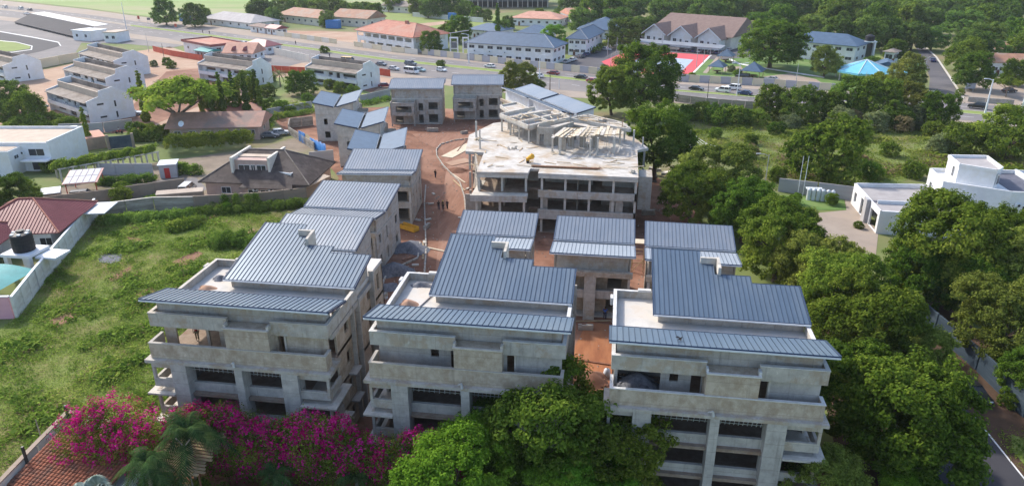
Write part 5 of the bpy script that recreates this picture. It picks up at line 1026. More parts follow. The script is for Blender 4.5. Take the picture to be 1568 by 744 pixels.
# white row houses with stepped tan roofs
def row_house(label, p0, p1, d=11.5, group="white row houses with stepped roofs", k=1.0):
    o, w, a = frame(p0, p1); t = thing("row_house", label, "house", tuple(o), a, group)
    pr = [(0, 0), (d, 0), (d, 6.0 * k), (d * .62, 8.6 * k), (d * .30, 8.0 * k), (d * .28, 6.6 * k), (0, 5.7 * k)]
    for x0, x1 in ((-.25, 0), (w, w + .25)):
        m = MB(); n = len(pr); m.add([(x0, y, z) for y, z in pr] + [(x1, y, z) for y, z in pr], [tuple(range(n - 1, -1, -1)) if x0 < 0 else tuple(range(n - 1, -1, -1)), tuple(range(n, 2 * n))] + [(i, (i + 1) % n, n + (i + 1) % n, n + i) for i in range(n)]); m.build("gable_wall", "white_paint", t)
    m = MB(); m.wall((0, 1.2), (w, 1.2), 0, 5.0 * k, .25, [(w * .1, w * .3, 3.6 * k, 4.5 * k), (w * .4, w * .48, 3.6 * k, 4.5 * k), (w * .55, w * .62, 2.9 * k, 4.6 * k), (w * .68, w * .92, 3.6 * k, 4.5 * k), (w * .1, w * .3, .8, 2), (w * .42, w * .56, .1, 2.1), (w * .68, w * .9, .8, 2)]); m.build("front_wall", "white_paint", t)
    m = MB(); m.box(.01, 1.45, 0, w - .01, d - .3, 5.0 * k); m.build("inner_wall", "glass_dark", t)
    m = MB(); m.box(0, -.2, 2.55 * k, w, 1.19, 2.8 * k); m.box(0, -.3, 2.2 * k, w, -.203, 3.3 * k); m.build_each("balcony", "white_paint", t)
    m = MB(); m.hexa([(.02, -.5, 5.2 * k), (w - .02, -.5, 5.2 * k), (w - .02, d * .28, 5.9 * k), (.02, d * .28, 5.9 * k)], [(.02, -.5, 5.35 * k), (w - .02, -.5, 5.35 * k), (w - .02, d * .28, 6.05 * k), (.02, d * .28, 6.05 * k)]); m.build("roof", "roof_greybrown", t)
    m = MB(); m.box(0, d * .28, 5 * k, w, d * .31, 7.7 * k); m.build("step_wall", "tan_flat", t)
    m = MB(); m.box(0, d * .311, 6.6 * k, w, d * .6, 6.9 * k); m.build("flat_roof", "roof_greybrown", t)
    m = MB(); m.hexa([(0, d * .62, 7.6 * k), (w, d * .62, 7.6 * k), (w, d, 5.5 * k), (0, d, 5.5 * k)], [(0, d * .62, 7.8 * k), (w, d * .62, 7.8 * k), (w, d, 5.7 * k), (0, d, 5.7 * k)]); m.box(0, d * .6, 5, w, d * .62, 8.2 * k); m.build_each("rear_roof", "roof_greybrown", t)
    for y, z, ww, hh in ((d * .28, 4.3 * k, 1.8, .6), (d * .6, 3.4 * k, .6, 1.7), (d * .3, 1.0, 1.8, .6), (d * .6, .6, .6, 1.7)): window(t, w + .27, y, z, ww, hh, R(90), 1)
    return t
row_house("white row house with stepped roof, nearest of three on the left, before the cypress", G(70, 136, 6), G(130.6, 154.5, 6))
row_house("white row house with stepped roof, middle of three on the left", G(97, 103.5, 6), G(160, 118.5, 6))
row_house("white row house with stepped roof, farthest of three on the left, by the cream wall", G(120, 79, 6), G(173, 92, 6))
row_house("white row house cut off by the left picture edge", G(-80, 80, 6), G(3, 99.5, 6))
row_house("white row house with stepped roof behind the line of cypresses", G(303, 97, 5.6), G(376, 107, 5.6), 10)
row_house("white row house with stepped roof beside the yellow bus and round tree", G(468, 102, 5.6), G(546, 112, 5.6), 10)
# brown roofed house with the long low roof
house("brown_house", "long brown roofed house behind the vine pergola, satellite dish on it", "house", G(263, 217), G(398, 214), 11, 3.3, 2.4, "roof_redbrown", "pinkish_plaster", 1, 6, .9, "gable", side_n=1)
house("brown_house", "reddish roofed wing behind the long brown roof", "house", G(312, 196), G(400, 190), 9, 3.6, 1.2, "roof_red", "pinkish_plaster", 1, 4, .6, "gable", side_n=1)
c = G(283, 190, 4.6); t = thing("satellite_dish", "pale satellite dish on the long brown roof", "satellite dish", (c.x, c.y - 1.2, 4.3)); m = MB(); m.tube((0, 0, 0), (0, 0, .8), .06, n=6); m.build("mast", "steel_pole", t); m = MB()
for j in range(3):
    m.tube((0, -.15 * j, .9 + .08 * j), (0, -.15 * j - .15, .9 + .08 * j + .08), .25 + .3 * j, .25 + .3 * (j + 1), 14, cap=(j == 0))
m.build("dish", "gutter_white", t); t.scale = (.6, .6, .6)
# dark hipped house with a flat tower in front
o, w, a = frame(G(318, 301), G(472, 306)); t = thing("tower_house", "dark brown hipped house with flat roofed tan tower, behind the creeper wall", "house", tuple(o), a)
m = MB(); m.box(0, 0, 0, w, 13, 3.0); m.box(w * .42, -1.2, 0, w * .86, -.003, 2.5); m.build_each("wall", "pinkish_plaster", t)
hip_roof(t, w, 13, 3.1, 4.3, .9, "roof_darkbrown", "roof_greybrown")
m = MB(); m.hexa([(w * .38, -2.0, 2.45), (w * .9, -2.0, 2.45), (w * .8, 3, 4.6), (w * .46, 3, 4.6)], [(w * .38, -2.0, 2.6), (w * .9, -2.0, 2.6), (w * .8, 3, 4.8), (w * .46, 3, 4.8)]); m.build("porch_roof", "roof_darkbrown", t)
m = MB(); m.box(w * .27, 2.0, 3.1, w * .60, 9, 6.6); m.build("tower", "pinkish_plaster", t); m = MB(); m.box(w * .26, 3.8, 6.603, w * .6, 9.3, 6.8); m.build("tower_roof", "tan_flat", t)
m = MB(); m.box(w * .245, 1.2, 2.6, w * .268, 9.6, 7.2); m.box(w * .603, 1.6, 3.2, w * .625, 9.6, 7.2); m.build_each("tower_parapet", "cream_paint", t)
for x, ww in ((.36, 2.2), (.45, .9), (.53, 1.8)): window(t, w * x, 1.98, 4.1, ww, 1.6)
for x in (.5, .62, .76): window(t, w * x, -1.22, .7, 2.0, 1.4)
window(t, w * .2, -.02, .8, 1.8, 1.2); window(t, w * .94, -.02, .8, 1.4, 1.3)
# white flat roofed modern house, left
o, w, a = frame(G(30, 262), G(84, 262)); t = thing("flat_white_house", "white house with flat tan roof at the left edge", "house", tuple(o), a)
m = MB(); m.box(-14, 0, 0, w, 13, 5.6); m.box(-14, -4, 0, 1.5, -.003, 5.2); m.build_each("wall", "white_paint", t); m = MB(); m.box(-13.7, .3, 5.603, w - .3, 12.7, 5.68); m.box(-13.7, -3.7, 5.203, 1.2, -.3, 5.28); m.build_each("flat_roof", "tan_flat", t)
m = MB(); m.box(-14, 12.7, 5.6, w, 13, 6.2); m.box(w - .3, 0, 5.6, w, 12.7, 6.2); m.box(-14, 0, 5.6, w - .3, .3, 5.95); m.build_each("parapet", "white_paint", t)
window(t, w * .62, -.02, 3.2, 3.2, 1.5); window(t, 1.52, -2, 3.2, 1.4, .8, R(90)); m = MB(); m.box(w * .3, -2.2, 2.5, w + .2, -.003, 2.75); m.build("porch_roof", "white_paint", t); window(t, w * .66, -.02, .2, 3.6, 2.1)
# red hipped house by the grass field
o, w, a = frame(G(0, 388), G(100, 384)); t = thing("maroon_hip_house", "white house with maroon ribbed hipped roofs beside the black water tank", "house", tuple(o), a)
m = MB(); m.box(-4, 0, 0, w - 1.5, 12, 3.3); m.box(-8, -5.5, 0, .5, -.003, 3.2); m.build_each("wall", "white_paint", t)
def ribbed_hip(x0, y0, x1, y1, h, rise, ridge_in, nm="roof"):
    m = MB(); yc = (y0 + y1) / 2; A, B = Vector((x0 + ridge_in, yc, h + rise)), Vector((x1 - ridge_in, yc, h + rise)); c = [Vector((x0, y0, h)), Vector((x1, y0, h)), Vector((x1, y1, h)), Vector((x0, y1, h))]
    m.add([tuple(v) for v in c] + [tuple(A), tuple(B)] + [(v.x, v.y, v.z - .15) for v in c], [(0, 1, 5, 4), (2, 3, 4, 5), (1, 2, 5), (3, 0, 4), (6, 7, 1, 0), (7, 8, 2, 1), (8, 9, 3, 2), (9, 6, 0, 3), (9, 8, 7, 6)])
    k = int((x1 - x0) / .5); up = Vector((0, 0, .03))
    for i in range(1, k):
        x = x0 + (x1 - x0) * i / k; f = min(1, (x - x0) / ridge_in, (x1 - x) / ridge_in)
        for y in (y0, y1): m.tube(Vector((x, y, h)) + up, Vector((x, y + (yc - y) * f, h + rise * f)) + up, .045, n=4)
    for y in range(1, int((y1 - y0) / .5)):
        f = min(1, y * .5 / (yc - y0), ((y1 - y0) - y * .5) / (yc - y0))
        for x, s in ((x0, 1), (x1, -1)): m.tube(Vector((x, y0 + y * .5, h)) + up, Vector((x + s * ridge_in * f, y0 + y * .5, h + rise * f)) + up, .045, n=4)
    r = m.build(nm, "roof_maroon", t); m = MB(); [m.tube(c[i] + up * 2, e + up * 2, .12, n=6) for i, e in ((0, A), (3, A), (1, B), (2, B))]; m.tube(A + up * 2, B + up * 2, .12, n=6); m.build("ridge_cap", "roof_red", r); return r
ribbed_hip(-5, -1, w + .3, 13, 3.4, 3.2, 6.2); ribbed_hip(-12, -6.5, 3.2, 3.5, 3.35, 2.6, 4.2)
window(t, w * .75, -.02, 1.0, 1.8, 1.3); window(t, -3, -5.52, 1.0, 1.8, 1.3); m = MB(); m.box(w - 1.4, 8, 2.9, w + 3.2, 13.5, 3.05); m.build("porch_roof", "gutter_white", t)
# black water tank on a white stand
c = G(46, 421); t = thing("water_tank", "black ribbed water tank standing on a white concrete stand by the wall", "water tank", (c.x - .3, c.y + .6, 3.6))
m = MB(); prof = [(1.35, 0), (1.4, .1), (1.4, 2.3), (1.3, 2.5), (.5, 2.75), (.45, 2.95)]
for (r0, z0), (r1, z1) in zip(prof[:-1], prof[1:]): m.tube((0, 0, z0), (0, 0, z1), r0, r1, 20, cap=(z1 > 2.9 or z0 == 0))
m.build("shell", "black_plastic", t); m = MB(); [m.tube((0, 0, .45 + i * .45), (0, 0, .51 + i * .45), 1.44, 1.44, 20) for i in range(4)]; m.build_each("hoop", "black_plastic", t); m = MB(); [m.box(1.0 * math.cos(k * 1.05) - .2, 1.0 * math.sin(k * 1.05) - .2, 2.52, 1.0 * math.cos(k * 1.05) + .2, 1.0 * math.sin(k * 1.05) + .2, 2.68) for k in range(6)]; m.build_each("lid_lug", "gutter_white", t)
t2 = thing("tank_stand", "white concrete stand on four legs under the black water tank", "stand", (c.x - .3, c.y + .6, 0)); m = MB(); m.box(-2.2, -2.0, 3.2, 2.2, 2.0, 3.597); m.build("platform", "white_paint", t2)
m = MB(); [m.box(x - .3, y - .3, 0, x + .3, y + .3, 3.197) for x in (-1.7, 1.7) for y in (-1.5, 1.5)]; m.build_each("leg", "white_paint", t2); m = MB(); m.box(2.21, -1.0, 2.8, 5.4, 2.0, 3.1); m.build("deck", "gutter_white", t2)
# teal shade cloth in the corner of that yard
t = thing("shade_cloth", "teal shade cloth over the yard behind the pink wall", "canopy", (-79, 75, 0)); K = 8; m = MB()
for j in range(K + 1):
    for i in range(K + 1): m.v.append((-6 + 9 * i / K, -4.4 + 7.8 * j / K, 2.9 + .9 * math.sin(math.pi * i / K) * (1 - .35 * j / K)))
m.f += [(j * (K + 1) + i, j * (K + 1) + i + 1, (j + 1) * (K + 1) + i + 1, (j + 1) * (K + 1) + i) for j in range(K) for i in range(K)]; m.g = []; m.build("cloth", "teal_cloth", t, True)
m = MB(); [m.tube((x, y, 0), (x, y, 2.9), .06, n=6) for x in (-6, 3) for y in (-4.3, 3.2)]; m.build_each("post", "steel_pole", t)
# carport with solar roof
o, w, a = frame(G(106, 300), G(155, 296)); t = thing("carport", "carport with pale solar panel roof and red edge", "carport", tuple(o), a)
m = MB(); m.hexa([(-.5, -1, 2.4), (w, -1, 2.4), (w, 5.6, 3.2), (-.5, 5.6, 3.2)], [(-.5, -1, 2.52), (w, -1, 2.52), (w, 5.6, 3.32), (-.5, 5.6, 3.32)]); m.build("roof", "roof_maroon", t)
for i in range(2):
    for j in range(5):
        x0 = -.3 + j * w / 5; y0 = -.8 + i * 3.2; f = lambda y: 2.53 + (y + 1) * .8 / 6.6
        m = MB(); m.hexa([(x0, y0, f(y0)), (x0 + w / 5 - .1, y0, f(y0)), (x0 + w / 5 - .1, y0 + 3.05, f(y0 + 3.05)), (x0, y0 + 3.05, f(y0 + 3.05))], [(x0, y0, f(y0) + .05), (x0 + w / 5 - .1, y0, f(y0) + .05), (x0 + w / 5 - .1, y0 + 3.05, f(y0 + 3.05) + .05), (x0, y0 + 3.05, f(y0 + 3.05) + .05)]); m.build("solar_panel", "solar_glass", t)
m = MB(); [m.tube((x, y, 0), (x, y, 2.4), .09, n=6) for x in (0, w - .4) for y in (-.6, 5)]; m.build_each("post", "red_paint", t)
# shed with a red door, tan wall roof, slanted shed by the tan wall, small roofs
o, w, a = frame(G(246, 274), G(272, 272)); t = thing("door_shed", "small grey shed with bright red door beside the paved yard", "shed", tuple(o), a); m = MB(); m.box(0, 0, 0, w, 3.4, 2.7); m.build("wall", "wall_grey", t); m = MB(); m.box(-.2, -.2, 2.703, w + .2, 3.6, 2.85); m.build("roof", "gutter_white", t); m = MB(); m.box(.9, -.06, .05, 1.9, -.003, 2.1); m.build("door", "red_paint", t)
ground("paved_yard", gp((150, 300), (212, 290), (246, 276), (300, 272), (318, 290), (292, 300), (220, 300)), 0.04, "asphalt_pale")
for p0, p1, d, h, rs, mt, l in (((242, 320), (314, 314), 1.6, 2.5, .25, "tan_flat", "narrow tan roof along the top of the grey-brown wall"), ((66, 318), (97, 314), 2.5, 2.3, .4, "gutter_white", "small pale roofed shed at the end of the brown panel wall"), ((115, 234), (165, 226), 5, 2.6, .5, "roof_salmon", "pale pink flat roof between cypress and dark gate"), ((85, 222), (118, 219), 6, 2.4, .3, "gutter_white", "pale flat roof right of the white flat house")):
    o, w, a = frame(G(*p0), G(*p1)); t = thing("lean_to", l, "lean-to", tuple(o), a); m = MB(); m.hexa([(0, 0, h), (w, 0, h), (w, d, h + rs), (0, d, h + rs)], [(0, 0, h + .12), (w, 0, h + .12), (w, d, h + rs + .12), (0, d, h + rs + .12)]); m.build("roof", mt, t); m = MB(); m.box(.1, .1, 0, w - .1, d - .1, h - .02); m.build("wall", "wall_tan", t)
o, w, a = frame(G(474, 306), G(503, 291)); t = thing("slant_shed", "tan slant roofed shed with white box on top, beside the second column house", "shed", tuple(o), a)
m = MB(); m.box(0, 0, 0, w, 5, 2.6); m.build("wall", "wall_tan", t); m = MB(); m.hexa([(-.4, -.5, 2.62), (w + .3, -.5, 2.62), (w + .3, 3.4, 3.1), (-.4, 3.4, 3.1)], [(-.4, -.5, 2.75), (w + .3, -.5, 2.75), (w + .3, 3.4, 3.25), (-.4, 3.4, 3.25)]); m.build("roof", "tan_flat", t); m = MB(); m.wall((0, 3.5), (w, 3.5), 2.6, 4.6, .2); m.wall((w, 3.7), (w, 7), 2.6, 4.6, .2); m.wall((0, 7), (0, 3.7), 2.6, 4.6, .2); m.build_each("parapet", "white_paint", t)
o, w, a = frame(G(170, 229), G(203, 226)); t = thing("gate", "wide dark blue grey sliding gate behind the vine pergola", "gate", tuple(o), a); m = MB(); m.box(0, 0, .1, w, .12, 2.9); m.build("leaf", "lattice_blue", t); m = MB(); m.box(-.6, -.2, 0, -.05, .4, 3.3); m.box(w + .05, -.2, 0, w + .6, .4, 3.3); m.build_each("post", "wall_tan", t)
# pergola frame under the vines
o, w, a = frame(G(95, 280), G(246, 252)); PERG = (o, w, a); t = thing("pergola", "long concrete pergola carrying yellow green vines", "pergola", tuple(o), a)
m = MB(); [m.box(x, y, 0, x + .3, y + .3, 2.6) for x in [i * (w - .3) / 8 for i in range(9)] for y in (0, 4)]; m.build_each("post", "concrete_pale", t); m = MB(); m.box(-.2, 0, 2.603, w + .2, .25, 2.8); m.box(-.2, 4, 2.603, w + .2, 4.25, 2.8); m.build_each("beam", "concrete_pale", t)
# white villa, right
t = thing("white_villa", "white modern villa with flat roofs, square tower and low wing", "villa", (0, 0, 0))
m = MB(); wing = [(42.6, 115.8), (58.5, 115.0), (57.5, 131.5), (42.7, 130.4)]
m.wall((42.6, 115.8), (56.5, 115.2), 0, 3.9, .3); m.wall((42.7, 130.4), (42.6, 115.8), 0, 3.9, .3, [(1.2, 2.4, .9, 2.6), (5, 7, .05, 2.9), (8.2, 9.6, .05, 2.9), (10.4, 13.8, .05, 3.0)]); m.wall((56, 131.5), (42.7, 130.4), 0, 3.9, .3)
m.build_each("wing_wall", "white_paint", t); MB().prism([(42.9, 116.1), (56.5, 115.5), (56, 131.2), (43, 130.1)], 3.0, 3.2).build("wing_roof", "tan_flat" if False else "roof_grey", t)
m = MB(); m.box(44, 121.4, 3.203, 49, 121.6, 3.8); m.box(48.9, 119, 3.203, 49.2, 121.39, 3.75); m.build_each("roof_curb", "gutter_white", t); MB().box(43.4, 122, 3.203, 48.8, 122.9, 3.3).build("roof_sheet", "slate_sheet", t); MB().box(42.0, 120.6, 0, 42.55, 122.2, 4.1).build("pillar", "wall_grey", t)
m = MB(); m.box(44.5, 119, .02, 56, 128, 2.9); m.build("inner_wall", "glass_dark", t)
m = MB(); m.prism([(54.3, 123.6), (63, 119.5), (84, 119.5), (84, 133), (55, 131.4)], 0, 6.2); m.build("main_block", "white_paint", t)
m = MB(); P_ = [(54.3, 123.6), (63, 119.5), (84, 119.5), (84, 133), (55, 131.4)]
for p, q in zip(P_, P_[1:] + P_[:1]): m.seg(p, q, .25, 6.203, 6.9, 0)
m.build_each("parapet", "white_paint", t)
m = MB(); m.prism([(56.6, 124.6), (61.2, 121.9), (62.6, 123.6), (63.2, 130.5), (57, 130)], 6.21, 9.2); m.build("tower", "white_paint", t)
m = MB(); P_ = [(56.5, 124.5), (61.2, 121.7), (62.8, 123.5), (63.4, 130.6), (56.9, 130.1)]
for p, q in zip(P_, P_[1:] + P_[:1]): m.seg(p, q, .25, 9.203, 9.75, 0)
m.build_each("tower_parapet", "white_paint", t); MB().prism([(56.9, 124.8), (61.1, 122.1), (62.5, 123.8), (63, 130.3), (57.2, 129.7)], 9.203, 9.26).build("tower_roof", "roof_grey", t)
MB().prism([(64, 120), (83.5, 120), (83.5, 132.6), (64, 132)], 6.203, 6.27).build("main_roof", "slate_sheet", t); m = MB(); m.box(69, 120.2, 6.28, 69.3, 132, 7.1); m.build("roof_wall", "gutter_white", t)
aa = math.atan2(119.5 - 123.6, 63 - 54.3)
for x, y, z, ww, hh, rr in ((57.2, 122.2, 3.2, 1.7, 1.9, aa), (65.5, 119.48, 3.4, .9, 1.2, 0), (67.5, 119.48, 3.4, .7, 1.0, 0), (73.5, 119.48, 2.8, 2.6, 2.0, 0), (79, 119.48, 2.8, 2.4, 2.0, 0), (54.55, 126, 3.2, 1.2, 1.9, R(-95)), (54.75, 129, 3.2, 1.2, 1.9, R(-95)), (56.7, 126.5, 7.0, .9, 1.8, R(-92)), (62.0, 122.6, 7.0, 1.2, 1.8, R(48))): window(t, x, y, z, ww, hh, rr)
# flagpoles, tank row
for u, l in ((1221, "tall thin white pole behind the shrub, left of its twin"), (1229, "tall thin white pole beside the tank row, right of its twin")):
    c = G(u, 300); m = MB(); m.tube((0, 0, 0), (0, 0, 7.6), .07, .045, 8); tag(m.build("flagpole", "gutter_white"), l, "flagpole", "pair of flagpoles by the villa lawn").location = (c.x, c.y, 0)
t = thing("tank_row", "row of upright white cylinders on the villa lawn", "tanks", tuple(G(1237, 306)));
for i in range(6):
    m = MB(); m.tube((.8 * i, -.12 * i, 0), (.8 * i, -.12 * i, 2.0), .36, .36, 12); m.tube((.8 * i, -.12 * i, 2.0), (.8 * i, -.12 * i, 2.25), .36, .12, 12); m.build("cylinder", "gutter_white", t)
MB().box(-.4, .4, 1.9, 2.4, 1.3, 2.05).build("cover", "gutter_white", t)
# ---------------------------------------------------------------- neighbour's tiled house, bottom left
c0 = G(109, 648, 3.2)
NB = thing("tiled_house", "low house with orange clay tile roof inside the white wall, bottom left", "house", (-46.2, 46.4, 0), R(-6))
m = MB(); rows, colsn = 26, 24; W_, D_ = 8.6, 9.5
zt = lambda y: 3.0 - (-y) * .0 + .18 * y + 1.7
pts = {}
m = MB()
for c in range(colsn):            # rows of half round tiles, each course a small step proud of the one below
    x = c * W_ / colsn
    for r_ in range(rows):
        y0, y1 = -D_ + r_ * D_ / rows, -D_ + (r_ + 1) * D_ / rows
        za, zb = zt(y0) + .05, zt(y1)
        w_ = W_ / colsn
        prof = [(x, .0), (x + w_ * .25, .075), (x + w_ * .5, .1), (x + w_ * .75, .075), (x + w_, .0)]
        m.add([(px, y0, za + pz) for px, pz in prof] + [(px, y1, zb + pz) for px, pz in prof], [(i, i + 1, 6 + i, 5 + i) for i in range(4)])
m.build("roof", "clay_tile", NB)["kind"] = "stuff"
m = MB(); m.box(.2, -D_ + .4, 0, W_ - .2, -.1, zt(-D_) - .1); m.build("wall", "white_paint", NB)
m = MB(); m.add([(0, -D_, zt(-D_) - .08), (W_, -D_, zt(-D_) - .08), (W_, 0, zt(0) - .08), (0, 0, zt(0) - .08)], [(0, 1, 2, 3)]); m.build("roof_deck", "timber_dark", NB)
panel_wall("garden_wall", "white wall with reddish coping and dark posts around the orange tiled house", "wall", [(-46.6, 38), (-47.4, 44), (-47.9, 48.6), (-44.5, 47.9), (-41, 47.4)], 4.2, 5.5, ("wall_white",), .3, None, "wall_tan")
for k, (x, y) in enumerate(((-47.75, 48.3), (-47.2, 42.6))):
    m = MB(); m.box(-.09, -.09, 0, .09, .09, 5.4); tag(m.build("wall_post", "dark_metal"), ("dark steel post at the corner of the white garden wall", "dark steel post along the white garden wall, nearer the picture bottom")[k], "post").location = (x + .3, y - .3, 0)
t = thing("bamboo_pergola", "bamboo slat roof on poles below the bougainvillea", "pergola", (-35.9, 42.9, 0), R(-4))
for i in range(15):
    m = MB(); m.box(0 + .1 * (i % 3), -.11, 0, 4.4 + .15 * ((i * 7) % 4), .11, .07); o = m.build("slat", "timber", t); o.location = (0, -.3 + i * .27, 4.3 + .09 * i); o.rotation_euler = (0, 0, 0)
m = MB(); [m.tube((x, y, 0), (x, y, 4.25 + (.09 / .27) * (y + .3)), .08, n=6) for x in (.3, 4.2) for y in (0, 3.4)]; m.build_each("post", "timber_dark", t)
m = MB(); m.tube((2.6, -.2, 0), (2.6, -.2, 6.6), .06, n=6); m.tube((2.6, -.2, 6.6), (2.0, -.2, 7.4), .05, n=6); m.tube((2.6, -.2, 6.6), (3.2, -.2, 7.4), .05, n=6); tag(m.build("forked_pole", "bark_grey"), "pale forked pole standing at the bamboo slat roof", "pole").location = (-35.2, 43, 0)
m = MB(); m.box(-12, -4, 0, 24, 3.6, .04); tag(m.build("paved_yard", "concrete_pale"), kind="structure").location = (-31, 42, 0.05)

# air conditioner boxes on walls
def ac(parent, x, y, z, rot=0.0):
    me = shared("acbox", lambda: MB().box(-.45, -.36, 0, .45, -.02, .6).mesh("air_conditioner", "gutter_white")); o = link("air_conditioner", me, parent); o.location = (x, y, z); o.rotation_euler = (0, 0, rot)
    f = link("fan_grille", shared("acfan", lambda: MB().tube((.08, -.375, .3), (.08, -.362, .3), .22, n=12).mesh("fan_grille", "dark_metal")), o)
for o in [o for o in COL.objects if o.get("category") in ("house", "villa") and o.name.split(".")[0] in ("row_house", "institute_house", "white_villa", "flat_white_house", "tower_house")]:
    k = o.name.split(".")[0]
    for i in range(3):
        if k == "row_house": ac(o, 2.5 + 7 * i, 1.18, 3.0)
        elif k == "institute_house": ac(o, 3.2 + 6.5 * i, -.01, 3.35)
        elif k == "white_villa": ac(o, 64.3 + 5.2 * i, 119.49, 4.4)
        elif k == "tower_house": ac(o, 10 + 3.0 * i, -1.21, 1.9)
        elif i == 0: ac(o, 1.6, -.01, 3.6)
# ---------------------------------------------------------------- vegetation
def leaf_mesh(name, P, Nn, S, material, seed, aspect=1.8, fold=True):
    """many leaf-shaped quads at points P, facing Nn, of size S"""
    g = np.random.default_rng(seed); n = len(P)
    Nn = Nn / np.maximum(1e-6, np.linalg.norm(Nn, axis=1, keepdims=True))
    r = g.normal(size=(n, 3)); a = np.cross(Nn, r); a /= np.maximum(1e-6, np.linalg.norm(a, axis=1, keepdims=True)); b = np.cross(Nn, a)
    S = S[:, None]; lw = S / aspect
    v = np.stack([P - a * S * .5, P + b * lw * .5, P + a * S * .5, P - b * lw * .5], axis=1)
    if fold: v[:, [1, 3]] += (Nn * S * .12)[:, None]
    me = bpy.data.meshes.new(name); me.vertices.add(n * 4); me.vertices.foreach_set("co", v.reshape(-1).astype(np.float32))
    me.loops.add(n * 4); me.loops.foreach_set("vertex_index", np.arange(n * 4, dtype=np.int32))
    me.polygons.add(n); me.polygons.foreach_set("loop_start", np.arange(n, dtype=np.int32) * 4)
    me.polygons.foreach_set("loop_total", np.full(n, 4, dtype=np.int32))
    me.update(calc_edges=True); me.validate()
    me.materials.append(M[material])
    return me
def unit(g, n):
    d = g.normal(size=(n, 3)); return d / np.linalg.norm(d, axis=1, keepdims=True)
def crown_points(seed, lobes, clumps, per, rc, up=0.35, low=-0.35):
    """clumps of leaves over the outside of a set of lobes ((x, y, z), radius); unit crown radius is about 1"""
    g = np.random.default_rng(seed); C = np.array([l[0] for l in lobes]); Rr = np.array([l[1] for l in lobes]); wgt = Rr ** 2 / np.sum(Rr ** 2)
    k = g.choice(len(lobes), size=clumps * 5, p=wgt); d = unit(g, clumps * 5); d[:, 2] = np.where(d[:, 2] < low, -d[:, 2], d[:, 2])
    c = C[k] + d * (Rr[k] * g.uniform(.74, 1.14, clumps * 5))[:, None]
    inside = np.zeros(len(c), bool)
    for i in range(len(lobes)): inside |= (np.linalg.norm(c - C[i], axis=1) < Rr[i] * .74)
    c, d = c[~inside][:clumps], d[~inside][:clumps]
    m = len(c); r = rc * g.uniform(.6, 1.35, m)
    off = g.normal(size=(m, per, 3)); off /= np.linalg.norm(off, axis=2, keepdims=True); off *= (g.random((m, per, 1)) ** .45)
    off[:, :, 2] *= .75
    P = c[:, None] + off * r[:, None, None]
    Nn = off * 0.9 + d[:, None] * .5 + np.array([0, 0, up]) + g.normal(size=(m, per, 3)) * .45
    return P.reshape(-1, 3), Nn.reshape(-1, 3)
def lobes_round(seed, n=9, flat=.75, spread=.62):
    g = random.Random(seed); out = [((0, 0, 0.02), .62)]
    for i in range(n):
        a = 6.283 * i / n + g.uniform(-.35, .35); e = g.uniform(-.45, .7)
        r = g.uniform(.28, .46); s = spread * g.uniform(.75, 1.1)
        out.append(((s * math.cos(a) * math.cos(e), s * math.sin(a) * math.cos(e), flat * math.sin(e) * .9), r))
    for i in range(5):
        a = 6.283 * i / 5 + g.uniform(-.3, .3); out.append(((.5 * math.cos(a), .5 * math.sin(a), -.42 * flat), g.uniform(.3, .4)))
    for i in range(3):
        a = g.uniform(0, 6.28); out.append(((.3 * math.cos(a), .3 * math.sin(a), flat * g.uniform(.45, .72)), g.uniform(.25, .38)))
    return out
def lobes_flat(seed):
    g = random.Random(seed); out = []
    for i in range(13):
        a = 6.283 * i / 13 * 2.4; s = .15 + .8 * (i / 13)
        out.append(((s * math.cos(a), s * math.sin(a), .25 - .35 * s + g.uniform(-.1, .15)), g.uniform(.2, .32)))
    return out
def trunk_mesh(seed, h, r, limbs, mt="bark", reach=.55):
    """tapered trunk with limbs that run up into the crown; crown centre at h, crown radius 1"""
    g = random.Random(seed); m = MB(); base = -h
    p0 = Vector((0, 0, base)); p1 = Vector((g.uniform(-.08, .08), g.uniform(-.08, .08), base + h * .55))
    m.path([p0, p0.lerp(p1, .12), p1], [r * 1.45, r, r * .78], 9)
    for i in range(limbs):
        a = 6.283 * i / limbs + g.uniform(-.4, .4); q = p1 + Vector((math.cos(a) * reach * .45, math.sin(a) * reach * .45, h * .28)); e = p1 + Vector((math.cos(a) * reach, math.sin(a) * reach, h * .45 + g.uniform(-.05, .25)))
        m.path([p1, q, e], [r * .6, r * .36, r * .12], 6)
    return m.mesh("trunk", mt, True)
TREES = {}
def tree_kind(key, name, leaf, lobes, clumps, per, rc, size, seed, trunk_h, trunk_r, limbs=6, mt="bark", up=.35, low=-.35, aspect=1.8, reach=.55):
    P, Nn = crown_points(seed, lobes, clumps, per, rc, up, low); g = np.random.default_rng(seed + 5)
    me = leaf_mesh("crown", P, Nn, size * g.uniform(.65, 1.4, len(P)), leaf, seed, aspect)
    tm = trunk_mesh(seed, trunk_h, trunk_r, limbs, mt, reach)
    TREES[key] = (name, me, tm, trunk_h)
for k in range(4): tree_kind(("near", k), "leafy_tree", "leaf_mid" if k % 2 else "leaf_dark", lobes_round(10 + k, 12, .85), 430, 100, .125, .05, 20 + k, .95, .06, low=-.7)
for k in range(2): tree_kind(("olive", k), "leafy_tree", "leaf_olive", lobes_round(30 + k, 13, .85), 460, 94, .12, .048, 40 + k, .95, .06, low=-.7)
for k in range(2): tree_kind(("bright", k), "leafy_tree", "leaf_bright", lobes_round(50 + k, 12, .9), 380, 110, .135, .048, 60 + k, .95, .06, up=.6, low=-.7)
for k in range(3): tree_kind(("mid", k), "leafy_tree", ("leaf_mid", "leaf_dark", "leaf_olive")[k], lobes_round(70 + k, 9, .85), 280, 46, .15, .08, 80 + k, .85, .06, low=-.7)
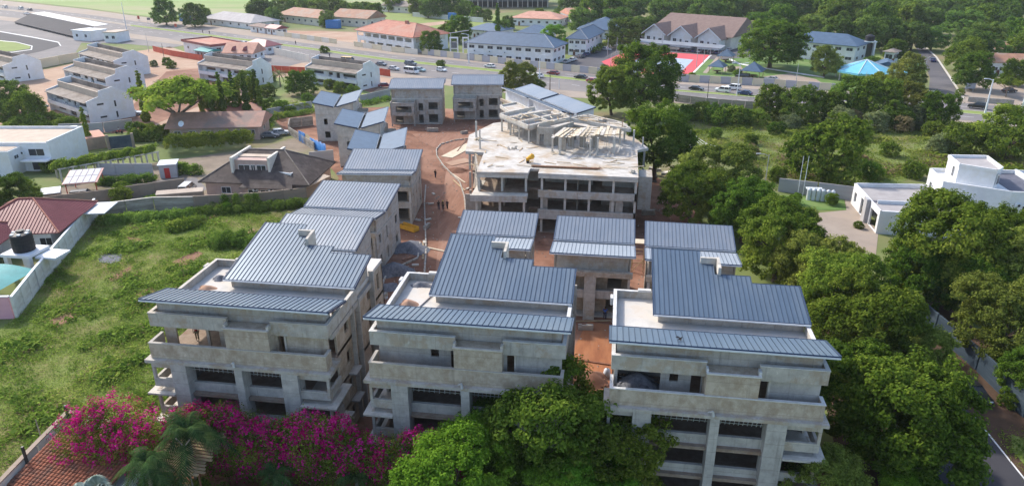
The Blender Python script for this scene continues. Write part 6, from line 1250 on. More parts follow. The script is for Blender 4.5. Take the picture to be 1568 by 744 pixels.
for k in range(4): tree_kind(("far", k), "leafy_tree", "leaf_far" if k % 2 else "leaf_dark", lobes_round(90 + k, 9, .9), 210, 36, .17, .115, 100 + k, .85, .06, low=-.7)
for k in range(2): tree_kind(("flat", k), "spreading_tree", "leaf_hedge" if k == 0 else "leaf_mid", lobes_flat(110 + k), 240, 30, .14, .09, 120 + k, 1.0, .05, 7, "bark_grey", up=.8, low=.0, reach=.8)
for k in range(3): tree_kind(("bush", k), "bush", ("leaf_mid", "leaf_grey", "leaf_dark")[k], lobes_round(130 + k, 8, .7), 240, 26, .16, .11, 140 + k, .6, .03, 5, low=-.8)
for k in range(2): tree_kind(("dry", k), "bush", "dry_grass", lobes_round(135 + k, 8, .7), 120, 22, .17, .14, 150 + k, .7, .03, 5)
CYP = [((0, 0, -.95 + 1.9 * i / 16), .035 + .125 * (1 - (i / 16)) ** .45 * (.75 + .25 * math.sin(i * 1.7))) for i in range(17)]
tree_kind(("cypress", 0), "columnar_tree", "leaf_hedge", CYP, 420, 22, .045, .06, 160, 1.0, .025, 2, reach=.05)
tree_kind(("cypress", 1), "columnar_tree", "leaf_dark", CYP, 420, 22, .05, .06, 161, 1.0, .025, 2, reach=.05)
def tree(key, pos, rad, label, group=None, rot=None, flat=1.0, cat="tree", rnd=random.Random(99), hc=None):
    """crown centre above pos; rad is the crown radius in metres"""
    name, crown, trunk, th = TREES[key]
    t = thing(name, label, cat, (pos[0], pos[1], 0), rnd.uniform(0, 6.28) if rot is None else rot, group)
    hc = (hc if hc is not None else th * rad * flat)
    c = link("crown", crown, t); c.location = (0, 0, hc); c.scale = (rad, rad, rad * flat)
    k = link("trunk", trunk, t); k.location = (0, 0, hc); k.scale = (rad, rad, hc / th)
    return t
def put(key, u, v, rpx, label, group=None, flat=1.0, cat="tree", hk=None, rot=None):
    """tree whose crown shows centred at photo pixel (u, v) with a radius of rpx pixels"""
    th = TREES[key][3] if hk is None else hk
    rpx *= 1.14; p = G(u, v); rad = rpx * dist(p) / FPX
    for _ in range(6):
        hc = min(th * rad * flat, 14); p = G(u, v, hc); rad = rpx * dist(p) / FPX
    return tree(key, (p.x, p.y), rad, label, group, flat=flat, cat=cat, hc=min(th * rad * flat, 14), rot=rot)
# --- big trees, front and right
put(("near", 1), 838, 668, 96, "big dark leafy tree right in front of the middle apartment building's foot")
put(("near", 3), 938, 690, 78, "dark leafy tree touching the left edge of the right apartment building")
put(("bright", 0), 757, 672, 60, "dark tree with lit yellow green tips just right of the bougainvillea")
put(("bright", 0), 690, 742, 82, "bright green vine covered tree at the bottom edge, right of the bougainvillea")
put(("bright", 1), 905, 745, 66, "bright green drooping tree at the bottom edge before the right apartment building", flat=.8)
put(("bright", 0), 770, 700, 44, "slim bright green vine draped tree rising between darker crowns in front", flat=1.25)
put(("olive", 0), 1262, 742, 58, "pale green leafy tree at the bottom edge below the right apartment building's corner")
put(("bright", 1), 1395, 752, 50, "bright green feathery tree at the bottom edge, beside the lane", flat=.7)
put(("near", 0), 1392, 645, 98, "largest dark crown on the right, beside the lane's white line")
put(("near", 2), 1322, 610, 84, "dark crown pressing against the right apartment building's side")
put(("near", 1), 1330, 512, 78, "bright topped crown right of the right building's canopy roof")
put(("olive", 1), 1402, 556, 58, "yellow green crown between the lane and the right apartment building")
put(("near", 3), 1290, 455, 66, "crown beside the big blue roof of the right apartment building")
put(("olive", 0), 1255, 412, 56, "olive crown above the stepped blue roof of the right building")
put(("near", 1), 1195, 372, 60, "crown behind the chimney of the right apartment building")
put(("olive", 1), 1212, 356, 42, "olive crown in front of the villa driveway")
put(("near", 2), 1142, 322, 50, "leafy crown next to the rightmost rear blue roof")
put(("olive", 0), 1098, 278, 55, "olive tree beside the red earth strip, right of the unfinished block")
put(("near", 3), 1060, 300, 46, "low leafy tree overhanging the red earth beside the unfinished block")
put(("near", 0), 1006, 214, 54, "tall dark tree directly behind the unfinished block's right corner", hk=1.1)
put(("near", 2), 985, 118, 52, "great round dark tree standing before the tennis court", hk=.95)
put(("near", 3), 938, 140, 34, "lower left shoulder tree of the great round tree at the tennis court")
put(("near", 1), 1452, 385, 80, "broad dark tree in front of the white villa")
put(("near", 0), 1412, 420, 52, "very dark tree above the shaded blue lane wall")
put(("near", 2), 1540, 372, 56, "bright leaved tree right of the villa's front")
put(("olive", 1), 1545, 492, 66, "yellow olive tree overhanging the dark blue lane wall")
put(("olive", 0), 1560, 415, 66, "olive crown cut by the right edge, above the lane wall")
put(("near", 3), 1490, 436, 50, "dark crown between the villa's tree and the lane wall")
put(("near", 0), 1582, 572, 44, "dark crown cut by the right edge beside the lane")
put(("mid", 0), 1268, 232, 55, "large rounded tree on the scrub field behind the two flagpoles", hk=.85)
put(("mid", 1), 1160, 305, 26, "small crown between the olive tree and the grey villa wall")
put(("mid", 0), 1550, 205, 42, "tree cut by the right edge behind the villa tower")
put(("mid", 2), 1290, 452, 20, "small olive crown between larger crowns at the blue roof's corner")
put(("bright", 1), 850, 752, 52, "light green drooping tree at the bottom edge, between two brighter crowns", flat=.9)
# --- roadside and scrub trees on the right
ORD2 = "first second third fourth fifth sixth seventh eighth".split()
GS = "dark trees in a row along the near side of the highway"
for u, v, r, k in ((1180, 157, 25, 1), (1225, 159, 29, 0), (1300, 151, 33, 0), (1345, 155, 34, 1), (1395, 159, 29, 2), (1440, 172, 29, 1), (1265, 166, 25, 1), (1375, 176, 22, 0)):
    put(("mid", k), u, v, r, ORD2[sorted((1180, 1225, 1300, 1345, 1395, 1440, 1265, 1375)).index(u)] + " dark roadside tree from the left on the scrub side of the highway", GS)
ORD3 = "first second third fourth fifth sixth seventh eighth ninth tenth eleventh twelfth thirteenth fourteenth fifteenth sixteenth seventeenth eighteenth nineteenth twentieth".split() + ["twenty-first", "twenty-second", "twenty-third"]
SB = (1075, 1100, 1130, 1050, 1160, 1190, 1212, 1290, 1340, 1312, 1405, 1430, 1470, 1440, 1400, 1500, 1362, 1330, 1191, 1040, 1120, 1095, 1150)
GB = "bushes on the scrub field beyond the tall right trees"
for u, v, r, k in ((1075, 172, 20, 0), (1100, 178, 22, 2), (1130, 180, 22, 0), (1050, 175, 16, 2), (1160, 182, 18, 0), (1190, 198, 14, 2), (1212, 188, 16, 1), (1290, 185, 26, 1), (1340, 188, 22, 1), (1312, 200, 20, 2), (1405, 182, 26, 1), (1430, 200, 18, 0), (1470, 216, 34, 0), (1440, 222, 22, 1), (1400, 262, 18, 2),
                   (1500, 205, 20, 2), (1362, 230, 16, 0), (1330, 262, 20, 2), (1191, 268, 16, 0), (1040, 205, 15, 0), (1120, 232, 14, 2), (1095, 205, 12, 0), (1150, 215, 12, 0)):
    put(("bush", k), u, v, r * .86, ORD3[sorted(SB).index(u)] + " bush counted from the left on the scrub field below the highway", GB, cat="bush")
for u, v, r, l in ((1305, 180, 14, "dry brown bush between grey green bushes near the highway trees"), (1385, 192, 15, "dry brown bush on the scrub field below the side road"), (1150, 232, 12, "dry brown tuft bush right of the twin lamp posts")):
    put(("dry", 0), u, v, r, l, cat="bush")
# --- beyond the road, right
put(("mid", 1), 1183, 68, 50, "huge spreading tree by the brown hall and the gazebos", hk=.95, flat=.66)
put(("mid", 2), 1390, 108, 23, "rounded olive tree at the left side of the side road", hk=1.0)
put(("mid", 2), 1404, 124, 14, "smaller olive tree hugging the side road edge", hk=1.0)
put(("mid", 1), 1492, 110, 28, "rounded dark tree at the corner of the side road and tan car park")
put(("mid", 0), 1478, 84, 26, "leafy tree along the far stretch of the side road")
put(("flat", 1), 1545, 130, 17, "small flat topped tree on the tan car park")
put(("mid", 1), 1556, 112, 20, "dark tree before the nearer tan roof at the right edge")
put(("mid", 2), 1265, 95, 22, "grey green tree in front of the right blue roofed house", hk=.9)
put(("bush", 0), 1335, 98, 12, "bush below the small black topped water tower", cat="bush")
put(("flat", 0), 1348, 122, 16, "bright thin tree before the cyan pavilion roof")
put(("mid", 1), 1370, 78, 16, "tree beside the small lodge behind the cyan pavilion")
# --- the wood at the top right: one by one
rw = random.Random(12); GW = "trees of the wood across the top right"; cnt = 0
poly_w = [(880, 40), (900, 18), (960, 6), (1568, 6), (1600, 90), (1540, 80), (1480, 72), (1440, 66), (1400, 60), (1320, 52), (1210, 46), (1140, 40), (1100, 20), (1000, 26), (950, 48)]
def inside(u, v, poly):
    c = False; j = len(poly) - 1
    for i in range(len(poly)):
        if (poly[i][1] > v) != (poly[j][1] > v) and u < (poly[j][0] - poly[i][0]) * (v - poly[i][1]) / (poly[j][1] - poly[i][1]) + poly[i][0]: c = not c
        j = i
    return c
v = -14.0
while v < 92:
    step = 20 + (v + 30) * .12; u = 690 + rw.uniform(0, 20)
    while u < 1620:
        uu, vv = u + rw.uniform(-9, 9), v + rw.uniform(-4, 4)
        ok = (inside(uu, vv, poly_w) and not (1375 < uu < 1460 and vv > 48)) or (vv <= 6 and uu > 930) or (vv < 2 and 780 < uu < 880 and rw.random() < .3)
        if ok:
            k = rw.choice((0, 1, 2, 3, 1)); p = G(uu, vv, 8); rad = rw.uniform(20, 31) * dist(p) / FPX; rad = min(rad, 16)
            tree(("far", k), (p.x, p.y), rad, "dense green tree in the wood across the top right", GW, flat=rw.uniform(.75, 1.0), hc=min(rad * .8, 10), rnd=rw); cnt += 1
        u += step * 1.4
    v += step * .62
# --- the tree belt at the top middle and left
ORD0 = "first second third fourth fifth sixth seventh eighth ninth tenth eleventh twelfth thirteenth fourteenth fifteenth sixteenth seventeenth eighteenth nineteenth twentieth".split()
GT = "trees along the airfield edge behind the rust roofed houses"
for u, v, r in ((400, 20, 15), (418, 27, 13), (470, 10, 18), (488, 16, 16), (512, 14, 15), (530, 18, 14), (545, 20, 15), (560, 18, 12), (574, 20, 14), (450, 14, 13), (432, 12, 14), (500, 30, 12), (640, 8, 16), (655, 14, 14), (675, 12, 16), (690, 8, 14), (715, 14, 12), (602, 4, 14), (730, 22, 10), (705, 20, 10)):
    put(("far", (u // 7) % 4), u, v, r, ORD0[sorted((400, 418, 470, 488, 512, 530, 545, 560, 574, 450, 432, 500, 640, 655, 675, 690, 715, 602, 730, 705)).index(u)] + " dark tree from the left in the belt along the airfield edge", GT)
put(("far", 0), 252, 20, 19, "round tree at the airfield edge, left of the pair"); put(("far", 2), 296, 24, 18, "round tree at the airfield edge, beside the blue kiosk"); put(("far", 1), 312, 25, 11, "smaller tree touching the bungalow's left end")
put(("far", 3), 395, 17, 19, "big dark tree right of the grey bungalow")
put(("mid", 1), 702, 46, 20, "dark twin crowned tree behind the white transformer frame"); put(("mid", 0), 684, 48, 14, "smaller dark crown of the twin tree behind the transformer frame"); put(("mid", 1), 660, 66, 17, "round tree at the right end of the red verandah building")
put(("cypress", 1), 762, 34, 24, "tall dark conifer behind the long blue house", hk=1.0); put(("far", 1), 768, 44, 13, "dark shrubby tree at the foot of the conifer"); put(("far", 3), 778, 36, 10, "slim dark tree right of the conifer")
put(("bright", 0), 848, 58, 17, "bright green round tree between the blue roofed houses"); put(("bright", 1), 862, 70, 10, "bright green bush tree leaning to the blue roofed house's corner")
put(("olive", 0), 795, 122, 26, "leafy tree behind the far grey houses, by the highway"); put(("mid", 0), 822, 130, 12, "smaller leafy tree beside the blue roofs at the highway")
put(("far", 1), 745, 24, 9, "small dark tree before the far white wall"); put(("bush", 0), 826, 22, 9, "palm like bush behind the salmon roofs", cat="bush"); put(("bush", 2), 858, 22, 9, "bushy palm beside the orange roof", cat="bush")
put(("bush", 2), 496, 77, 6.5, "lone dark bush on the grass median", cat="bush"); put(("bush", 2), 675, 98, 6, "dark little bush on the median by the white car", cat="bush")
# --- left side
put(("flat", 0), 272, 152, 62, "wide spreading bright tree left of the cypress row", flat=.8, hk=.95)
GC = "cypress row before the white row house"
ORD = "first second third fourth fifth sixth seventh eighth ninth tenth eleventh twelfth thirteenth fourteenth fifteenth sixteenth seventeenth eighteenth nineteenth twentieth".split()
def nth(us, u): return ORD[sorted(us).index(u)]
for i, (u, v) in enumerate(((316, 155), (324, 158), (332, 156), (341, 158), (350, 152), (358, 146), (366, 150), (376, 148), (384, 146), (392, 142), (398, 150), (338, 146), (309, 160))):
    put(("cypress", i % 2), u, v + 4, 29 + 5 * (i % 2), nth((316, 324, 332, 341, 350, 358, 366, 376, 384, 392, 398, 338, 309), u) + " narrow cypress from the left in the row before the white row house", GC)
put(("cypress", 0), 131, 196, 28, "single tall cypress by the garden wall, left"); put(("cypress", 0), 217, 148, 34, "tall narrow cypress left of the spreading tree")
put(("mid", 0), 372, 124, 15, "leafy tree rising behind the cypresses"); put(("mid", 1), 350, 136, 10, "small leafy tree among the cypresses")
put(("mid", 1), 462, 128, 24, "dome shaped dense tree before the second white row house", flat=.8)
put(("mid", 0), 20, 150, 26, "leafy tree at the left edge before the row houses"); put(("mid", 1), 40, 168, 26, "dark tree before the nearest row house's left end"); put(("mid", 1), 5, 175, 20, "dark tree cut by the left edge")
GBN = "garden plants before the left row houses"
for u, v, r, k, l in ((30, 190, 14, 0, "broad leafed shrub before the left edge trees, above the white flat house's roof"), (55, 188, 16, 0, "banana like shrub thicket below the dark off-road car, left part"), (78, 184, 14, 0, "banana like shrub thicket below the nearest row house, middle part"), (92, 186, 12, 0, "banana like shrub thicket below the nearest row house, right part"), (108, 190, 12, 0, "leafy shrub just left of the single tall cypress"),
                      (20, 196, 12, 2, "dark low shrub behind the white flat house's roof at the left edge"), (70, 195, 10, 2, "dark low shrub behind the white flat house's right corner"), (185, 300, 15, 0, "rounded shrub right of the solar roof carport"), (75, 255, 12, 0, "leafy shrub at the white flat house's lower window"), (90, 240, 10, 1, "pale shrub at the left end of the vine pergola"),
                      (210, 200, 14, 2, "dark shrub left of the long brown roof, by the dark gate"), (230, 200, 12, 0, "shrub by the dark gate, second toward the brown roof"), (250, 202, 12, 2, "dark shrub touching the long brown roof's left end"), (272, 204, 10, 2, "dark shrub below the satellite dish"), (430, 165, 12, 0, "broad shrub in the garden plot above the grey block wall"),
                      (412, 160, 10, 2, "dark shrub in the garden plot's left corner"), (445, 170, 8, 0, "small shrub against the grey garden block wall"), (470, 150, 8, 0, "shrub right of the dome shaped tree"), (515, 118, 10, 0, "shrub against the front of the row house with the yellow bus"), (520, 135, 10, 0, "young shrub below the row house's balcony, by the tilted roofs"),
                      (540, 140, 10, 2, "dark shrub at the gable of the row house with the yellow bus"), (410, 140, 12, 2, "dark shrub under the grey spiky palm"), (505, 130, 9, 0, "low shrub between the dome shaped tree and tilted roofs"), (255, 95, 7, 0, "shrub on the red yard below the red fence, upper one"), (262, 100, 7, 0, "shrub on the red yard below the red fence, lower one"),
                      (235, 98, 6, 1, "grey shrub at the left of the red fence yard"), (415, 120, 8, 2, "dark shrub between the grey spiky palm and the red fence"), (45, 100, 7, 0, "shrub on the red earth lot against the sandy cream wall"), (90, 92, 5, 2, "right one of two small shrubs before the sandy cream wall"), (82, 93, 5, 2, "left one of two small shrubs before the sandy cream wall")):
    put(("bush", k), u, v, r, l, GBN, cat="shrub")
put(("bush", 2), 205, 738, 26, "dark drooping shrub between the fan palm and the bamboo slat roof", cat="shrub"); put(("bush", 0), 250, 742, 22, "leafy dark shrub at the bottom edge under the feathery palm", cat="shrub")
put(("near", 2), 18, 298, 34, "dark rounded tree at the left edge by the red roofed house", flat=1.0)
put(("bush", 0), 186, 292, 14, "palm like shrub inside the brown panel wall beside the carport", cat="shrub")
put(("bush", 1), 325, 318, 9, "flowering shrub at the dark roofed tower house's corner", cat="shrub"); put(("bright", 0), 348, 318, 8, "bright yellow green shrub on the tan wall by the tower house", cat="shrub")
put(("bright", 1), 1218, 305, 8.5, "round clipped shrub at the foot of the flagpoles", cat="shrub", hk=.8); put(("bright", 0), 1274, 306, 9, "round clipped shrub right of the white cylinders", cat="shrub", hk=.8)
put(("bush", 0), 1315, 345, 7, "small clipped hedge by the villa's entrance", cat="shrub")
for i, (u, v) in enumerate(((1060, 117), (925, 104), (1130, 112), (1470, 142), (1120, 106))): put(("bush", i % 3), u, v, 6, ("reddish shrub by the court corner and road wall", "shrub behind the roadside wall left of the great tree", "shrub beside the first gazebo", "dark shrub at the side road corner by the low stone wall", "shrub in front of the far gazebo")[i], cat="shrub")

# --- palms
def frond(m, base, yaw, lift, L, droop, wl, n=13, pin=True):
    pts = []
    for i in range(n + 1):
        f = i / n; r = L * (f - .12 * f * f); z = L * (math.sin(lift) * f - droop * f * f)
        pts.append(Vector(base) + Vector((math.cos(yaw) * r * math.cos(lift), math.sin(yaw) * r * math.cos(lift), z)))
    side = Vector((-math.sin(yaw), math.cos(yaw), 0))
    for i in range(n):
        f = (i + .5) / n; p, q = pts[i], pts[i + 1]; d = (q - p)
        m.add([p - side * .03, p + side * .03, q + side * .02, q - side * .02], [(0, 1, 2, 3)])
        w = wl * (math.sin(math.pi * (f * .85 + .12)) ** .7)
        for s in (-1, 1):
            for h in (0, .5):
                b = p.lerp(q, h); tip = b + side * s * w + d * 1.5 + Vector((0, 0, -w * .35))
                m.add([b, b + d * .45, tip + d * .1, tip], [(0, 1, 2, 3)])
def palm(label, pos, h, L, n, seed, lean=(0, 0), mt="leaf_palm", droop=.75, wl=.55, trunk=.16, name="palm_tree"):
    g = random.Random(seed); t = thing(name, label, "palm", (pos[0], pos[1], 0)); top = Vector((lean[0], lean[1], h))
    m = MB(); m.path([Vector((0, 0, 0)), Vector((lean[0] * .3, lean[1] * .3, h * .5)), top], [trunk * 1.4, trunk, trunk * .9], 8); m.build("trunk", "bark_grey", t)
    for i in range(n):
        m = MB(); frond(m, top, 6.283 * i / n * 1.618 * 2 + g.uniform(-.2, .2), g.uniform(.05, 1.1), L * g.uniform(.8, 1.1), droop * g.uniform(.7, 1.2), wl); m.build("frond", mt, t)
    return t
p = G(285, 655, 7.4); palm("large dark feathery palm in front of the bougainvillea", (p.x, p.y), 7.0, 4.3, 24, 3, wl=.8, droop=.85)
p = G(222, 705, 6.6); palm("dark palm with drooping fronds over the orange tiles", (p.x, p.y), 6.5, 3.3, 18, 5, droop=.95, wl=.7)
p = G(420, 720, 3.2); palm("dark spiky palm below the bougainvillea, right of the bamboo roof", (p.x, p.y), 3.0, 2.4, 12, 6)
p = G(545, 726, 3.2); palm("shaded palm at the bottom edge below the bougainvillea's right end", (p.x, p.y), 3.0, 2.6, 12, 8)
p = G(427, 112, 4.5); palm("grey spiky palm before the red fence and white row house", (p.x, p.y), 4.2, 4.0, 22, 9, mt="leaf_grey", droop=.5, wl=.35)
p = G(243, 128, 1.6); palm("low spreading banana like plant on the red yard", (p.x, p.y), 1.2, 4.0, 10, 10, mt="leaf_grey", droop=.6, wl=.8)
GP2 = "banana plants in the garden plot"
for u, v in ((452, 160), (466, 158), (425, 172), (520, 128)): p = G(u, v, 2); palm({452: "banana plant left of another in the plot above the tilted roofs", 466: "banana plant right of another in the plot above the tilted roofs", 425: "banana plant low in the garden plot by the grey block wall", 520: "banana plant before the row house with the yellow bus"}[u], (p.x, p.y), 1.8, 2.4, 8, int(u), mt="leaf_hedge", droop=.6, wl=.6, name="banana_plant")["group"] = GP2
# fan palm with silver leaves
p = G(146, 746, 6.0); t = thing("fan_palm", "silvery fan leaved palm over the orange tile roof at the bottom edge", "palm", (p.x, p.y, 0)); g = random.Random(2)
m = MB(); m.tube((0, 0, 0), (0, 0, 5.6), .2, .16, 8); m.build("trunk", "bark_grey", t)
for i in range(15):
    a = 6.283 * i / 15 * 4; el = g.uniform(-.1, 1.3); d = Vector((math.cos(a) * math.cos(el), math.sin(a) * math.cos(el), math.sin(el))); b = Vector((0, 0, 5.6)) + d * (.35 + 1.3 * (i % 4) / 3)
    m = MB(); m.tube((0, 0, 5.6), b, .03, n=5); sd = Vector((-math.sin(a), math.cos(a), 0)); upv = d.cross(sd)
    for j in range(14):
        th = -1.25 + 2.5 * j / 13; dr = (d * math.cos(th) + sd * math.sin(th)); e = b + dr * 1.35 + Vector((0, 0, -.5 - .15 * abs(th))); k = b + dr * .8; w = dr.cross(upv).normalized() if False else (d * -math.sin(th) + sd * math.cos(th))
        m.add([b, k - w * .11, e, k + w * .11], [(0, 1, 2, 3)])
    m.build("fan_leaf", "leaf_fan", t)
t.scale = (.8, .8, .95)

# --- bougainvillea along the wall
def hedge_mass(name, label, cat, boxes, n, size, leaf, seed, flower=None, nf=0, fs=.16, droop=False):
    """leaves (and blossom) over the outside of a row of lumpy bodies ((x, y, z), (rx, ry, rz))"""
    g = np.random.default_rng(seed); t = thing(name, label, cat, (0, 0, 0))
    C = np.array([b[0] for b in boxes]); S = np.array([b[1] for b in boxes]); w = S[:, 0] * S[:, 2]; w = w / w.sum()
    def pts(n, lo, hi, clump):
        nc = max(1, n // clump); k = g.choice(len(boxes), nc, p=w); d = unit(g, nc); d[:, 1] = -np.abs(d[:, 1]) * np.where(g.random(nc) < .8, 1, -1); d[:, 2] = np.where(d[:, 2] < -.6, -d[:, 2], d[:, 2])
        c = C[k] + d * S[k] * g.uniform(lo, hi, nc)[:, None]
        off = g.normal(size=(nc, clump, 3)) * (np.array([.22, .22, .30 if droop else .2]) if lo < .9 else np.array([.14, .14, .2])); P = (c[:, None] + off).reshape(-1, 3); Nn = (d[:, None] * .8 + off * 1.5 + g.normal(size=(nc, clump, 3)) * .4 + np.array([0, 0, .25])).reshape(-1, 3)
        ok = P[:, 2] > .05
        return P[ok], Nn[ok]
    P, Nn = pts(n, .78, 1.04, 20); o = link("foliage", leaf_mesh("foliage", P, Nn, size * g.uniform(.6, 1.4, len(P)), leaf, seed), t)
    if flower:
        P, Nn = pts(nf, .98, 1.1, 22); keep = g.random(len(P)) < np.clip((P[:, 2] - 1.2) / 4.2, .06, 1); P, Nn = P[keep], Nn[keep]; o = link("blossom", leaf_mesh("blossom", P, Nn, fs * g.uniform(.6, 1.3, len(P)), flower, seed + 1, 1.15), t)
    return t
rb = random.Random(6); bx_ = []
for i in range(21):
    x = -43.6 + i * 1.6; top = 6.9 + .5 * math.sin(i * 1.1) + (.5 if i < 5 else 0) - (.9 if i > 14 else 0)
    bx_.append(((x, 47.2 - (1.6 if i < 5 else 0), top * .60), (1.9, 1.5 + (1.8 if i < 5 else 0), top * .43)))
    bx_.append(((x + .8, 46.5, top * .34), (1.6, 1.2, top * .36)))
hedge_mass("bougainvillea", "long bougainvillea thick with magenta flowers spilling over the wall below the left apartment building", "bougainvillea", bx_, 76000, .17, "leaf_mid", 31, "blossom", 46000, .165, True)
vb = []; rg = random.Random(77)
for i in range(22):
    vb.append(((-37.5 + i * 1.0, 42.2 + rg.uniform(-2.2, 2.4), rg.uniform(.7, 1.6)), (1.0, .9, rg.uniform(.8, 1.5))))
hedge_mass("garden_plants", "dark leafy garden plants in shade below the bougainvillea", "plants", vb, 16000, .26, "leaf_dark", 40)
# vines on the pergola, creepers on walls
o, w, a = PERG; d = Vector((math.cos(a), math.sin(a), 0)); nn = Vector((-d.y, d.x, 0)); vb = []
for i in range(22):
    c = o + d * (i + .5) * w / 22 + nn * (2 + .6 * math.sin(i * 2.1)); vb.append(((c.x, c.y, 3.0 + .25 * math.sin(i * 1.3)), (w / 30, 2.0, .7)))
hedge_mass("vine", "yellow green vine roof covering the long pergola", "vine", vb, 16000, .34, "leaf_hedge", 33)
vb = []; a_, b_ = G(262, 236), G(385, 226)
for i in range(18):
    c = a_.lerp(b_, (i + .5) / 18); vb.append(((c.x, c.y, 2.5 + .35 * math.sin(i * 1.7)), (1.5, 1.5, 1.6)))
hedge_mass("vine_hedge", "yellow green hedge of vines between brown house and pergola yard", "hedge", vb, 16000, .34, "leaf_hedge", 34)
vb = []; a_, b_ = G(348, 322), G(395, 320)
for f in (0.0, .38, .75, 1.0):
    c = a_.lerp(b_, f); vb.append(((c.x, c.y - .3, 1.6), (.7, .35, 1.4)))
hedge_mass("creeper", "green creepers hanging over the tan block wall", "creeper", vb, 3500, .22, "leaf_mid", 35)
vb = []
for i in range(15):
    vb.append(((-46.4 + .06 * i + (.5 if i < 4 else 0), 76 + i * 1.9, .9 + .25 * math.sin(i)), (1.3, 1.5, 1.0 + .4 * (i % 3) / 2)))
hedge_mass("hedge_strip", "strip of lush green growth along the left column houses", "hedge", vb, 14000, .26, "weed_leaf", 36)
vb = []; a_, b_ = G(560, 160), G(600, 152)
for i in range(6):
    c = a_.lerp(b_, i / 5); vb.append(((c.x, c.y, .4), (2, 2, .7)))
hedge_mass("weed_bank", "green weedy bank before the grey wall by the far grey houses", "weeds", vb, 3000, .34, "weed_leaf", 37)
vb = []; a_, b_ = G(412, 182), G(478, 172)
for i in range(9):
    c = a_.lerp(b_, i / 8); vb.append(((c.x, c.y - 1, .3), (2, 1.4, .8)))
hedge_mass("weed_bank", "green weedy bank at the foot of the garden's grey wall", "weeds", vb, 4000, .34, "weed_leaf", 38)
vb = []; a_, b_ = G(905, 82), G(948, 66)
for i in range(8):
    c = a_.lerp(b_, i / 7); vb.append(((c.x, c.y, 1.2), (2.6, 2.6, 1.3)))
hedge_mass("clipped_hedge", "clipped green hedge along the car park of the blue roofed houses", "hedge", vb, 3000, .55, "leaf_mid", 39)

# --- grass and weeds of the fields: tufts of blades and leaves
BARE = [[tuple(G(u, v)[:2]) for u, v in q] for q in (((150, 393), (165, 389), (187, 390), (185, 400), (170, 405), (152, 402)), ((166, 427), (185, 415), (205, 405), (198, 418), (172, 432)), ((75, 492), (105, 478), (122, 482), (88, 502)), ((382, 352), (412, 350), (400, 362), (378, 362)),
        ((190, 362), (215, 366), (238, 378), (205, 372)), ((205, 452), (232, 440), (240, 448), (214, 466)), ((262, 402), (300, 384), (312, 388), (280, 412)))]
def field(name, poly, n, hmin, hmax, leaf, seed, clump=9, spread=.35, z0=0.0, dens=None, wide=3.0):
    g = np.random.default_rng(seed); poly = [(p[0], p[1]) for p in poly]
    xs = [p[0] for p in poly]; ys = [p[1] for p in poly]; nc = n // clump; C = []
    while len(C) < nc:
        q = g.uniform([min(xs), min(ys)], [max(xs), max(ys)], size=(nc * 3, 2))
        for x, y in q:
            if inside(x, y, poly) and not (any(inside(x, y, b) for b in BARE) and g.random() < .88):
                s = .5 + .5 * math.sin(x * .42 + 1.7 * math.sin(y * .23)) * math.sin(y * .37 + 1.3 * math.sin(x * .19)) + .28 * math.sin(x * 1.7 + y * .9) * math.sin(y * 1.5 - x * .6)
                if dens is None or g.random() < dens + (1 - dens) * s: C.append((x, y, max(.12, s)))
            if len(C) >= nc: break
    C = np.array(C); h = (hmin + (hmax - hmin) * C[:, 2] ** 1.4) * g.uniform(.6, 1.3, len(C))
    off = g.normal(size=(len(C), clump, 2)) * spread; hz = h[:, None] * g.uniform(.35, 1.0, (len(C), clump))
    P = np.stack([C[:, 0:1] + off[..., 0], C[:, 1:2] + off[..., 1], z0 + hz * .62], axis=2).reshape(-1, 3)
    tilt = g.normal(size=(len(P), 3)) * .75; tilt[:, 2] = np.abs(tilt[:, 2]) * .5 + .55
    S = np.maximum(hz.reshape(-1) * .8, .16)
    o = link(name, leaf_mesh(name, P, tilt, S, leaf, seed, wide)); return tag(o, kind="stuff")
FP = [(-66, 38.5), (-48.5, 38.5), (-48.6, 49.5), (-40.5, 49.2), (-40.5, 70), (-41.5, 76), (-46.5, 88), (-47.5, 104), (-54, 111), (-84, 116), (-88, 106), (-84, 99), (-73.4, 71)]
field("grass", FP, 230000, .22, .62, "grass_leaf", 41, 10, .42, dens=.85, wide=3.2)
field("weeds", FP, 42000, .22, .85, "weed_leaf", 42, 30, .42, dens=.12, wide=1.9)
field("scrub_grass", [tuple(p[:2]) for p in gp((1005, 165), (1150, 175), (1300, 182), (1480, 190), (1600, 200), (1600, 290), (1430, 262), (1300, 296), (1190, 280), (1080, 240), (1010, 205))], 90000, .3, 1.1, "grass_leaf", 43, 14, .9, dens=.6, wide=2.6)
field("dry_scrub", [tuple(p[:2]) for p in gp((1100, 215), (1200, 215), (1300, 240), (1560, 235), (1560, 262), (1430, 258), (1300, 285), (1190, 270), (1120, 250))], 9000, .3, 1.2, "dry_grass", 44, 16, .7, dens=.1, wide=3)
field("yard_weeds", [tuple(p[:2]) for p in gp((400, 170), (470, 150), (560, 150), (590, 155), (545, 170), (440, 190))], 4000, .3, 1.0, "weed_leaf", 45, 14, .6, dens=.3)

field("dry_grass", FP, 9000, .2, .7, "dry_grass", 46, 12, .6, dens=.08, wide=3.2)

field("verge_grass", [(38.2, 63), (38.2, 46), (43.3, 46), (42.0, 64)], 5000, .15, .5, "leaf_mid", 47, 8, .5, dens=.3, wide=3)
put(("bush", 0), 1452, 588, 16, "dark bush at the lane verge beside the parked black car", cat="bush"); put(("bush", 2), 1545, 612, 15, "dark bush on the grass below the blue lane wall", cat="bush")

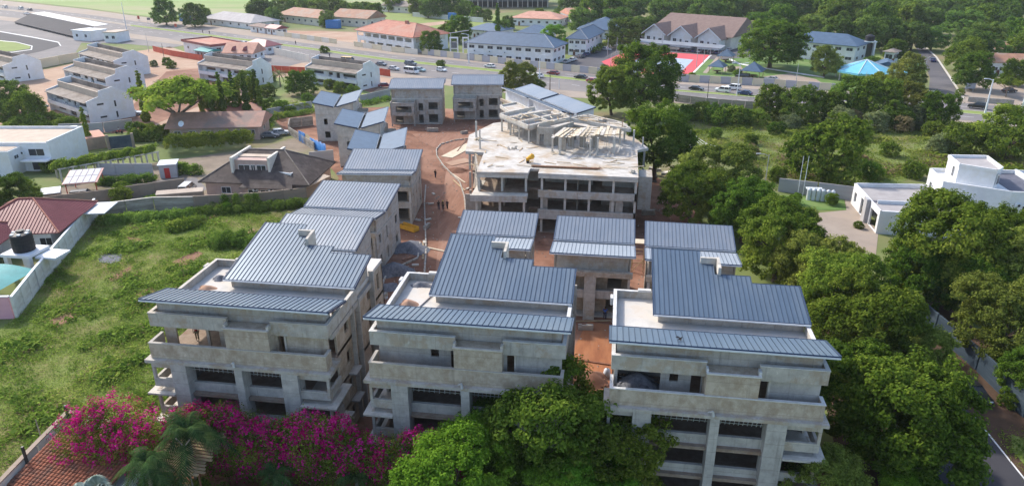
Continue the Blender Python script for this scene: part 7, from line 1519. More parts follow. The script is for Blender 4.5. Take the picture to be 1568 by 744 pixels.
for (pa, pb, hgt, wd, k, mt, l) in (((200, 216), (256, 214), 2.6, 2.0, 9, "leaf_dark", "dark dense hedge between the dark gate and the long brown roof"), ((92, 208), (128, 203), 1.6, 1.8, 7, "leaf_mid", "leafy hedge along the grey garden wall by the tall cypress"), ((5, 205), (120, 196), 2.4, 3.0, 12, "leaf_mid", "broad leafy planting between the left row houses and the white flat house"),
                                    ((395, 176), (412, 196), 2.4, 1.8, 6, "leaf_dark", "dark bushes at the right end of the brown house"), ((150, 284), (236, 276), 1.3, 1.2, 8, "leaf_dark", "low dark hedge along the pergola's grey rear wall"), ((270, 262), (302, 268), 1.8, 1.4, 5, "leaf_dark", "dark shrubs between the red door shed and the tower house"),
                                    ((155, 342), (300, 330), 1.1, 1.6, 16, "weed_leaf", "tall weeds along the foot of the grey-brown wall"), ((300, 330), (480, 314), 1.3, 1.6, 18, "weed_leaf", "tall scrub along the foot of the tan creeper wall"), ((330, 372), (395, 372), 1.7, 3.0, 7, "weed_leaf", "green thicket on the field beside the left building's terrace"), ((262, 352), (300, 345), 1.3, 2.2, 5, "leaf_mid", "dark green thicket in the middle of the field's far end")):
    a_, b_ = G(*pa), G(*pb); vb = []
    for i in range(k):
        c = a_.lerp(b_, (i + .5) / k); vb.append(((c.x + .5 * math.sin(i * 2.3), c.y + .5 * math.cos(i * 1.7), hgt * .35), ((b_ - a_).length / k * .8 + .5, wd, hgt * (.55 + .25 * math.sin(i * 1.9) ** 2))))
    hedge_mass("hedge", l, "hedge", vb, 900 * k, .3, mt, 60 + k + int(pa[0]))
# ---------------------------------------------------------------- vehicles
SPEC = {  # length, width, lower-body profile, cabin (x0, x1 at the belt, x0, x1 at the roof), belt z, roof z
 "sedan": (4.5, 1.75, [(-2.25, .35), (-2.2, .78), (-1.6, .92), (1.0, .95), (2.1, .78), (2.25, .55), (2.25, .3)], (-1.75, 1.05, -1.15, .35), .93, 1.42),
 "hatch": (3.9, 1.7, [(-1.95, .35), (-1.95, .9), (-1.6, .98), (.9, .98), (1.8, .8), (1.95, .55), (1.95, .3)], (-1.85, 1.0, -1.55, .25), .96, 1.5),
 "suv": (4.8, 1.9, [(-2.4, .45), (-2.4, 1.05), (-2.2, 1.12), (1.0, 1.15), (2.25, 1.02), (2.4, .7), (2.4, .4)], (-2.3, 1.2, -2.05, .5), 1.13, 1.82),
 "van": (4.6, 1.8, [(-2.3, .4), (-2.3, 1.1), (1.5, 1.1), (2.15, .9), (2.3, .6), (2.3, .35)], (-2.28, 1.65, -2.2, .95), 1.1, 1.95),
 "minibus": (5.6, 2.0, [(-2.8, .4), (-2.8, 1.25), (2.0, 1.25), (2.7, 1.0), (2.8, .6), (2.8, .35)], (-2.78, 2.15, -2.72, 1.5), 1.25, 2.25)}
def car_meshes(kind, paint):
    Lc, W, prof, cab, zb, zr = SPEC[kind]; hw = W / 2; out = {}
    m = MB(); n = len(prof)
    m.add([(x, -hw, z) for x, z in prof] + [(x, hw, z) for x, z in prof], [tuple(range(n)), tuple(range(2 * n - 1, n - 1, -1))] + [(i, n + i, n + (i + 1) % n, (i + 1) % n) for i in range(n)])
    out["body"] = m.mesh("body", paint)
    a0, a1, b0, b1 = cab; k = hw - .06; t = hw - .22
    m = MB(); m.hexa([(a0, -k, zb - .01), (a1, -k, zb - .01), (a1, k, zb - .01), (a0, k, zb - .01)], [(b0, -t, zr - .06), (b1, -t, zr - .06), (b1, t, zr - .06), (b0, t, zr - .06)]); out["windows"] = m.mesh("windows", "glass_dark")
    m = MB(); m.box(b0 - .03, -t - .03, zr - .058, b1 + .03, t + .03, zr)
    for s in (-1, 1):
        for (xa, xb) in ((a0, b0), (a1, b1), ((a0 + a1) / 2 - .1, (b0 + b1) / 2 - .1)): m.tube((xa, s * (k + .01), zb), (xb, s * (t + .01), zr - .05), .05, n=5)
    out["roof"] = m.mesh("roof", paint)
    m = MB(); m.tube((0, -.1, 0), (0, .1, 0), .33, n=12); out["tyre"] = m.mesh("tyre", "rubber"); m = MB(); m.tube((0, -.11, 0), (0, .11, 0), .19, n=10); out["rim"] = m.mesh("rim", "steel_pole")
    m = MB(); m.box(-.04, -.17, -.07, .03, .17, .07); out["headlight"] = m.mesh("headlight", "gutter_white"); out["taillight"] = m.mesh("taillight", "red_paint")
    return out
def car(kind, paint, pos, ang, label, name=None, group=None):
    me = shared(("car", kind, paint), lambda: car_meshes(kind, paint)); Lc, W, prof, cab, zb, zr = SPEC[kind]
    t = thing(name or {"sedan": "parked_car", "hatch": "hatchback_car", "suv": "off_road_car", "van": "van", "minibus": "minibus"}[kind], label, {"van": "van", "minibus": "minibus"}.get(kind, "car"), (pos[0], pos[1], pos[2] if len(pos) > 2 and pos[2] > 0 else .09), ang, group)
    link("body", me["body"], t); link("windows", me["windows"], t); link("roof", me["roof"], t)
    for x in (-Lc * .31, Lc * .31):
        for s in (-1, 1):
            o = link("wheel", me["tyre"], t); o.location = (x, s * (W / 2 - .08), .33); link("rim", me["rim"], o)
    for s in (-1, 1):
        o = link("headlight", me["headlight"], t); o.location = (Lc / 2 - .02, s * (W / 2 - .3), .66); o = link("taillight", me["taillight"], t); o.location = (-Lc / 2, s * (W / 2 - .3), .76)
    return t
def head(u, v, u2, v2): a, b = G(u, v), G(u2, v2); return math.atan2(b.y - a.y, b.x - a.x)
RL = head(1000, 128, 800, 106); RR = RL + math.pi
for kind, paint, u, v, ang, l in (
    ("sedan", "car_white", 750, 104, RL, "white saloon car on the far carriageway, before the pale transformer frame"),
    ("hatch", "car_white", 676, 110, RR, "white hatchback on the near carriageway, right of the minibus"),
    ("minibus", "car_white", 630, 113, RR, "white minibus with dark windows beside the red fence"),
    ("sedan", "car_teal", 643, 110, RR, "pale teal car partly behind the white minibus"),
    ("suv", "car_grey", 629, 101, RR, "dark grey off-road car beyond the white minibus"),
    ("sedan", "car_silver", 603, 108, RR, "silver car between the red fence and the road"),
    ("sedan", "car_grey", 584, 101, RR, "dark grey car by the right end of the white row house"),
    ("sedan", "car_maroon", 590, 134, .3, "dark red car parked at the end of the white row house"),
    ("minibus", "car_yellow", 534, 97, RR + .2, "yellow bus behind the roof of the white row house"),
    ("sedan", "car_white", 823, 119, RL, "white car under the bare white pole by the leafy roadside tree"),
    ("sedan", "car_maroon", 847, 115, RL, "maroon car on the far carriageway beside the boundary wall"),
    ("sedan", "car_black", 889, 121, RL, "black car on the far carriageway between two red cars"),
    ("sedan", "car_red", 908, 127, RR, "bright red car at the left edge of the great round tree"),
    ("sedan", "car_black", 1066, 139, RR, "black saloon car right of the great round tree"),
    ("suv", "car_white", 1106, 142, RR + math.pi, "white off-road car on the near lane of two, by the lamp post"),
    ("suv", "car_white", 1122, 138, RR + math.pi, "white off-road car overtaking behind another white one by the lamp post"),
    ("sedan", "car_blue", 1140, 146, RL, "dark blue car right of the lamp post, half behind roadside trees"),
    ("suv", "car_black", 1496, 167, RL, "black off-road car at the right lamp post, near the low stone wall"),
    ("sedan", "car_blue", 1428, 95, head(1470, 150, 1412, 72), "dark car on the side road between the trees"),
    ("sedan", "car_silver", 107, 31, RL, "pale blue white car on the highway above the long grandstand"),
    ("sedan", "car_white", 41, 23, RL, "white car on the highway at far left, nearer lane"),
    ("van", "car_white", 32, 15, RL, "white van on the highway at far left, farther lane"),
    ("van", "car_white", 8, 13, RL, "white van at the very left end of the highway"),
    ("hatch", "car_grey", 46, 17, RL, "small dark car on the highway beside the far white van"),
    ("sedan", "car_white", 375, 69, RR, "white car beside the flat maroon roofed shop"),
    ("sedan", "car_silver", 204, 177, .45, "silver car parked at the nearest row house's gable"),
    ("hatch", "car_white", 203, 136, 1.2, "white hatchback between the middle and farthest row houses"),
    ("hatch", "car_red", 206, 144, 1.2, "red hatchback parked just below the white hatchback"),
    ("suv", "car_black", 60, 168, .3, "black off-road car at the nearest row house's left end"),
    ("suv", "car_black", 131, 306, head(110, 306, 155, 302), "black off-road car under the solar roof carport"),
    ("van", "car_silver", 288, 296, 1.75, "pale van with white roof beside the tower house"),
    ("sedan", "car_grey", 414, 211, .2, "grey car in the scrubby yard near the blue sheets, left of another"),
    ("hatch", "car_silver", 430, 207, .5, "silver hatchback in the scrubby yard near the blue sheets"),
    ("sedan", "car_silver", 868, 97, head(868, 97, 900, 86), "silver car by the blue roofed house's porch, first in the parking row"),
    ("sedan", "car_white", 877, 94, head(868, 97, 900, 86), "white car by the blue roofed house's porch, second in the parking row"),
    ("sedan", "car_grey", 889, 89, head(868, 97, 900, 86), "dark grey car third in the parking row by the blue roofed houses"),
    ("sedan", "car_blue", 898, 86, head(868, 97, 900, 86), "dark blue car fourth in the parking row by the blue roofed houses"),
    ("sedan", "car_black", 910, 82, head(868, 97, 900, 86), "black car last in the parking row by the blue roofed houses"),
    ("sedan", "car_silver", 928, 78, RR, "silver car at the tennis court's back corner"),
    ("hatch", "car_white", 942, 72, RR, "white hatchback by the clipped hedge"),
    ("sedan", "car_white", 955, 67, RR, "white car by the end of the clipped hedge, near the car shelter"),
    ("sedan", "car_grey", 965, 63, RR, "grey car left of the brown hall's first gable"),
    ("sedan", "car_white", 975, 58, RR, "white car beside the brown hall's left corner"),
    ("sedan", "car_white", 963, 78, RR + 1.2, "white car at the left end of the car shelter"),
    ("sedan", "car_black", 1124, 72, 1.2, "black car at the right side of the brown hall"),
    ("sedan", "car_silver", 1116, 79, 1.2, "silver car by the right corner of the car shelter"),
    ("sedan", "car_silver", 1132, 49, 1.1, "silver car behind the brown hall's right end, farther one"),
    ("sedan", "car_grey", 1127, 53, 1.1, "grey car behind the brown hall's right end, nearer one"),
    ("suv", "car_black", 1137, 121, RL, "black off-road car left of the widest gazebo"),
    ("sedan", "car_silver", 1181, 124, 2.6, "silver car on the sand right of the widest gazebo"),
    ("sedan", "car_white", 1036, 117, RR, "white car half hidden by the great round tree at the court"),
    ("sedan", "car_black", 1545, 142, .4, "dark car under the small flat topped tree"),
    ("sedan", "car_black", 1486, 606, -1.38, "black car parked on the lane verge under the trees"),
): car(kind, paint, G(u, v), ang, l)
for i, u in enumerate(range(1044, 1100, 9)): car("sedan", ("car_black", "car_grey", "car_blue", "car_silver")[i % 4], G(u, 79 + (u - 1044) * .075), 1.25, "first second third fourth fifth sixth seventh eighth".split()[i] + " car from the left under the long car shelter's open front", group="cars under the car shelter")

# ---------------------------------------------------------------- people
def skin_mesh(name, pts, edges, radii, material, parent, root=0):
    me = bpy.data.meshes.new(name); me.from_pydata(pts, edges, []); me.update(); o = link(name, me, parent); me.materials.append(M[material])
    sk = o.modifiers.new("skin", 'SKIN'); sk.use_smooth_shade = True
    for i, r in enumerate(radii): me.skin_vertices[0].data[i].radius = r if isinstance(r, tuple) else (r, r)
    me.skin_vertices[0].data[root].use_root = True
    sb = o.modifiers.new("subdivision", 'SUBSURF'); sb.levels = 1; sb.render_levels = 1
    return o
def person(label, pos, rot, shirt, trousers, helmet=None, stride=.16, arm=.12, bend=0.0, z=0.0, group=None):
    t = thing("person", label, "person", (pos[0], pos[1], z), rot, group); s, a = stride, arm
    #       0 pelvis      1 waist        2 chest         3 neck         4 head low     5 head top
    P = [(0, 0, .95), (0, .0, 1.12), (0, .02, 1.38), (0, .02, 1.50), (0, -.01, 1.58), (0, -.01, 1.72),
         (-.1, 0, .9), (-.11, s * .5, .5), (-.11, s - .02, .09), (-.11, s - .16, .04),      # left leg: hip knee ankle toe
         (.1, 0, .9), (.11, -s * .3, .5), (.11, -s + .1, .09), (.11, -s - .06, .04),
         (-.19, .02, 1.42), (-.25, .03 + a * .2, 1.16), (-.24, -a, .94), (-.23, -a - .03, .84),     # left arm
         (.19, .02, 1.42), (.25, .03 + a * .2, 1.16), (.24, -a, .94), (.23, -a - .03, .84)]
    E_ = [(0, 1), (1, 2), (2, 3), (3, 4), (4, 5), (0, 6), (6, 7), (7, 8), (8, 9), (0, 10), (10, 11), (11, 12), (12, 13), (2, 14), (14, 15), (15, 16), (16, 17), (2, 18), (18, 19), (19, 20), (20, 21)]
    Rr = [(.13, .1), (.12, .09), (.15, .1), .055, .085, .08, .085, .06, .042, .035, .085, .06, .042, .035, .055, .045, .035, .035, .055, .045, .035, .035]
    skin_mesh("body", P, E_, Rr, "skin", t)
    S_ = [0, 1, 2, 14, 15, 18, 19]; ix = {k: i for i, k in enumerate(S_)}
    skin_mesh("shirt", [P[k] for k in S_], [(ix[a_], ix[b_]) for a_, b_ in ((0, 1), (1, 2), (2, 14), (14, 15), (2, 18), (18, 19))], [(.155, .12), (.15, .115), (.18, .13), .08, .065, .08, .065], shirt, t)
    S_ = [0, 6, 7, 8, 10, 11, 12]; ix = {k: i for i, k in enumerate(S_)}
    skin_mesh("trousers", [P[k] for k in S_], [(ix[a_], ix[b_]) for a_, b_ in ((0, 6), (6, 7), (7, 8), (0, 10), (10, 11), (11, 12))], [(.15, .12), .105, .08, .065, .105, .08, .065], trousers, t)
    m = MB()
    if helmet:
        m.tube((0, -.01, 1.66), (0, -.01, 1.74), .125, .115, 10); m.tube((0, -.01, 1.74), (0, -.01, 1.79), .115, .05, 10); m.build("helmet", helmet, t, True)
    else:
        m.tube((0, .005, 1.66), (0, .01, 1.73), .092, .085, 8); m.tube((0, .01, 1.73), (0, .01, 1.765), .085, .04, 8); m.build("hair", "cloth_black", t, True)
    return t
for u, v, rot, sh, tr, he, l in ((672, 322, .2, "cloth_black", "cloth_navy", None, "person in dark clothes, left of three walking on the dirt road"), (678.5, 322, 0, "cloth_khaki", "cloth_black", "helmet_yellow", "person with yellow helmet, middle of three walking on the dirt road"),
                                 (685, 321, -.2, "cloth_navy", "cloth_black", None, "person in navy, right of three walking on the dirt road"), (667, 273, 2.8, "cloth_black", "cloth_navy", None, "lone person in dark clothes farther up the dirt road"),
                                 (676, 414, 1.2, "cloth_black", "cloth_black", None, "person in black beside the middle building's big blue roof"), (926, 489, .1, "cloth_blue", "cloth_navy", None, "person in bright blue shirt standing between the two right front buildings"),
                                 (505, 89, 1, "cloth_black", "cloth_navy", None, "pedestrian in dark clothes on the near carriageway beyond the yellow bus"), (453, 69, 1, "cloth_navy", "cloth_black", None, "pedestrian on the highway's far side by the cream wall"),
                                 (311, 52, 1, "cloth_black", "cloth_black", None, "pedestrian by the highway kerb before the grey bungalow, left one"), (321, 53, 1, "cloth_navy", "cloth_black", None, "pedestrian by the highway kerb before the grey bungalow, right one")):
    p = G(u, v); person(l, (p.x, p.y), rot, sh, tr, he, z=.05)
p = G(303, 521, 9.72); person("person in red top on the open balcony corner of the left apartment building", (p.x, p.y), .4, "cloth_red", "cloth_khaki", None, z=9.72)
p = G(183, 205); t = thing("motorbike", "small motorbike by the garden wall with a rider in white", "motorbike", (p.x, p.y, .03), .3); m = MB()
for x in (-.6, .6): mw = MB(); mw.tube((x, -.05, .3), (x, .05, .3), .3, n=12); mw.build("wheel", "rubber", t)
m.box(-.55, -.1, .5, .3, .1, .75); m.tube((.6, 0, .3), (.4, 0, 1.0), .05); m.tube((.4, -.35, 1.0), (.4, .35, 1.0), .03); m.build("frame", "red_paint", t)
person("person in white sitting on the motorbike by the garden wall", (p.x, p.y), .3 + R(90), "cloth_white", "cloth_black", None, z=-.05)
# crow, on the right canopy roof
bx0, by0 = APT["C"]; t = thing("crow", "black crow standing on the right apartment building's front canopy roof", "bird", (bx0 + 5.2, by0 + 1.5, 15.38 - 1.15 * .235 + .02), .5); t.scale = (.62, .62, .62)
skin_mesh("body", [(0, 0, .26), (-.16, 0, .22), (-.38, 0, .16), (.12, 0, .32), (.2, 0, .42), (.33, 0, .41), (0, -.06, .14), (.02, -.06, .02), (0, .06, .14), (.02, .06, .02)], [(0, 1), (1, 2), (0, 3), (3, 4), (4, 5), (0, 6), (6, 7), (0, 8), (8, 9)], [.12, .1, .04, .09, .07, .015, .025, .018, .025, .018], "cloth_black", t)
m = MB()
for s in (-1, 1): m.hexa([(.1, s * .1, .26), (-.1, s * .13, .22), (-.42, s * .5, .3), (-.1, s * .48, .36)], [(.1, s * .1, .3), (-.1, s * .13, .26), (-.42, s * .5, .33), (-.1, s * .48, .39)])
m.build_each("wing", "cloth_black", t)

# ---------------------------------------------------------------- poles and lamps
def pole(label, u, v, utop, vtop, arms=(), mt="gutter_white", r=.09, name="lamp_post", cat="lamp post", group=None, hmin=3):
    """pole whose foot shows at (u, v) and whose top shows at (utop, vtop)"""
    b = G(u, v); lo, hi = 1.0, 40.0
    for _ in range(40):
        mid = (lo + hi) / 2; q = Vector((b.x, b.y, mid)) - Vector((0, 0, CAM_H)); vy = 372 - FPX * q.dot(_U) / q.dot(_F)
        if vy > vtop: lo = mid
        else: hi = mid
    h = max(hmin, lo); t = thing(name, label, cat, (b.x, b.y, 0), YAW, group)
    m = MB(); m.tube((0, 0, 0), (0, 0, h), r * 1.3, r * .7, 8); m.build("pole", mt, t)
    for s in arms:
        m = MB(); m.path([Vector((0, 0, h - .3)), Vector((s * .9, 0, h + .1)), Vector((s * 1.8, 0, h + .2))], [r * .6, r * .55, r * .5], 6); a = m.build("arm", mt, t)
        m = MB(); m.box(min(s * 1.6, s * 2.5), -.16, h + .12, max(s * 1.6, s * 2.5), .16, h + .28); m.build("lamp_head", mt, a)
    return t
pole("double armed white lamp post by the two white off-road cars", 1128, 147, 1134, 98, (-1, 1), r=.13)
pole("tall white lamp post with left arm on the right highway median", 1508, 174, 1518, 122, (-1,), r=.2)
pole("white lamp post cut by the right edge, right of the black off-road car", 1562, 176, 1568, 146, (), r=.2)
pole("grey lamp post with left arm rising from trees behind the unfinished block", 1038, 198, 1041, 167, (-1,), "steel_pole", .1)
pole("grey lamp post with left arm at the scrub field's edge above the tall trees", 1172, 278, 1177, 237, (-1,), "steel_pole", .1)
pole("white lamp post standing before the leafy roadside tree, arm to the right", 826, 121, 826, 85, (1,), r=.14)
pole("dark thin pole between the black saloon and the white off-road cars", 1083, 152, 1085, 122, (), "dark_metal", .09, "utility_pole", "pole")
pole("tall thin white pole at far left by the highway and airfield", 194, 46, 189, 4, (), r=.16, name="lamp_post")
pole("white pole with floodlight arm beside the transformer frame", 718, 97, 718, 53, (-1,), r=.17)
pole("thin wooden pole between the red fence and the shop yard", 253, 98, 251, 67, (), "bark", .09, "utility_pole", "pole"); pole("thin grey pole behind the farthest row house", 228, 80, 227, 52, (), "steel_pole", .09, "utility_pole", "pole")
pole("wooden pole at the kerb before the blue roofed white houses", 842, 139, 843, 108, (), "bark", .12, "utility_pole", "pole"); pole("white pole pair post right of the wooden kerb pole", 856, 136, 856, 122, (), "gutter_white", .1, "utility_pole", "pole")
for i, (u, v, a, b) in enumerate(((930, 88, 929, 58), (944, 82, 944, 57), (935, 103, 935, 83), (1066, 104, 1066, 73), (1077, 97, 1077, 75), (1087, 88, 1086, 72), (1013, 77, 1013, 48))):
    pole(("first left", "third", "second left", "fourth", "fifth", "rightmost", "rear")[i] + " thin pale floodlight pole around the tennis court", u, v, a, b, (), "steel_pole", .1, "floodlight_pole", "lamp post", "floodlight poles around the tennis court")
for u, v, a, b, l in ((1219, 124, 1222, 98, "short lawn lamp post left of the cyan pavilion"), (1324, 130, 1325, 110, "white post in front of the cyan pavilion"), (1303, 62, 1303, 42, "left of two slim posts at the wood's edge behind the blue roofed house"), (1309, 63, 1311, 40, "right of two slim posts at the wood's edge behind the blue roofed house"),
                      (1363, 68, 1364, 49, "lamp post with twin heads among trees above the lodge"), (1532, 82, 1533, 62, "lamp post among trees above the farther tan roof"), (1418, 101, 1420, 92, "low lamp post beside the dark car on the side road")):
    pole(l, u, v, a, b, (-.4, .4) if u in (1363, 1418) else (), "steel_pole", .1)
pole("weathered wooden pole with a small lamp, standing in grass behind the white garden wall", 76, 712, 57, 652, (), "bark_grey", .07, "yard_pole", "pole", hmin=5)
# cables on the scrub field
for k in range(3):
    m = MB(); a = G(1053, 196 + k * 3, 5); b = G(1112, 226 + k * 5, 5); pts = [a.lerp(b, i / 8) - Vector((0, 0, 1.2 * math.sin(math.pi * i / 8))) for i in range(9)]; m.path(pts, [.035] * 9, 4)
    tag(m.build("cable", "gutter_white"), "pale cable sagging over the bushes beside the olive tree", "cable", "cables over the scrub field")
# transformer frame
p = G(704, 84); t = thing("transformer_frame", "white transformer frame with two open bays behind the roadside wall", "frame", (p.x, p.y, 0), .1); m = MB()
for x in (-4, -1, 1.2, 3.4): m.box(x, -.25, 0, x + .5, .25, 6.4)
for x0, x1 in ((-4, -.5), (1.2, 3.9)): m.box(x0, -.25, 6.403, x1, .25, 6.9); m.box(x0 + .52, -.2, 2.2, x1 - .52, .2, 2.6)
m.build_each("post", "white_paint", t); MB().box(-3.3, -.6, 2.7, -1.2, .8, 5).box(1.9, -.6, 2.7, 3.2, .8, 4.6).build_each("transformer", "gravel_grey", t); m = MB(); m.tube((-4, 0, 8.4), (4, 0, 9.6), .12); m.tube((-3.5, 0, 6.9), (-3.5, 0, 8.5), .1); m.build_each("boom", "steel_pole", t)
# signs
def sign(label, u, v, w, h, z, mt, rot=.1):
    p = G(u, v); t = thing("billboard", label, "sign", (p.x, p.y, 0), rot); m = MB(); m.box(-w / 2, -.12, z, w / 2, .12, z + h); m.build("board", mt, t); m = MB(); m.tube((-w * .35, 0, 0), (-w * .35, 0, z), .08, n=6); m.tube((w * .35, 0, 0), (w * .35, 0, z), .08, n=6); m.build_each("post", "steel_pole", t); return t
sign("white box sign at the foot of the side road", 1421, 153, 2.8, 2.4, .3, "gutter_white"); sign("pale blue board at the corner of the side road and tan car park", 1484, 141, 3.0, 1.7, 1.0, "solar_glass")
sign("red signboard by the far kerb left of the round trees", 213, 33, 1.2, 1.8, 1.2, "fence_red"); sign("red signboard by the far kerb, right of the blue kiosk", 270, 46, 1.2, 1.6, 1.4, "fence_red"); sign("grey signboard at the kerb above the farthest row house", 229, 38, 1.8, 1.2, 2.4, "gravel_grey")
sign("tall pale advertising screen left of the great round tree", 970, 118, 5.2, 4.6, .6, "gutter_white", -.35)

# ---------------------------------------------------------------- things on the building site
heap("gravel_heap", "large blue grey gravel heap on the dirt between left column and middle building", "gravel heap", *G(605, 416)[:2], .05, 3.0, 2.3, 1.3, "gravel_grey", 160, 21, .13)
heap("gravel_heap", "dark grey gravel heap farther up the road, near the yellow trough", "gravel heap", *G(628, 381)[:2], .05, 3.2, 2.6, 1.1, "gravel_grey", 160, 22, .13)
heap("gravel_heap", "low spread of grey gravel beside the left apartment building's rear corner", "gravel heap", *G(592, 440)[:2], .05, 1.8, 1.3, .35, "gravel_grey", 60, 23, .1)
heap("earth_heap", "dark red earth heap between the middle and right apartment buildings", "earth heap", *G(905, 582)[:2], .05, 2.3, 1.6, 1.0, "red_dirt", 60, 24, .14)
for k, (u, v, rx, l) in enumerate(((948, 470, 1.4, "orange earth heap behind the right building's terrace"), (700, 262, 2.4, "brown earth heap left of the unfinished block's side wall"), (838, 372, 1.5, "orange earth heap in the gap between two rear houses"))):
    heap("earth_heap", l, "earth heap", *G(u, v)[:2], .05, rx, rx * .7, .7, "red_dirt", 50, 30 + k, .14)
# kerb stones along the dirt road
def kerb_line(label, pts, step=1.2):
    t = thing("kerb_line", label, "kerb", tuple(pts[0])); k = 0
    me = shared("kerbstone", lambda: MB().box(-.56, -.11, 0, .56, .11, .3).mesh("kerbstone", "concrete"))
    for p, q in zip(pts[:-1], pts[1:]):
        L = (q - p).length; n = max(1, int(L / step)); a = math.atan2(q.y - p.y, q.x - p.x)
        for i in range(n):
            o = link("kerbstone", me, t); o.location = p + (q - p) * ((i + .5) / n) - pts[0]; o.rotation_euler = (0, 0, a)
    return t
kerb_line("curved kerb along the unfinished block's side of the dirt road", gp((719, 213), (695, 216), (675, 222), (668, 230), (669, 240), (679, 255), (692, 268), (704, 280), (711, 302), (713, 325)))
kerb_line("kerb along the left column's side of the dirt road", gp((650, 420), (652, 392), (652, 370), (651, 340), (650, 312), (652, 285)))
kerb_line("short kerb beside the gravel heaps", gp((580, 448), (594, 418), (640, 396), (643, 372)))
rk = random.Random(8)
for u, v in ((656, 337), (640, 338), (660, 313), (664, 298), (636, 407), (582, 436), (588, 457), (706, 334), (650, 372), (716, 290)):
    p = G(u, v); m = MB(); m.box(-.5, -.22, 0, .5, .22, .2); o = m.build("kerb_block", "concrete_pale"); o.location = (p.x, p.y, .05); o.rotation_euler = (0, 0, rk.uniform(0, 3)); tag(o, "loose pale kerb block lying on the dirt by the road", "block", "loose kerb blocks along the dirt road")
for (a, b), w, mt, l in ((((654, 379), (686, 386)), .35, "timber_pale", "long pale plank lying across the dirt road"), (((684, 241), (722, 221)), 2.8, "timber_pale", "wide pale formwork board at the kerb bend, upper one"), (((686, 252), (718, 245)), 3.0, "sand", "wide pinkish formwork board at the kerb bend, lower one"),
                         (((648, 371), (648, 397)), .3, "timber", "timber length lying beside the left kerb"), (((880, 492), (937, 491)), .25, "timber", "thin timber rail across the gap before the blue shirted person"), (((878, 550), (934, 558)), .25, "timber_dark", "dark pipe lying across the gap between the front buildings"),
                         (((694, 276), (712, 292)), .3, "timber", "grey brown plank leaning by the unfinished block's left wall, lower one"), (((692, 266), (712, 280)), .3, "timber_pale", "grey brown plank lying by the unfinished block's left wall, upper one")):
    p, q = G(*a, .06), G(*b, .1); tag(rod(0, p, q, w, .08, "plank", mt, None), l, "plank")
# yellow trough
p = G(626, 352); t = thing("loading_trough", "yellow steel trough beside the second column house", "trough", (p.x, p.y, .05), -.5); t.scale = (.8, .8, .8); m = MB(); m.box(-2.2, -.75, .1, 2.2, .75, .2); m.box(-2.2, -.8, .203, 2.2, -.7, 1.0); m.box(-2.2, .7, .203, 2.2, .8, 1.0); m.box(2.1, -.69, .203, 2.2, .69, .8)
[m.box(-2 + i * .75, -.69, .75, -1.85 + i * .75, .69, .85) for i in range(6)]; m.build_each("plate", "yellow_paint", t)
# timber trestle behind the right building
p = G(984, 414); t = thing("timber_trestle", "timber trestle of crossed poles behind the right apartment building's terrace", "trestle", (p.x, p.y, .05)); m = MB()
for x in (-1.6, 0, 1.6):
    m.tube((x, -.8, 0), (x + .1, -.6, 4.4), .07, n=6); m.tube((x, .8, 0), (x, .6, 4.4), .07, n=6)
for z in (1.4, 2.9, 4.3): m.tube((-1.9, -.7, z), (1.9, -.65, z), .06, n=6); m.tube((-1.9, .7, z), (1.9, .65, z), .06, n=6)
m.tube((-1.6, -.75, .1), (1.6, -.7, 3.9), .06, n=6); m.build_each("pole", "timber", t); m = MB(); m.box(-1.9, -.8, 4.4, 1.9, .8, 4.47); m.build("deck", "timber_pale", t)
# pale rubble near the trees right of the unfinished block
for k, (u, v, l) in enumerate(((1062, 232, "pile of pale stone slabs among bushes, right of the tall dark tree"), (1018, 268, "small pile of pale slabs under the tall dark tree"))):
    p = G(u, v); t = thing("slab_pile", l, "stone pile", (p.x, p.y, 0)); rr = random.Random(k)
    for i in range(14 if k == 0 else 7):
        m = MB(); s = rr.uniform(.5, 1.0); m.hexa([(-s, -s * .7, 0), (s, -s * .6, 0), (s * .8, s * .7, 0), (-s * .9, s * .6, 0)], [(-s * .9, -s * .6, .5), (s * .9, -s * .5, .6), (s * .7, s * .6, .5), (-s * .8, s * .5, .55)]); o = m.build("slab", "concrete_pale", t); o.location = (rr.uniform(-2.6, 2.6), rr.uniform(-1.4, 1.4), .45 * (i % 3)); o.rotation_euler = (rr.uniform(-.3, .3), rr.uniform(-.3, .3), rr.uniform(0, 3))
# white sack by the right building's corner
p = G(929, 577); t = MB(); K = 8
for j in range(5):
    for i in range(K):
        a = 6.283 * i / K; r = (.05, .34, .4, .3, .08)[j]; t.v.append((r * math.cos(a) * (1 + .1 * math.sin(3 * a)), r * math.sin(a), (0.02, .12, .5, .95, 1.1)[j]))
t.f += [(j * K + i, j * K + (i + 1) % K, (j + 1) * K + (i + 1) % K, (j + 1) * K + i) for j in range(4) for i in range(K)]; o = t.build("sack", "gutter_white", None, True); o.location = (p.x, p.y, .03); tag(o, "white sack standing at the rear corner of the right apartment building", "sack")
m = MB(); m.box(-.6, -.05, 0, .6, .05, .9); o = m.build("notice_plate", "gutter_white"); p = G(310, 320); o.location = (p.x, p.y - .25, 1.0); tag(o, "small white plate fixed to the grey-brown wall", "sign")

# stones and clods strewn over the site
g7 = random.Random(70); m = MB(); site = [(-41, 46), (19, 46), (15, 100), (12, 128), (-8, 150), (-22, 192), (-58, 194), (-64, 150), (-46, 108), (-41, 76)]
k = 0
while k < 2600:
    x, y = g7.uniform(-64, 19), g7.uniform(46, 194)
    if not inside(x, y, site): continue
    k += 1; s = g7.uniform(.04, .2) * (1.6 if g7.random() < .06 else 1); a = g7.uniform(0, 3)
    q = [(x + s * math.cos(a + i * 2.1) * g7.uniform(.7, 1.3), y + s * math.sin(a + i * 2.1) * g7.uniform(.7, 1.3), .03) for i in range(3)] + [(x, y, .03 + s * g7.uniform(.5, 1.1))]
    m.add(q, [(0, 1, 3), (1, 2, 3), (2, 0, 3)])
o = m.build("rubble", "block"); tag(o, kind="stuff")

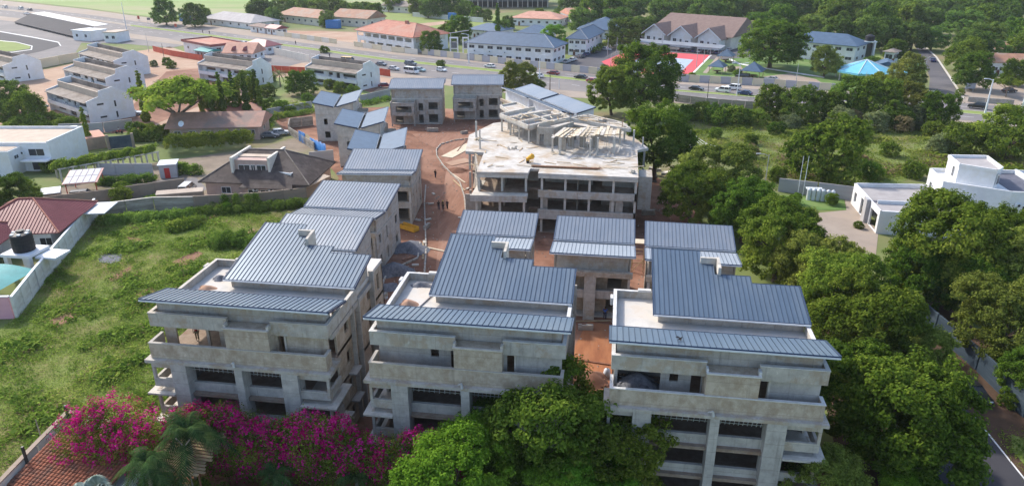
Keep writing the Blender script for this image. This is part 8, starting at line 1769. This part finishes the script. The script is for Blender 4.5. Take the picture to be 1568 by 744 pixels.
# stacks of blocks, bundles of bars and sheets waiting on the site
def block_stack(label, pos, nx, ny, nz, rot):
    t = thing("block_stack", label, "block stack", (pos[0], pos[1], .05), rot); me = shared("siteblock", lambda: MB().box(-.22, -.11, 0, .22, .11, .21).mesh("block", "block"))
    for k in range(nz):
        for i in range(nx):
            for j in range(ny):
                if k == nz - 1 and (i + j * 3) % 4 == 0: continue
                o = link("block", me, t); o.location = (i * .46 + .02 * ((i * j) % 3), j * .24, k * .215); o.rotation_euler = (0, 0, .04 * ((i + k) % 3 - 1))
for u, v, nx, ny, nz, r, l in ((745, 213, 5, 3, 4, .3, "grey block stack before the unfinished block's far left corner"), (655, 202, 6, 3, 4, .1, "grey block stack in front of the far grey houses, by the road bend"), (708, 206, 4, 3, 3, .8, "small block stack at the kerb bend's upper end"),
                              (652, 352, 4, 2, 3, 1.4, "small block stack beside the yellow trough"), (985, 330, 5, 3, 4, .2, "block stack on red earth right of the unfinished block"), (888, 505, 4, 2, 3, .1, "block stack in the gap between middle and right front buildings"), (583, 462, 4, 2, 3, 1.3, "block stack by the left building's rear corner")):
    block_stack(l, G(u, v), nx, ny, nz, r)
for u, v, u2, v2, l in ((700, 232, 716, 212, "bundle of rusty reinforcing bars along the kerb bend"), (616, 398, 640, 392, "bundle of rusty reinforcing bars between the two gravel heaps"), (1000, 318, 1030, 338, "bundle of reinforcing bars on red earth under the right trees")):
    a, b = G(u, v, .12), G(u2, v2, .12); t = thing("bar_bundle", l, "steel bars", tuple(a)); d = b - a; n = Vector((-d.y, d.x, 0)).normalized()
    for i in range(9): m = MB(); q = n * (.07 * (i % 5 - 2)) + Vector((0, 0, .06 * (i // 5))); m.tube(q, q + d + n * .1 * math.sin(i), .028, n=5); m.build("bar", "roof_rust", t)
# ---------------------------------------------------------------- air
hm, hn = new_mat("haze"); ho = N(hn, "ShaderNodeOutputMaterial"); hv = N(hn, "ShaderNodeVolumePrincipled")
hv.inputs["Color"].default_value = (0.86, 0.91, 1.0, 1); hv.inputs["Density"].default_value = 0.0001; hv.inputs["Anisotropy"].default_value = 0.3
hn.links.new(hv.outputs[0], ho.inputs["Volume"]); M["haze"] = hm
tag(MB().box(-2650, -350, -1.0, 2650, 4250, 47.0).build("haze", "haze"), kind="stuff")
